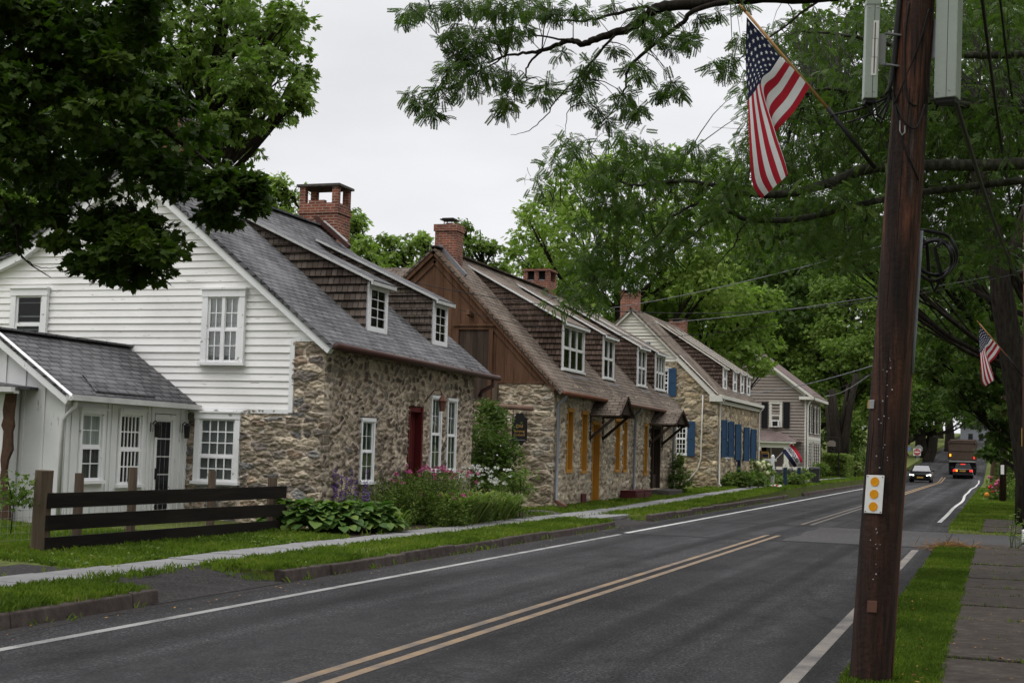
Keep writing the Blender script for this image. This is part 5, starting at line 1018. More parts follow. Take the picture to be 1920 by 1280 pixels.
for px, lb in ((1472, 'left of two bare navy posts standing by the low stone wall'), (1498, 'right of two bare navy posts, nearest the road edge')):
    p = onZ(px, 911.5, .42); T = thing('wooden_post', lb, 'post', (p[0], p[1], .3), 'navy posts by the pavement'); h = onY(px, 876, p[1])[2]; MB().box(p[0]-.075, p[0]+.075, p[1]-.075, p[1]+.075, .2, h).build('shaft', 'blue_post', T, bevel=.01); MB().box(p[0]-.085, p[0]+.085, p[1]-.085, p[1]+.085, h, h+.03).build('cap', 'cream_trim', T)
BN = thing('stone_bench', 'low dark stone bench on the lawn by the golden house', 'bench', (-10.3, 63.5, .4))
q = onZ(1415, 911, .42); b = MB(); b.box(q[0]-.5, q[0]+.5, q[1]-.2, q[1]+.2, .62, .72); b.build('seat', 'boulder', BN, bevel=.02); b = MB(); b.box(q[0]-.42, q[0]+.42, q[1]-.15, q[1]+.15, .35, .62); b.build('base', 'curb_stone', BN)
TB = thing('trash_bin', 'dark grey wheeled bin on the pavement before the taupe house', 'bin', tuple(onZ(1527, 905, .5)))
q = onZ(1527, 906, .45); b = MB(); b.hexa([(q[0]-.22, q[1]-.2, .45), (q[0]+.22, q[1]-.2, .45), (q[0]+.22, q[1]+.2, .45), (q[0]-.22, q[1]+.2, .45), (q[0]-.27, q[1]-.25, 1.2), (q[0]+.27, q[1]-.25, 1.2), (q[0]+.27, q[1]+.25, 1.2), (q[0]-.27, q[1]+.25, 1.2)]); b.build('body', 'bin_grey', TB, bevel=.02); MB().hexa([(q[0]-.29, q[1]-.28, 1.2), (q[0]+.29, q[1]-.28, 1.2), (q[0]+.29, q[1]+.26, 1.2), (q[0]-.29, q[1]+.26, 1.2), (q[0]-.25, q[1]-.22, 1.27), (q[0]+.25, q[1]-.22, 1.27), (q[0]+.25, q[1]+.24, 1.3), (q[0]-.25, q[1]+.24, 1.3)]).build('lid', 'bin_grey', TB)
b = MB(); [b.tube([(q[0]+s*.25-.02, q[1]+.2, .53), (q[0]+s*.25+.02, q[1]+.2, .53)], .08, 10) for s in (-1, 1)]; b.build('wheel', 'tyre', TB)
HS = thing('hanging_sign', 'pale arched hanging sign with a ring below, before dark tree trunks', 'sign', tuple(at(1559, 831, 100)))
q = at(1559, 831, 100); b = MB(); b.prism([q+X3*x+Z3*z for x, z in ((-.28, -.2), (.28, -.2), (.28, .1), (.12, .22), (-.12, .22), (-.28, .1))], Y3*.04); b.build('board', 'taupe_siding', HS); b = MB(); b.tube([q+X3*-.5+Z3*.42, q+X3*.5+Z3*.42], .03, 6); b.tube([q+X3*.5+Z3*.42, q+X3*.5-Z3*2.4], .05, 6); b.tube([q+X3*(.1+.14*math.cos(t))+Z3*(-.42+.14*math.sin(t)) for t in np.linspace(0, 6.28, 14)], .03, 5); [b.tube([q+X3*s*.2+Z3*.15, q+X3*s*.2+Z3*.42], .015, 4) for s in (-1, 1)]; b.build('bracket', 'iron', HS)
for k, (px, D, w_, h_) in enumerate(((1480, 62.5, .5, .4), (1486, 62.2, .6, .45), (1492, 61.8, .5, .42), (1497, 61.4, .55, .38))):
    p = onZ(px, 921-k*1.5, .15); b = MB(); R2 = random.Random(k); b.ball((p[0], p[1], .3), (w_*.95, .55, h_*1.1), 9, 6)
    b.v = [tuple(np.array(v)+np.array([R2.uniform(-.05, .05) for _ in range(3)])) for v in b.v]; o = b.build('boulder', 'boulder'); tag(o, ['grey boulder at the left end of the low roadside stone row', 'largest boulder in the low roadside stone row', 'squat boulder under the right navy post', 'boulder at the right end of the roadside stone row'][k], 'rock', 'boulders of the low stone row')
b = MB(); p = onZ(1010, 963, .14); b.ball((p[0], p[1], .1), (.7, .5, .14), 12, 6); tag(b.build('splash_stone', 'boulder'), 'flat dark stone under the downspout of the brown house', 'rock')

# ------------------------------------------------------------------ vehicles
def vehicle(name, label, cat, x, y, z, face, kind):
    """face=-1 drives towards the camera, +1 drives away; built nose to tail along its length"""
    T = thing(name, label, cat, (x, y, z))
    P = lambda u, l, h: (x+u, y+face*(2.3-l), z+h)           # l = 0 at the nose
    if kind == 'sedan': st = [(0, .62, .25, .56), (.12, .82, .2, .66), (.5, .9, .18, .76), (1.3, .93, .17, .93), (2.3, .94, .17, .97), (3.4, .93, .18, 1.0), (4.2, .9, .22, .98), (4.6, .78, .3, .85)]; gh = [(1.25, .80, .93, .94), (2.05, .62, .97, 1.40), (2.7, .62, .97, 1.45), (3.3, .62, .99, 1.38), (4.1, .74, 1.0, 1.0)]
    else: st = [(0, .66, .25, .6), (.2, .80, .2, .72), (1.2, .85, .18, .9), (2.3, .86, .18, .93), (3.5, .86, .2, .93), (4.25, .84, .3, .92), (4.5, .80, .34, .86)]; gh = [(1.2, .74, .9, .91), (1.9, .6, .93, 1.36), (2.7, .6, .93, 1.4), (3.4, .6, .93, 1.35), (4.15, .70, .92, .93)]
    b = MB(); rings = []
    for l, hw, zb, zt in st:
        m = zb+(zt-zb)*.55; rings.append([P(-hw*.86, l, zb), P(-hw, l, zb+.12), P(-hw, l, m), P(-hw*.93, l, zt-.03), P(-hw*.8, l, zt), P(hw*.8, l, zt), P(hw*.93, l, zt-.03), P(hw, l, m), P(hw, l, zb+.12), P(hw*.86, l, zb)])
    for a, c in zip(rings[:-1], rings[1:]):
        for k in range(10): k2 = (k+1) % 10; b.quad([a[k], c[k], c[k2], a[k2]])
    b.quad(rings[0]); b.quad(rings[-1][::-1]); b.build('body', 'car_black', T, smooth=False)
    b = MB(); g = []
    for l, hw, zb, zt in gh: g.append([P(-hw*1.14, l, zb), P(-hw, l, zt-.03), P(-hw*.86, l, zt), P(hw*.86, l, zt), P(hw, l, zt-.03), P(hw*1.14, l, zb)])
    for i, (a, c) in enumerate(zip(g[:-1], g[1:])):
        for k in range(5): b.quad([a[k], c[k], c[k+1], a[k+1]], 0 if (k in (1, 2, 3) and 0 < i < len(g)-2) else 1)
    b.build('cabin', ['car_black', 'glass_car'], T); b = MB(); b.hexa([P(-.6, 1.9, .5), P(.6, 1.9, .5), P(.6, 3.6, .5), P(-.6, 3.6, .5), P(-.55, 2.2, 1.1), P(.55, 2.2, 1.1), P(.55, 3.3, 1.1), P(-.55, 3.3, 1.1)]); b.build('interior', 'interior', T)
    for u in (-.78, .78):
        for l in (.85, 3.65):
            b = MB(); b.tube([P(u-.1, l, .32), P(u+.1, l, .32)], .32, 14); o = b.build('wheel', 'tyre', T); s = .103*(1 if u > 0 else -1); b = MB(); b.tube([P(u+s*.9, l, .32), P(u+s, l, .32)], .2, 12); b.build('rim', 'chrome', o)
        b = MB(); b.ball(P(u*1.28, 1.55, 1.0), (.1, .07, .07), 7, 5); b.build('mirror', 'car_black', T)
    if face < 0:
        for s in (-1, 1): MB().hexa([P(s*.5, -.02, .55), P(s*.86, .16, .58), P(s*.86, .3, .58), P(s*.5, .1, .55), P(s*.5, .0, .66), P(s*.86, .2, .70), P(s*.86, .3, .70), P(s*.5, .1, .66)]).build('headlight', 'lamp_white', T)
        MB().hexa([P(-.4, -.03, .3), P(.4, -.03, .3), P(.4, .1, .3), P(-.4, .1, .3), P(-.45, -.02, .66), P(.45, -.02, .66), P(.45, .1, .66), P(-.45, .1, .66)]).build('grille', 'tyre', T)
        MB().box(x-.26, x+.26, y+face*2.34, y+face*2.36, z+.36, z+.5).build('number_plate', 'plate_gold', T)
    else:
        yb = y-2.22
        for s in (-1, 1): MB().box(x+s*.72-.13, x+s*.72+.13, yb-.03, yb+.1, z+.66, z+.84).build('tail_light', 'lamp_red', T)
        MB().box(x-.59, x-.45, yb-.032, yb+.1, z+.66, z+.84).build('indicator', 'lamp_orange', T); MB().box(x-.2, x+.2, yb+.38, yb+.44, z+1.3, z+1.37).build('brake_light', 'lamp_red', T)
        MB().box(x-.26, x+.26, yb-.03, yb, z+.66, z+.8).build('number_plate', 'plate_gold', T); MB().box(x-.86, x+.86, yb-.08, yb+.05, z+.36, z+.52).build('bumper', 'bin_grey', T)
vehicle('sedan', 'black sedan with lit headlights driving towards the camera', 'car', -6.05, 125.3, 0., -1, 'sedan')
q = at(1805, 903, 129); vehicle('hatchback', 'dark hatchback with red brake lights close behind the dump truck', 'car', q[0], q[1]+2.2, rz(q[1]), 1, 'hatch')
q = at(1804, 903, 137); DT = thing('dump_truck', 'brown dump truck seen from behind in the right lane', 'truck', (q[0], q[1], .2)); x, y, z = q[0], q[1], rz(q[1])
b = MB(); b.box(x-1.24, x-1.16, y, y+5, z+1.45, z+3.3); b.box(x+1.16, x+1.24, y, y+5, z+1.45, z+3.3); b.box(x-1.16, x+1.16, y+.1, y+5, z+1.3, z+1.45); b.box(x-1.24, x+1.24, y+4.9, y+5, z+1.45, z+3.5)
for k in range(5):
    for s in (-1, 1): b.box(x+s*1.28-.05, x+s*1.28+.05, y+.3+k, y+.42+k, z+1.45, z+3.25)
b.build('dump_body', 'truck_body', DT)
b = MB(); b.box(x-1.16, x+1.16, y, y+.07, z+1.5, z+3.12)
for zz in (1.5, 2.3, 3.05): b.box(x-1.16, x+1.16, y-.06, y, z+zz, z+zz+.12)
for xx in (-1.1, -.42, .36, 1.02): b.box(x+xx, x+xx+.08, y-.055, y, z+1.6, z+2.3)
b.tube([(x-1.22, y-.02, z+3.0), (x-1.1, y-.05, z+3.3), (x+1.1, y-.05, z+3.3), (x+1.22, y-.02, z+3.0)], .07, 8); b.build('tailgate', 'truck_body', DT)
b = MB(); b.box(x-1.2, x+1.2, y-.1, y+.1, z+1.22, z+1.38); b.build('bumper', 'sign_back', DT); MB().box(x-.5, x+.5, y+.2, y+8, z+.8, z+1.25).build('chassis', 'tyre', DT)
for s in (-1, 1):
    for l in (.9, 2.2, 6.6): b = MB(); b.tube([(x+s*.62, y+l, z+.52), (x+s*1.22, y+l, z+.52)], .52, 16); b.build('wheel', 'tyre', DT)
    MB().box(x+s*.95-.3, x+s*.95+.3, y+.2, y+.24, z+.25, z+1.2).build('mud_flap', 'tyre', DT)
b = MB(); b.box(x-1.15, x+1.15, y+5.3, y+8., z+1., z+2.9); b.build('cab', 'bin_grey', DT, bevel=.1)
b = MB(); b.box(x+1.28, x+1.42, y+5.6, y+5.7, z+1.7, z+2.5); b.beam((x+1.15, y+5.6, z+2.4), (x+1.35, y+5.65, z+2.4), .04, .04); b.build('mirror', 'tyre', DT)
MB().box(x-1.18, x-1.02, y-.12, y-.06, z+1.75, z+2.).build('indicator', 'lamp_orange', DT); MB().box(x+1.04, x+1.16, y-.12, y-.06, z+1.55, z+1.78).build('tail_light', 'lamp_red', DT)
# signs at the far junction
q = at(1719.5, 847, 160); s = .4; T = thing('no_entry_sign', 'red and white no entry sign on the far verge', 'sign', (q[0], q[1], rz(q[1])))
MB().box(q[0]-s, q[0]+s, q[1], q[1]+.02, q[2]-s, q[2]+s).build('plate', 'sign_white', T); b = MB(); b.prism([q+X3*.37*math.cos(t)+Z3*.37*math.sin(t)-Y3*.012 for t in np.linspace(0, 6.283, 25)[:-1]], Y3*.01); b.build('disc', 'sign_red', T); MB().box(q[0]-.29, q[0]+.29, q[1]-.02, q[1]-.012, q[2]-.06, q[2]+.06).build('bar', 'sign_white', T)
text_to('lettering', 'DO NOT', .13, 'sign_white', T, lambda a, c: q+X3*a+Z3*(c+.18)-Y3*.02); text_to('lettering', 'ENTER', .13, 'sign_white', T, lambda a, c: q+X3*a+Z3*(c-.18)-Y3*.02); MB().box(q[0]-.04, q[0]+.04, q[1]+.02, q[1]+.08, rz(q[1])-.1, q[2]+.3).build('post', 'sign_back', T)
q = at(1723, 841, 163); T = thing('stop_sign', 'grey back of an octagonal sign behind the no entry sign', 'sign', (q[0], q[1], rz(q[1]))); b = MB(); b.prism([q+X3*.45*math.cos(t)+Z3*.45*math.sin(t) for t in np.linspace(rad(22.5), rad(337.5), 8)], Y3*.02); b.build('plate', 'sign_back', T); MB().box(q[0]-.03, q[0]+.03, q[1]-.05, q[1], rz(q[1])-.1, q[2]+.4).build('post', 'sign_back', T)
q = at(1700, 843, 160); T = thing('route_sign', 'pale blue sign cluster on a thin dark post by the far verge', 'sign', (q[0], q[1], rz(q[1]))); MB().box(q[0]-.1, q[0]+.45, q[1], q[1]+.02, q[2]-.15, q[2]+.4).build('plate', 'sign_blue', T); MB().box(q[0]-.5, q[0]-.14, q[1], q[1]+.02, q[2]-.2, q[2]+.2).build('plate', 'sign_back', T); MB().box(q[0]-.03, q[0]+.03, q[1]+.02, q[1]+.07, rz(q[1])-.1, q[2]+.3).build('post', 'iron', T)
q = at(1838, 838, 300); T = thing('grey_house', 'distant pale grey house at the top of the rising road', 'house', tuple(q)); b = MB(); b.box(q[0]-4, q[0]+4, q[1], q[1]+7, q[2]-2, q[2]+4); b.build('wall', 'grey_house', T); b = MB(); b.prism([(q[0]-4.3, q[1]-.2, q[2]+4), (q[0]+4.3, q[1]-.2, q[2]+4), (q[0], q[1]-.2, q[2]+6.5)], (0, 7.4, 0)); b.build('roof', 'roof_grey', T)
for xx in (-2.4, -.3, 2.): MB().box(q[0]+xx, q[0]+xx+.9, q[1]-.03, q[1]+.02, q[2]+1.2, q[2]+2.8).build('window', 'glass_dark', T)
# ------------------------------------------------------------------ overhead wires
def wire(label, p, q, sag, r=.012, mat='iron', n=24):
    P = [p+(q-p)*t-Z3*sag*4*t*(1-t) for t in np.linspace(0, 1, n)]; b = MB(); b.tube(P, r, 5, caps=False); return tag(b.build('overhead_wire', mat, smooth=True), label, 'wire', 'overhead wires')
wire('overhead wire sloping from the brown gable up behind the near pole', at(690, 508, 36), at(1960, 500, 34), 1.1, .010)
wire('twin service cable crossing high from the coil to the treetops', at(1960, 372, 24), at(1080, 585, 62), .3, .012, 'lead')
wire('cable crossing just above the small chimney of the golden house', at(1960, 498, 40), at(1130, 612, 60), .3, .012, 'lead')
wire('thin wire strung below the brown house dormers', at(860, 580, 37), at(1640, 556, 40), .9, .008)
wire('service drop running to the taupe house gable', at(1690, 668, 30), at(1360, 738, 66), .25, .014, 'pipe_grey')
wire('pale service drop ending at the taupe house eave', at(1690, 655, 34), at(1548, 742, 92), .3, .022, 'pipe_grey')
wire('thin cable from the near pole to the dark trees by the taupe house', at(1690, 670, 34), at(1525, 738, 92), .2, .012)
wire('rough dark guy cable hanging at upper right', at(1792, 190, 11), at(1922, 532, 28), .25, .02)
wire('long dark cable swinging down the right edge', at(1838, -30, 14), at(1925, 500, 28), .5, .02)
wire('dark cable between leaves at the far upper right', at(1872, -30, 16), at(1935, 420, 28), .3, .016)

# ------------------------------------------------------------------ foliage
def nrm(a): return a/(np.linalg.norm(a, axis=-1, keepdims=True)+1e-9)
def T_quadleaf(w=.5, fold=.0): return [np.array([(0, 0, 0), (.45, w/2, fold), (1, 0, 0), (.45, -w/2, fold)])]
def T_sprig(k, seed, w=.42, L=.5, spread=1.):
    r = np.random.RandomState(seed); out = []
    for i in range(k):
        a = (i/k-.5)*2.6*spread; t0 = .12+.75*i/k if i < k-1 else .6; sgn = -1 if i % 2 else 1; ang = sgn*r.uniform(.5, 1.1) if i < k-1 else 0
        d = np.array([math.cos(ang), math.sin(ang), r.uniform(-.35, .2)]); d /= np.linalg.norm(d); s = np.cross([0, 0, 1], d); s /= np.linalg.norm(s); s = s+np.array([0, 0, r.uniform(-.4, .4)])
        o = np.array([t0*.55, 0, -.12*t0*t0]); l = L*r.uniform(.8, 1.15); out.append(np.array([o, o+d*l*.45+s*l*w/2, o+d*l-np.array([0, 0, .1*l]), o+d*l*.45-s*l*w/2]))
    return out
def T_maple():
    pts = []
    for a, rr in ((180, .02), (205, .30), (228, .42), (250, .27), (275, .52), (292, .42), (305, .62), (325, .40), (340, .62), (350, .70), (0, .95), (10, .70), (20, .62), (35, .40), (55, .62), (68, .42), (85, .52), (110, .27), (132, .42), (155, .30)): pts.append((.28+rr*.75*math.cos(rad(a)), rr*.95*math.sin(rad(a)), -.12*abs(math.sin(rad(a)))*rr))
    return [np.array(pts)]
def T_pinnate(n=8, droop=.28):
    out = []
    for i in range(n):
        t = .12+.85*i/n; z = -droop*t*t; x = t*(1-.18*t)
        for s in (-1, 1): d = np.array([.42, s*.9, -.25]); d /= np.linalg.norm(d); l = .20*(1-.35*abs(t-.5)); w_ = np.array([.052, 0, -.02]); o = np.array([x, 0, z]); out.append(np.array([o, o+d*l*.5+w_, o+d*l, o+d*l*.5-w_]))
    out.append(np.array([(0, .004, 0), (.5, .004, -droop*.25), (.82, 0, -droop), (.5, -.004, -droop*.25)])); return out
class Leaves:
    def __init__(s): s.V = []; s.L = []; s.C = []; s.T = []; s.n = 0
    def add(s, tmpl, pos, n, t, size, tint, jit=.12, seed=0):
        N = len(pos)
        if N == 0: return s
        t = nrm(t); n = nrm(n-(n*t).sum(1, keepdims=True)*t); bb = np.cross(n, t); K = sum(len(p) for p in tmpl); A = np.concatenate(tmpl)
        W = pos[:, None]+np.asarray(size)[:, None, None]*(A[None, :, 0:1]*t[:, None]+A[None, :, 1:2]*bb[:, None]+A[None, :, 2:3]*n[:, None])
        loops = (np.arange(N)[:, None]*K+np.arange(K)[None]).ravel()+s.n; cnt = np.tile([len(p) for p in tmpl], N); rs = np.random.RandomState(seed+N)
        s.V.append(W.reshape(-1, 3)); s.L.append(loops); s.C.append(cnt); s.T.append(np.clip(np.repeat(tint, len(tmpl))+rs.normal(0, jit, N*len(tmpl)), 0, 1)); s.n += N*K; return s
    def build(s, name, mat, parent=None):
        V = np.concatenate(s.V)-rootloc(parent); return link(name, raw_mesh(name, V, np.concatenate(s.L), np.concatenate(s.C), mat, tint=np.concatenate(s.T)), parent)
def clump_points(rs, C, Rr, per, flat=.6, droop=.35, up=.7, rnd_=.7):
    M = len(C); k = np.repeat(np.arange(M), per); N = len(k); d = nrm(rs.normal(size=(N, 3))); q = d*(rs.uniform(0, 1, (N, 1))**.5)
    off = q*Rr[k][:, None]*np.array([1, 1, flat]); off[:, 2] -= droop*(off[:, :2]**2).sum(1)/(Rr[k]+1e-6); pos = C[k]+off
    n = nrm(np.array([0, 0, up])+rnd_*rs.normal(size=(N, 3))*.6+.25*d); t = nrm(off*np.array([1, 1, .5])/Rr[k][:, None]+rs.normal(size=(N, 3))*.45-np.array([0, 0, .3])); return pos, n, t, k
SPR = [T_sprig(6, s) for s in (1, 2, 3)]; PIN = T_pinnate(); MAP = T_maple()
def curve(p, q, bend, n=6, rs=None, wob=0.):
    out = []
    for t in np.linspace(0, 1, n): o = p+(q-p)*t+np.array(bend)*math.sin(math.pi*t)*1.; out.append(o+(rs.normal(size=3)*wob if rs is not None and 0 < t < 1 else 0))
    return out
def crown(rs, lobes, sprig, dens=1., flat=.62, droop=.35, shell=.45, clump=.42, per=20):
    L = Leaves(); Cs = []; Rs = []; Ts = []
    for c, r in lobes:
        m = max(5, int(dens*17*(r/1.5)**1.5)); d = nrm(rs.normal(size=(m, 3))+np.array([0, 0, .25])); rad_ = rs.uniform(shell, 1., (m, 1)); Cs.append(np.array(c)+d*rad_*r*np.array([1, 1, .85])); Rs.append(rs.uniform(.75, 1.3, m)*(clump*r*.8+.16)); Ts.append(np.clip(.42+rs.normal(0, .13)+rs.normal(0, .12, m), 0, 1))
    C = np.concatenate(Cs); Rr = np.concatenate(Rs); tt = np.concatenate(Ts); pos, n, t, k = clump_points(rs, C, Rr, per, flat, droop); idx = rs.randint(0, 3, len(pos))
    for j in range(3): m = idx == j; L.add(SPR[j], pos[m], n[m], t[m], sprig*rs.uniform(.7, 1.25, m.sum()), tt[k[m]]+.1*rs.normal(size=m.sum()), seed=j)
    return L, C
def tree(name, label, lobes, base, r0, mat, sprig, seed, dens=1., bark='bark', group='trees around the street', fork=.45, cat='tree', twigs=True, sparse=1, **kw):
    rs = np.random.RandomState(seed); T = thing(name, label, cat, tuple(base), group); lobes = [(np.array(c, float), float(r)) for c, r in lobes]; L, C = crown(rs, lobes, sprig, dens, **kw)
    cen = np.mean([c for c, r in lobes], 0); base = np.array(base, float); zf = base[2]+(min(c[2] for c, r in lobes)-base[2])*fork+.6; fk = np.array([base[0]*.7+cen[0]*.3, base[1]*.7+cen[1]*.3, zf])
    b = MB(); b.tube(curve(base-Z3*.3, fk, rs.normal(size=3)*[.2, .2, 0], 7), np.linspace(r0*1.25, r0*.8, 7), 10)
    top = np.array([cen[0], cen[1], max(c[2] for c, r in lobes)]); lead = curve(fk, top, rs.normal(size=3)*[.5, .5, 0], 9); b.tube(lead, np.linspace(r0*.75, r0*.1, 9), 8)
    for c, r in lobes[::sparse]:
        st = lead[min(7, max(0, int(8*np.clip((c[2]-.8*np.linalg.norm((c-cen)[:2])-fk[2])/(top[2]-fk[2]+1e-6), 0, 1))))]; pth = curve(st, c, np.array([0, 0, -.12*np.linalg.norm(c-st)])+rs.normal(size=3)*.2, 7); b.tube(pth, np.linspace(r0*.34, .035, 7), 6)
        near = C[np.linalg.norm(C-c, axis=1) < r*1.05][:10]
        if twigs:
            for q in near: b.tube(curve(pth[rs.randint(3, 7)], q, rs.normal(size=3)*.1, 4), np.linspace(.035, .008, 4), 4, caps=False)
    b.build('trunk', bark, T, smooth=True); L.build('crown', mat, T); return T
def pxl(lst, D, jd=0., rs=None): return [(at(x, y, D+(rs.uniform(-jd, jd) if rs is not None else 0)), r*D/FPX) for x, y, r in lst]
RS = np.random.RandomState(77)
# big drooping ash behind the white gable
AL = [(480, 40, 75), (535, 85, 50), (556, 130, 36), (505, 135, 60), (455, 190, 62), (515, 205, 45), (565, 175, 24), (420, 100, 80), (350, 60, 80), (390, 220, 60), (330, 160, 80), (452, 255, 36), (300, 80, 80), (500, 50, 70), (420, 0, 90), (535, 30, 50), (310, 260, 60), (545, 200, 26), (470, 130, 70), (390, 140, 70), (250, 200, 80), (200, 100, 90), (440, 230, 40)]
tree('ash_tree', 'tall bright ash with drooping foliage rising behind the white gable', pxl(AL, 41, 2.5, RS), (-24.5, 38, .5), .5, 'leaf_mid', .34, 3, 1.5, droop=.7, flat=.55)
tree('shade_tree', 'green tree glimpsed between dark maple leaves left of the white gable', pxl([(60, 380, 70), (120, 350, 70), (40, 450, 60), (170, 300, 70), (100, 250, 90), (20, 300, 90), (150, 390, 50), (-40, 400, 90), (90, 430, 40), (60, 180, 90), (180, 200, 80)], 46, 2., RS), (-34, 34, .5), .45, 'leaf_bright', .36, 4, 1.4)
tree('backyard_tree', 'pale round tree left of the big brick chimney', pxl([(525, 360, 36), (500, 385, 34), (545, 400, 34), (520, 410, 34), (480, 400, 30), (538, 372, 24), (515, 340, 18)], 62, 1., RS), (-26, 58, .5), .25, 'leaf_bright', .36, 5, 1.5)
tree('backyard_tree', 'slim tree just right of the big brick chimney', pxl([(660, 425, 24), (655, 450, 28), (680, 470, 30), (668, 412, 13), (690, 500, 34), (650, 490, 30)], 64, 1., RS), (-23, 62, .5), .22, 'leaf_bright', .36, 6, 1.5)
tree('backyard_tree', 'row tree with two round tops between the two front chimneys', pxl([(720, 450, 20), (735, 470, 28), (715, 495, 30), (775, 450, 20), (790, 447, 15), (770, 475, 30), (745, 505, 34), (800, 470, 22), (790, 505, 32), (705, 462, 12)], 70, 1., RS), (-24, 68, .5), .25, 'leaf_bright', .36, 7, 1.5)
tree('backyard_tree', 'olive tree right of the capped chimney', pxl([(868, 425, 14), (880, 455, 26), (905, 470, 28), (900, 505, 34), (930, 500, 26), (870, 480, 24), (925, 465, 15), (945, 530, 30), (865, 440, 14)], 66, 1., RS), (-19, 64, .5), .25, 'leaf_mid', .34, 8, 1.6)
G1L = [(1010, 440, 52), (1075, 345, 55), (1130, 320, 45), (1190, 325, 60), (1270, 315, 55), (1340, 330, 50), (1000, 515, 50), (1090, 440, 80), (1190, 420, 80), (1300, 420, 80), (1120, 530, 70), (1220, 530, 70), (1320, 520, 70), (1050, 500, 60), (1390, 450, 60), (1130, 610, 60), (1040, 390, 50), (1020, 570, 50), (975, 478, 26), (985, 400, 22), (1240, 600, 60), (1380, 380, 50), (1060, 560, 55)]
tree('walnut_tree', 'broad bright green tree rising behind the brown house dormers', pxl(G1L, 76, 3.5, RS), (-18.5, 75, .6), .5, 'leaf_bright', .42, 9, 1.5)
tree('locust_tree', 'bright tree spilling over the roof end of the golden house', pxl([(1300, 590, 55), (1360, 560, 60), (1420, 590, 48), (1340, 650, 55), (1400, 670, 45), (1250, 560, 50), (1440, 640, 30), (1230, 620, 45), (1290, 520, 50), (1380, 620, 50), (1435, 690, 20), (1425, 560, 40), (1350, 700, 30)], 80, 2.5, RS), (-18.5, 80, .6), .4, 'leaf_bright', .42, 10, 1.6)
# ---- generic trees of four habits, then copies
def habit(seed, h, cr, n=26):
    rs = np.random.RandomState(seed); out = []
    for k in range(n):
        a = rs.uniform(0, 6.283); zz = rs.uniform(.30, 1.); rr = cr*math.sin(math.pi*min(1, .25+.68*zz))**.7*rs.uniform(.25, .95); out.append((np.array([rr*math.cos(a), rr*math.sin(a), h*zz]), rs.uniform(.22, .36)*cr))
    return out
HAB = [tree('street_tree', 'dark full crowned tree of the wood behind the taupe house', habit(101, 15, 5.2), (0, 0, 0), .38, 'leaf_dark', .46, 101, 1.15), tree('street_tree', 'x', habit(102, 18, 5.5), (0, 0, 0), .42, 'leaf_mid', .46, 102, 1.15), tree('street_tree', 'x', habit(103, 13, 5.8), (0, 0, 0), .36, 'leaf_dark', .44, 103, 1.2), tree('street_tree', 'x', habit(104, 20, 6.2, 32), (0, 0, 0), .45, 'leaf_dark', .5, 104, 1.1)]
used = set()
def place(hk, x, y, z, s, rot, label, sz=None):
    src = HAB[hk]
    if hk in used:
        o = src.copy(); COL.objects.link(o)
        for ch in src.children: c = ch.copy(); COL.objects.link(c); c.parent = o
    else: o = src; used.add(hk)
    o.location = (x, y, z); o.rotation_euler = (0, 0, rot); o.scale = (s, s, sz or s); o['label'] = label; o['group'] = 'trees around the street'; return o
def ppx(hk, px, D, s, rot, label): p = at(px, 870, D); place(hk, p[0], p[1], max(.3, rz(p[1])) if p[0] > -30 else .4, s, rot, label)
ppx(0, 1462, 118, 1.25, .3, 'dark tree close behind the taupe house ridge'); ppx(3, 1530, 122, 1.15, 1.2, 'tall dark tree right of the taupe house'); ppx(1, 1590, 112, .95, 2., 'green tree beside the clipped hedge'); ppx(2, 1655, 130, 1.1, 2.8, 'dark spreading tree hidden by the near pole')
ppx(3, 1410, 135, 1.2, 3.5, 'tallest dark tree behind the golden house roof'); ppx(1, 1340, 140, 1.3, 4., 'tall green tree far behind the golden house'); ppx(0, 1240, 135, 1.2, 5., 'dark tree far behind the brown house ridge'); ppx(1, 1700, 178, 1.25, .9, 'green tree behind the blue route sign'); ppx(2, 1742, 172, 1.3, 1.7, 'dark tree with a leaning trunk near the no entry sign')
ppx(3, 1780, 215, 1.5, 2.2, 'big tree over the far road above the dump truck'); ppx(1, 1870, 200, 1.3, 2.9, 'green tree on the right of the rising road'); ppx(0, 1905, 150, 1.3, 3.3, 'dark tree right of the far road'); ppx(2, 1660, 205, 1.4, 4.4, 'far tree behind the black sedan'); ppx(3, 1600, 180, 1.5, 5.2, 'far tall tree right of the hanging sign')
ppx(1, 1815, 320, 1.8, 5.9, 'distant tree beside the grey house'); ppx(0, 1860, 330, 1.7, .2, 'distant tree on the right of the grey house'); ppx(2, 1500, 165, 1.5, 1., 'far dark tree filling the gap behind the taupe house')
ppx(3, 1760, 290, 1.9, 1.4, 'distant tall tree left of the grey house'); ppx(2, 1715, 260, 1.8, 2.4, 'distant round tree behind the no entry sign'); ppx(0, 1820, 400, 2.4, 3.4, 'farthest tree closing the end of the road'); ppx(1, 1690, 230, 1.6, 4.1, 'distant green tree behind the route sign'); ppx(2, 1890, 270, 1.8, .6, 'distant tree above the pale creeper pole')
place(1, -31, 62, .5, .75, 1.1, 'low backyard tree left of the capped chimney'); place(0, -38, 95, .5, .9, 2.1, 'low dark tree far behind the front chimneys')
for k, (hk, x, y, s, lb) in enumerate(((0, 8.0, 46, 1.0, 'dark roadside tree beyond the second flag'), (3, 9.5, 62, 1., 'tall roadside tree behind the frame edge pole'), (2, 6.5, 78, 1.05, 'spreading roadside tree behind the red flowers'), (1, 7.5, 96, 1.1, 'green roadside tree over the far right lane'), (3, 6.5, 118, 1.1, 'tall roadside tree near the dump truck'))): place(hk, x, y, .1, s, k*1.3+.4, lb)
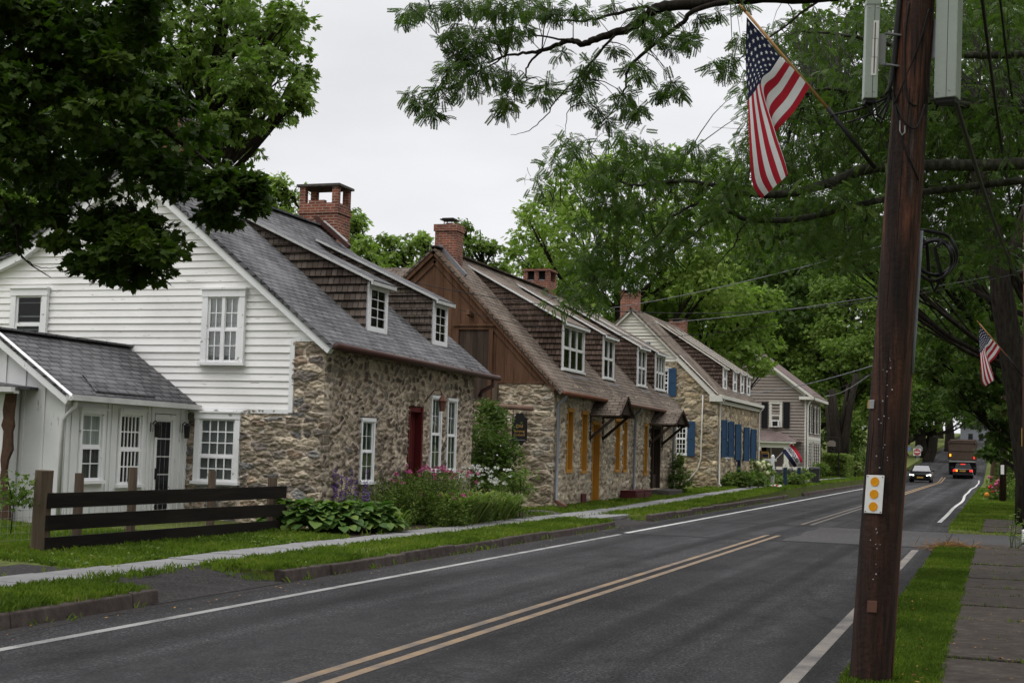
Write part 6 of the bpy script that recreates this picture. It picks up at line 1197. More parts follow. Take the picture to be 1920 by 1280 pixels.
for k, (hk, x, y, s) in enumerate(((3, 9.5, 22, 1.15), (0, 10.5, 33, 1.1), (3, 8.5, 8, 1.15), (1, 9, -6, 1.1), (2, 3.5, -9, 1.2), (3, -16.5, -4, 1.1))): place(hk, x, y, .1, s, k*2.1, 'large dark street tree shading the road outside the frame')
# right hand tree whose low boughs hang over the far road
RL = [(1880, 800, 40), (1845, 770, 36), (1900, 745, 55), (1850, 705, 55), (1800, 735, 36), (1885, 640, 60), (1825, 640, 55), (1765, 680, 44), (1870, 560, 60), (1795, 565, 60), (1728, 605, 40), (1905, 480, 70), (1820, 470, 70), (1745, 505, 55), (1905, 830, 30), (1915, 690, 50), (1770, 620, 45), (1730, 690, 34), (1865, 842, 20)]
tree('maple_tree', 'dark tree whose low boughs hang behind the second flag', pxl(RL, 52, 3., RS), (3.2, 54, .1), .42, 'leaf_dark', .36, 12, 1.5)
RL2 = [(x, y, RS.uniform(60, 95)) for x in range(1460, 1960, 80) for y in (-40, 60, 160, 250, 340, 430) if x > 1500+.35*abs(y-160) or y > 330]
tree('locust_tree', 'tall dense tree filling the sky behind the near pole and flag', pxl(RL2, 44, 5., RS), (4.5, 46, .1), .3, 'leaf_dark', .38, 13, 1.25, sparse=3)
T = thing('tree_trunk', 'thick dark leaning trunk beside the right hand pole', 'tree', (1.3, 40, .1), 'trees around the street')
b = MB(); P = [at(1935, 900, 38), at(1915, 760, 38), at(1893, 640, 38), at(1880, 560, 38), at(1872, 480, 38), at(1850, 380, 38), at(1800, 200, 38), at(1760, 20, 38)]; b.tube([P[0]-Z3*2.]+P, [.45, .42, .36, .32, .3, .26, .22, .18, .1], 12); b.tube([P[3], at(1900, 470, 38), at(1930, 380, 38)], [.22, .18, .14], 8); b.build('trunk', 'bark', T, smooth=True)
# ---- near boughs
def bough(name, label, limbs, clumps, tmpl, mat, size, per, seed, base=None, flat=.5, droop=.5, rnd_=.7, bark='bark', twr=.006, cat='tree'):
    """limbs: polylines with radii; leaf clumps hung from the nearest limb by twigs"""
    rs = np.random.RandomState(seed); p0 = limbs[0][0][0] if base is None else np.array(base); T = thing(name, label, cat, tuple(p0), 'trees around the street'); b = MB(); allp = []
    for P, r0, r1 in limbs:
        Q = []
        for k in range(len(P)-1):
            a0, a1, a2, a3 = P[max(k-1, 0)], P[k], P[k+1], P[min(k+2, len(P)-1)]
            for t in np.linspace(0, 1, 6)[:-1]: Q.append(.5*((2*a1)+(-a0+a2)*t+(2*a0-5*a1+4*a2-a3)*t*t+(-a0+3*a1-3*a2+a3)*t**3)+rs.normal(size=3)*.006)
        Q.append(P[-1]); b.tube(Q, np.linspace(r0, r1, len(Q)), 7); allp += Q
    A = np.array(allp); C = np.array([c for c, r in clumps]); Rr = np.array([r for c, r in clumps])
    for c, r in clumps:
        d = np.linalg.norm(A-c, axis=1); q = A[d.argmin()]; b.tube(curve(q, c, np.array([0, 0, .12*d.min()])+rs.normal(size=3)*.05*d.min(), 6), np.linspace(min(.014, twr*.7+.003*d.min()), .002, 6), 4, caps=False)
        for _ in range(3): e = c+rs.normal(size=3)*r*np.array([.6, .6, .35]); b.tube([c, (c+e)/2+rs.normal(size=3)*.02, e], [.004, .003, .002], 3, caps=False)
    b.build('trunk', bark, T, smooth=True); L = Leaves(); per_ = per; pos, n, t, k = clump_points(rs, C, Rr, per_, flat, droop, .8, rnd_); tt = np.clip(.45+rs.normal(0, .16, len(C)), 0, 1)
    L.add(tmpl, pos, n, t, size*rs.uniform(.65, 1.2, len(pos)), np.clip(tt[k]+rs.normal(0, .1, len(pos)), 0, 1), .06); L.build('crown', mat, T); return T
# honey locust overhead
zz = lambda l, D, o=(720, 0), s=2.782: [at(o[0]+x/s, o[1]+y/s, D+(i*.05)) for i, (x, y) in enumerate(l)]
D1 = 14.
LB = [(zz([(2700, -60), (2300, -20), (1900, -10), (1600, 22), (1440, 40), (1380, 80), (1300, 135), (1200, 175), (1110, 200), (1040, 230), (980, 215), (900, 235), (820, 265), (740, 280), (640, 290), (540, 330)], D1), .07, .008), (zz([(1440, 40), (1310, 45), (1200, 70), (1080, 105), (960, 110), (800, 100), (680, 90)], D1+.2), .022, .004), (zz([(1900, -10), (1640, 50), (1560, 110), (1440, 210), (1320, 310), (1270, 370), (1250, 470), (1200, 560), (1130, 650)], D1), .03, .004), (zz([(1200, 185), (1110, 290), (1040, 380), (980, 430), (900, 520), (830, 620), (740, 690), (660, 705)], D1), .014, .002), (zz([(1040, 380), (990, 480), (970, 560), (950, 640), (948, 700)], D1), .007, .002), (zz([(820, 265), (745, 350), (740, 420), (640, 500)], D1), .013, .003), (zz([(1040, 230), (940, 205), (800, 190), (680, 200), (600, 240)], D1+.1), .014, .003), (zz([(640, 290), (480, 380), (330, 470), (240, 560)], D1), .009, .003), (zz([(680, 90), (560, 60), (330, 40), (150, 60)], D1+.3), .01, .002), (zz([(2300, -20), (1950, 240), (1780, 360)], D1+.4), .014, .003)]
LC = [(480, 150, 120), (560, 90, 110), (450, 230, 90), (430, 330, 110), (520, 330, 110), (560, 400, 90), (650, 380, 80), (430, 430, 90), (300, 450, 60), (330, 370, 60), (180, 520, 50), (240, 580, 60), (130, 490, 34), (620, 560, 45), (640, 520, 50), (360, 150, 55), (330, 190, 45), (150, 60, 60), (220, 40, 60), (110, 90, 36), (340, 30, 50), (420, 20, 60), (600, 20, 80), (700, 30, 80), (830, 30, 80), (880, 50, 55), (680, 140, 60), (740, 140, 45), (860, 440, 55), (820, 490, 38), (930, 270, 45), (1050, 360, 55), (1040, 430, 55), (1020, 500, 45), (1090, 320, 40), (1200, 250, 32), (1150, 620, 45), (1110, 560, 38), (1290, 330, 40), (1350, 370, 48), (1330, 560, 48), (1250, 500, 55), (1240, 560, 45), (1360, 60, 65), (1340, 150, 55), (1420, 140, 55), (1480, 60, 60), (1560, 170, 55), (1600, 210, 52), (1640, 90, 45), (1420, 210, 45), (1500, 240, 40), (1500, 430, 55), (1540, 470, 45), (1440, 480, 36), (1720, 330, 42), (1780, 370, 42), (1820, 310, 42), (1860, 200, 45), (1870, 20, 45), (760, 20, 70), (500, 20, 70), (520, 200, 90), (620, 180, 60), (1080, 60, 40), (1000, 40, 35), (1200, 20, 40), (1750, 60, 40), (700, 420, 50), (380, 280, 60)]
LCp = []
for x, y, r in LC:
    for k in range(2 if r > 45 else 1): LCp.append((at(720+(x+RS.uniform(-.4, .4)*r*k)/2.782, (y+RS.uniform(-.4, .4)*r*k)/2.782, D1+RS.uniform(-.6, .6)), r/2.782*D1/FPX*.95))
bough('honey_locust', 'feathery honey locust boughs hanging across the sky at top centre', LB, LCp, PIN, 'leaf_locust', .145, 30, 21, bark='bark', droop=.6, flat=.7, rnd_=1.0)
def inpoly(x, y, P):
    c = False; j = len(P)-1
    for i in range(len(P)):
        if (P[i][1] > y) != (P[j][1] > y) and x < (P[j][0]-P[i][0])*(y-P[i][1])/(P[j][1]-P[i][1])+P[i][0]: c = not c
        j = i
    return c
def fill(P, n, D0, D1_, r0, r1, rs):
    xs_ = [p[0] for p in P]; ys_ = [p[1] for p in P]; out = []
    while len(out) < n:
        x, y = rs.uniform(min(xs_), max(xs_)), rs.uniform(min(ys_), max(ys_))
        if inpoly(x, y, P): D = rs.uniform(D0, D1_); out.append((at(x, y, D), rs.uniform(r0, r1)*D/FPX))
    return out
o8 = (900, 160); D2 = 18.
z8 = lambda l, D: zz(l, D, o8, 2.783)
LB2 = [(z8([(3100, 400), (2500, 420), (2060, 430), (1800, 520), (1640, 560), (1500, 572), (1390, 565), (1290, 570), (1200, 600), (1120, 640)], D2), .085, .02), (z8([(1390, 565), (1100, 500), (1000, 505), (900, 512), (800, 522), (740, 500), (660, 440), (600, 370), (560, 340)], D2), .03, .005), (z8([(1000, 505), (1020, 470), (1060, 410), (1090, 350)], D2), .012, .004), (z8([(900, 490), (840, 440), (790, 380), (785, 300)], D2), .01, .003), (z8([(3000, 480), (2300, 560), (1700, 690), (1500, 705), (1400, 705), (1300, 660), (1240, 690), (1180, 720), (1100, 790), (1000, 870)], D2+.3), .05, .008), (z8([(1200, 600), (1080, 640), (1000, 700), (930, 780), (850, 860), (750, 930), (600, 1010)], D2), .02, .004), (z8([(1400, 705), (1350, 760), (1330, 830), (1250, 920), (1220, 1010)], D2), .014, .003), (z8([(740, 500), (620, 560), (500, 600), (380, 600)], D2), .008, .002), (z8([(3100, 160), (2500, 100), (2100, 60), (1820, 20), (1700, 40)], D2+1), .06, .01), (z8([(3100, -160), (2500, -160), (2200, -200), (1900, -260), (1700, -280)], D2+.5), .06, .01)]
rs5 = np.random.RandomState(9)
A1 = [(1010, 295), (1060, 250), (1110, 235), (1190, 245), (1240, 280), (1300, 270), (1350, 260), (1400, 300), (1420, 400), (1340, 430), (1240, 480), (1180, 530), (1110, 580), (1040, 575), (1050, 520), (1120, 440), (1060, 400), (1010, 370), (990, 340)]
A2 = [(1400, 240), (1920, 180), (1920, 480), (1700, 520), (1560, 500), (1400, 470), (1300, 430)]; A3 = [(1430, 60), (1930, -40), (1930, 260), (1600, 300), (1460, 280), (1400, 180)]
cl2 = fill(A1, 120, 17, 19, 18, 34, rs5)+fill(A2, 230, 17.5, 23, 30, 56, rs5)+fill(A3, 330, 17.5, 24, 30, 58, rs5)
for _ in range(150):  # unseen overhead leaf clumps, added to shade the right lane and verge
    x_, y_ = rs5.uniform(-4.2, 3.), rs5.uniform(6.5, 24); d_ = math.hypot(x_, y_); cl2.append((np.array([x_, y_, 1.7+d_*.40+rs5.uniform(1.4, 4.5)]), rs5.uniform(.6, 1.)))
va = lambda *p: [np.array(q, float) for q in p]
LB2 += [(va((6, 17, 9.5), (2, 15.5, 10.6), (-1.5, 14, 10.6), (-4.2, 11.5, 10)), .09, .02), (va((2, 15.5, 10.6), (.5, 19, 12), (-1, 23, 13.5)), .05, .012), (va((2, 15.5, 10.6), (1, 11, 9.3), (-1.5, 7, 8.2)), .05, .012), (va((-1.5, 14, 10.6), (-3, 18, 12), (-4, 22, 13)), .04, .01), (va((1, 11, 9.3), (2.5, 8, 9)), .03, .01)]
bough('honey_locust', 'honey locust with lichen covered limbs sweeping left behind the near flag', LB2, cl2, PIN, 'leaf_locust', .19, 22, 22, bark='bark_lichen', droop=.45, flat=.75, rnd_=1.1)
# dark near maple at upper left
mp = lambda l, D: [at(x, y, D) for x, y in l]
LM = [(mp([(-420, 300), (-200, 180), (0, 110), (140, 130), (250, 200), (330, 260), (420, 330)], 15), .10, .012), (mp([(140, 130), (215, 230), (232, 300), (240, 360), (250, 430)], 14.8), .02, .005), (mp([(-200, 180), (-60, 300), (0, 370), (30, 430), (40, 480), (95, 520)], 14.6), .03, .004), (mp([(0, 110), (120, 20), (240, -40)], 15), .05, .02), (mp([(250, 200), (340, 290), (440, 350), (480, 390)], 14.8), .012, .004), (mp([(40, 480), (70, 500), (110, 505), (128, 520)], 14.4), .006, .002), (mp([(232, 300), (180, 360), (150, 420)], 14.7), .008, .003)]
M1 = [(-60, -60), (330, -60), (300, 30), (320, 110), (380, 180), (400, 240), (470, 300), (488, 380), (440, 410), (380, 420), (340, 460), (300, 500), (280, 530), (200, 540), (170, 500), (130, 470), (100, 440), (60, 480), (40, 530), (-10, 500), (-60, 520)]
M2 = [(-80, -80), (330, -80), (300, 60), (330, 150), (400, 250), (360, 330), (200, 360), (60, 330), (-80, 420)]
cm = fill(M1, 82, 14, 15.4, 26, 44, rs5)+fill(M2, 160, 14, 17.5, 36, 66, rs5)+fill([(60, 400), (330, 400), (300, 520), (180, 530), (110, 450)], 24, 14.2, 15., 24, 38, rs5)+fill([(330, 330), (480, 330), (485, 395), (380, 420)], 16, 14.4, 15.2, 22, 32, rs5)
mt_ = bough('maple_tree', 'dark sugar maple crown filling the top left corner', LM, cm, MAP, 'leaf_maple', .115, 80, 23, base=(-15.2, 9.5, .1), flat=.55, droop=.35, rnd_=.9)
MB().tube([(-15.6, 9.2, -.2), (-15.4, 9.4, 2.), (-15.0, 9.8, 5.2), (-14.6, 10, 9.)], [.42, .34, .3, .22], 12).build('trunk', 'bark', mt_, smooth=True); MB().tube([(-15.0, 9.8, 5.2), tuple(LM[0][0][0])], [.2, .11], 8).build('limb', 'bark', mt_, smooth=True)

# ------------------------------------------------------------------ shrubs, hedge, garden plants
def shrub(name, label, lobes, mat, sprig, seed, dens=1.3, cat='shrub', group=None, per=16, base=None, **kw):
    rs = np.random.RandomState(seed); cen = np.mean([np.array(c) for c, r in lobes], 0); base = np.array(base if base is not None else (cen[0], cen[1], lz(cen[0], cen[1]))); T = thing(name, label, cat, tuple(base), group); L, C = crown(rs, [(np.array(c), r) for c, r in lobes], sprig, dens*3, per=per, shell=.3, **kw); b = MB()
    for c, r in lobes: b.tube(curve(base+rs.normal(size=3)*[.06, .06, 0]-Z3*.05, np.array(c), rs.normal(size=3)*.05, 5), np.linspace(.02, .006, 5), 5)
    b.build('stem', 'bark', T); L.build('foliage', mat, T); return T, C
T, C = shrub('flowering_shrub', 'dark leafy shrub with tiny white flowers between the stone houses', pxl([(925, 790, 36), (905, 820, 36), (932, 828, 36), (920, 860, 44), (895, 870, 30), (950, 855, 34), (915, 765, 24), (928, 772, 22), (930, 890, 40), (900, 900, 34)], 36.4, .5, RS), 'leaf_dark', .13, 31, 2.6, per=22, base=(-13.0, 34.6, .2))
Lv = Leaves(); rs = np.random.RandomState(4); m = rs.choice(len(C), 60); Lv.add(T_quadleaf(.9), C[m]+rs.normal(size=(60, 3))*.12, rs.normal(size=(60, 3)), rs.normal(size=(60, 3)), np.full(60, .05), np.full(60, .5)); o = Lv.build('blossom', 'petal_white', T); o['kind'] = 'stuff'
shrub('garden_shrub', 'yellow green low bush at the foot of the white flowering shrub', pxl([(960, 905, 26), (975, 890, 24), (945, 920, 28), (985, 915, 20)], 33.8, .3, RS), 'leaf_garden', .13, 32, 1.6)
shrub('garden_shrub', 'dark upright bush by the golden house corner and stone step', pxl([(1272, 870, 14), (1280, 890, 16), (1265, 895, 16), (1270, 915, 14), (1284, 905, 12), (1276, 855, 9)], 52.6, .3, RS), 'leaf_dark', .15, 33, 2.)
shrub('grass_bed', 'long shaggy grassy bed along the golden house front', pxl([(x, 900-(x-1350)*.10, 14) for x in range(1352, 1425, 9)], 61.5, .8, RS), 'leaf_garden', .22, 34, 2., cat='plants')
T, C = shrub('hydrangea', 'hydrangea with creamy flower heads beside the white sign post', pxl([(1425, 880, 10), (1432, 870, 10), (1420, 870, 9), (1438, 882, 9), (1428, 890, 10)], 64.6, .3, RS), 'leaf_garden', .22, 35, .8)
for k in range(14):
    q = at(1416+RS.uniform(0, 26), 866+RS.uniform(0, 24), 64.1+RS.uniform(-.1, .2)); b = MB(); b.ball(q, .085*RS.uniform(.8, 1.3), 7, 5); b.build('flower_head', 'hydrangea', T)
T, C = shrub('lavender', 'purple grey lavender mound before the taupe porch', pxl([(1462, 888, 11), (1475, 887, 12), (1488, 889, 12), (1450, 890, 9), (1500, 892, 9)], 68, .4, RS), 'leaf_garden', .2, 36, .6); Lv = Leaves(); m = rs.choice(len(C), 160); Lv.add(T_quadleaf(.3), C[m]+rs.normal(size=(160, 3))*.1, rs.normal(size=(160, 3)), np.array([0, 0, 1.])+rs.normal(size=(160, 3))*.3, np.full(160, .22), np.full(160, .5)); o = Lv.build('spike', 'lilac', T); o['kind'] = 'stuff'
shrub('garden_shrub', 'leafy green bed behind the two navy posts', pxl([(1455, 905, 11), (1470, 903, 10), (1485, 904, 11), (1502, 898, 13), (1510, 885, 12), (1440, 908, 10), (1490, 896, 10)], 66, .5, RS), 'leaf_garden', .22, 37, .7)
T, C = shrub('flower_bed', 'small bed of red and white flowers by the walk edge', pxl([(x, 912, 4.5) for x in (1442, 1448, 1454, 1461)], 62, .15, RS), 'leaf_garden', .12, 38, .5, cat='flowers')
for k in range(22):
    q = at(1439+RS.uniform(0, 25), 913+RS.uniform(-3, 2), 61.8); b = MB(); b.ball(q, .06, 6, 4); b.build('blossom', 'red_flower' if k % 2 else 'petal_white', T)
T = thing('hedge', 'clipped green hedge beside the taupe house', 'hedge', tuple(onZ(1560, 900, .4))); rs = np.random.RandomState(12); N = 15000
p = rs.uniform(size=(N, 3)); hx0, hx1 = at(1541, 860, 100)[0], at(1587, 860, 100)[0]; hy, hz0, hz1 = at(1560, 860, 100)[1], .35, at(1560, 853, 100)[2]; f = rs.randint(0, 3, N); p[f == 0, 2] = 1-.06*rs.rand((f == 0).sum()); p[f == 1, 1] = .05*rs.rand((f == 1).sum()); p[f == 2, 0] = 1-.06*rs.rand((f == 2).sum())
pos = np.array([hx0, hy, hz0])+p*np.array([hx1-hx0, 5., hz1-hz0])+.06*np.sin(p[:, [1, 2, 0]]*19); L = Leaves(); L.add(SPR[0], pos, np.array([.3, -.4, .8])+rs.normal(size=(N, 3))*.6, rs.normal(size=(N, 3)), np.full(N, .2), rs.uniform(.2, 1, N)); L.build('foliage', 'leaf_garden', T); MB().box(hx0+.15, hx1-.15, hy+.15, hy+4.8, .3, hz1-.15).build('core', 'earth', T)
shrub('flower_clump', 'mixed planter of pink and white flowers by the taupe house corner', pxl([(1530, 874, 7), (1540, 872, 8), (1547, 880, 8), (1536, 882, 7)], 90, .3, RS), 'leaf_mid', .2, 39, .8, cat='flowers')
shrub('garden_shrub', 'arching yellow green plant at the hedge foot', pxl([(1551, 897, 9), (1560, 900, 8), (1543, 900, 7)], 97, .3, RS), 'leaf_garden', .24, 40, .7)
shrub('garden_shrub', 'olive green tree shaped bush right of the dark trunks', pxl([(1600, 830, 26), (1610, 860, 28), (1595, 800, 22), (1615, 810, 24), (1590, 875, 22), (1605, 780, 16)], 108, 1., RS), 'leaf_mid', .32, 41, .6)
T = thing('tree_trunk', 'cluster of dark forked trunks behind the hanging sign', 'tree', tuple(onZ(1570, 893, .4)), 'trees around the street'); b = MB()
for l, r in (([(1572, 892), (1570, 840), (1566, 790), (1560, 730)], .5), ([(1580, 892), (1584, 820), (1592, 770), (1606, 700)], .4), ([(1562, 892), (1560, 800), (1554, 740)], .25), ([(1570, 830), (1580, 780), (1590, 720)], .2), ([(1556, 892), (1556, 830), (1550, 760)], .25)): b.tube(mp(l, 105), np.linspace(r, r*.5, len(l)), 8)
b.build('trunk', 'bark', T, smooth=True)
T = thing('tree_trunk', 'dark leaning trunk beside the far stop sign', 'tree', tuple(at(1738, 873, 170)), 'trees around the street'); b = MB(); b.tube(mp([(1737, 876), (1741, 862), (1748, 845), (1751, 820)], 170), [.75, .6, .55, .5], 8); b.tube(mp([(1727, 876), (1727, 845), (1726, 815)], 172), [.8, .7, .6], 8); b.build('trunk', 'bark', T, smooth=True)
T, C = shrub('flower_clump', 'tall red flowered clump round the short pole', pxl([(1862, 905, 14), (1872, 900, 14), (1855, 920, 12), (1885, 915, 16), (1868, 925, 14), (1900, 918, 16), (1860, 935, 10), (1890, 935, 13), (1910, 930, 14)], 63, .8, RS), 'leaf_mid', .2, 42, .6, cat='flowers', base=(.1, 66, .06))
for k in range(26):
    q = at(1852+RS.uniform(0, 26), 892+RS.uniform(0, 30), 62.2); b = MB(); b.ball(q, .07*RS.uniform(.6, 1.2), 6, 4); b.build('blossom', ['rust', 'pink', 'red_flower'][k % 3], T)
q = at(1850, 927, 61.5); b = MB(); b.ball(q, .11, 7, 5); b.build('blossom', 'orange', T)
shrub('garden_shrub', 'dark green undergrowth behind the short pole', pxl([(1905, 880, 26), (1895, 900, 22), (1915, 905, 24), (1880, 880, 18), (1918, 850, 24)], 70, 1., RS), 'leaf_dark', .26, 43, .6)
T = thing('creeper', 'green creeper mass hanging over the pale pole', 'creeper', tuple(at(1866, 850, 79))); L, C = crown(np.random.RandomState(3), pxl([(1866, 835, 12), (1872, 815, 14), (1862, 855, 9), (1878, 835, 14), (1858, 842, 8)], 79, .3, RS), .24, 2.5); L.build('foliage', 'leaf_mid', T)
# hostas, flower spikes, bee balm, daisies, day lilies
def T_hosta():
    out = []; n = 5; w_ = [.05, .36, .46, .44, .3, .02]
    for s in (-1, 1):
        for i in range(n):
            x0, x1 = i/n, (i+1)/n; z = lambda x, e: -.32*x*x+.10*(1 if e else 0)*math.sin(3.14*x); a = np.array([(x0, 0, z(x0, 0)), (x1, 0, z(x1, 0)), (x1, s*w_[i+1], z(x1, 1)), (x0, s*w_[i], z(x0, 1))]); out.append(a if s > 0 else a[::-1])
    return out
def T_strap(n=6, arch=.42, w=.02):
    out = []
    for i in range(n):
        f = lambda t: (t*(1-.25*t*t)*.62, 1.0*t-arch*1.5*t**2.6); (x0, z0), (x1, z1) = f(i/n), f((i+1)/n); w0, w1_ = w*(1-(i/n)**3), w*(1-((i+1)/n)**3); out.append(np.array([(x0, -w0, z0), (x0, w0, z0), (x1, w1_, z1), (x1, -w1_, z1)]))
    return out
HOS, STR = T_hosta(), T_strap()
def hosta(px, py, D, n, size, seed, label):
    rs = np.random.RandomState(seed); p = at(px, py, D); p[2] = lz(p[0], p[1]); T = thing('hosta', label, 'plant', tuple(p), 'hostas by the fence'); L = Leaves(); a = rs.uniform(0, 6.283, n); h = rs.uniform(.06, 1, n); d = np.stack([np.cos(a), np.sin(a), 0*a], 1); pos = p+d*(.12+.36*(1-h)*rs.uniform(.5, 1.2, n)[:])[:, None]*1.1+Z3*(.12+.40*h)[:, None]; t = d+Z3*(.15+.5*h-.55*(1-h))[:, None]*rs.uniform(.2, 1, n)[:, None]; L.add(HOS, pos, np.tile(Z3, (n, 1))+d*.25+rs.normal(size=(n, 3))*.22, t, size*rs.uniform(.7, 1.2, n), rs.uniform(.1, .95, n), .03); L.build('leaf', 'leaf_hosta', T)['kind'] = 'stuff'
    b = MB()
    for i in range(0, n, 2): b.tube([p+d[i]*.04, (p+pos[i])/2+Z3*.08, pos[i]], [.008, .007, .005], 4, caps=False)
    b.build('stalk', 'leaf_hosta', T); return T
HL = ['hosta clump pressed against the end of the black fence', 'hosta with the broadest leaves left of centre of the bed', 'middle hosta spilling over the lawn edge', 'hosta nearest the pavement', 'hosta at the right end beside the bee balm', 'rear hosta against the stone gable', 'rear hosta below the purple spikes']
for k, (px, py, D) in enumerate(((548, 985, 25.2), (590, 988, 25.), (628, 990, 25.2), (665, 988, 25.6), (702, 990, 26.), (570, 970, 26.6), (640, 970, 27.)) ): hosta(px, py, D, 140, .215, 50+k, HL[k])
T = thing('flower_spike', 'group of purple hosta flower spikes against the stone corner', 'flowers', tuple(at(620, 960, 26.4)))
for k, (x, yt, yb) in enumerate(((565, 888, 945), (588, 888, 950), (596, 884, 940), (600, 895, 955), (605, 878, 930), (612, 880, 935), (618, 888, 940), (625, 884, 930), (630, 876, 935), (651, 892, 930), (660, 878, 940), (668, 896, 940), (690, 880, 945), (684, 896, 950), (695, 912, 955), (592, 905, 960), (590, 948, 965), (624, 905, 945), (640, 884, 945))):
    p, q = at(x-(4 if x > 640 else 0)*1.5, yb+30, 26.4), at(x, yt, 26.4); b = MB(); b.tube([p, (p+q)/2, q], [.007, .006, .003], 4); o = b.build('stem', 'lilac', T); L = Leaves(); rs = np.random.RandomState(k); N = 34; tt = rs.uniform(.40, 1, N); a = rs.uniform(0, 6.28, N); d = np.stack([np.cos(a), np.sin(a), -.5+0*a], 1); L.add(T_quadleaf(.55), p+(q-p)*tt[:, None], rs.normal(size=(N, 3)), d, .055*(1.25-.5*tt), rs.uniform(size=N)); L.build('bloom', 'purple', o)
def stems(name, label, pts, n, h, seed, mat, leaf, fl=None, flsz=.03, nfl=10, group=None, spread=.3, cat='plant', lean=.15, nleaf=26):
    rs = np.random.RandomState(seed); c0 = np.mean(pts, 0); T = thing(name, label, cat, tuple(c0), group); b = MB(); L = Leaves(); tips = []; tm = T_quadleaf(.3)
    for k in range(n):
        p = np.array(pts[rs.randint(len(pts))])+rs.normal(size=3)*[spread, spread, 0]; p[2] = lz(p[0], p[1])-.02; q = p+np.array([rs.normal()*lean, rs.normal()*lean, h*rs.uniform(.65, 1.08)]); P = curve(p, q, rs.normal(size=3)*.05, 5); b.tube(P, np.linspace(.006, .003, 5), 3, caps=False); tips.append(q); t = rs.uniform(.12, .98, nleaf); a = rs.uniform(0, 6.28, nleaf); d = np.stack([np.cos(a), np.sin(a), rs.uniform(-.2, .7, nleaf)], 1); L.add(tm, p+(q-p)*t[:, None], np.tile(Z3, (nleaf, 1))+rs.normal(size=(nleaf, 3))*.4, d, leaf*rs.uniform(.6, 1.2, nleaf), rs.uniform(.1, .9, nleaf))
    b.build('stem', mat, T); L.build('foliage', mat, T)
    if fl:
        tips = sorted(tips, key=lambda q: -q[2]+rs.uniform(0, .55)); base = None
        for q in tips[:nfl]:
            if base is None:
                L = Leaves(); N = 26; d = nrm(rs.normal(size=(N, 3))*[1, 1, .5]); L.add(T_quadleaf(.35), np.zeros((N, 3))+d*flsz*.15, d+rs.normal(size=(N, 3))*.4, d, np.full(N, flsz), rs.uniform(size=N)); base = L.build('blossom', fl, None); base.parent = T; o = base
            else: o = base.copy(); COL.objects.link(o); o.parent = T
            o.location = q-c0; s = rs.uniform(.75, 1.2); o.scale = (s, s, s*.8); o.rotation_euler = (rs.normal()*.3, rs.normal()*.3, rs.uniform(0, 6))
    return T
gp = lambda px, py, D: (lambda p: np.array([p[0], p[1], lz(p[0], p[1])]))(at(px, py, D))
BL = ['feathery bee balm with few flowers beside the hostas', 'bee balm in front of the first facade window', 'dense bee balm left of the red door', 'bee balm with pink flowers before the red door', 'pinkest bee balm between red door and day lilies', 'short pink bee balm leaning over the pavement']
for k, (px, D, h, nf) in enumerate(((722, 28.2, .85, 4), (750, 28.4, 1.0, 4), (775, 29.2, 1.0, 7), (805, 29.4, 1.12, 20), (832, 30., 1.08, 26), (826, 28.8, .62, 14))): stems('bee_balm', BL[k], [gp(px-8, 970, D), gp(px, 972, D), gp(px+9, 974, D+.5)], 120, h, 70+k, 'leaf_garden', .085, 'pink', .052, nf, 'bee balm along the house front')
stems('daisy', 'clump of tall white daisies before the shrub', [gp(880, 960, 32.), gp(900, 960, 32.2), gp(918, 962, 32.4)], 60, 1.12, 80, 'leaf_garden', .05, 'petal_white', .06, 44, 'daisies', .25, lean=.12, nleaf=10)
stems('goldenrod', 'thin leafy stems under the first facade window', [gp(690, 965, 27.), gp(705, 965, 27.4)], 40, .9, 81, 'leaf_garden', .08)
def daylily(px, D, n, size, seed, label, dry=.1):
    rs = np.random.RandomState(seed); p = gp(px, 975, D); T = thing('day_lily', label, 'plant', tuple(p), 'day lilies by the pavement'); L = Leaves(); a = rs.uniform(0, 6.283, n); d = np.stack([np.cos(a), np.sin(a), 0*a], 1); pos = p+d*.1*rs.uniform(0, 1, (n, 1))+rs.normal(size=(n, 3))*[.1, .1, 0]; L.add(STR, pos, np.tile(Z3, (n, 1))+rs.normal(size=(n, 3))*.05, d, size*rs.uniform(.6, 1.15, n), np.where(rs.rand(n) < dry, 1., rs.uniform(.2, .9, n)), .03); L.build('leaf', 'leaf_garden', T)['kind'] = 'stuff'
for k, (px, D, n, s) in enumerate(((850, 29.4, 190, 1.35), (872, 30., 200, 1.4), (896, 30.8, 190, 1.3), (925, 31.8, 200, 1.2), (950, 32.8, 200, 1.15), (735, 26.2, 60, .9))): daylily(px, D, n, s, 90+k, ['day lily clump beside the pink bee balm', 'full day lily clump in front of the daisies', 'day lily clump right under the daisies', 'day lily clump left of the last one by the brown house', 'last day lily clump with yellowing tips near the brown house', 'pale strap leaved plant at the right end of the hostas'][k], .12)
for k, (px, D, lb) in enumerate(((845, 28.6, 'low bushy green edging in front of the pink bee balm'), (895, 30.2, 'low green edging plant before the day lilies'), (950, 32.6, 'low edging plant at the far end of the flower bed'))): stems('ground_cover', lb, [gp(px-8, 982, D), gp(px, 980, D+.2), gp(px+8, 978, D+.5)], 60, .34, 85+k, 'leaf_garden', .05, group='low edging plants', spread=.2)
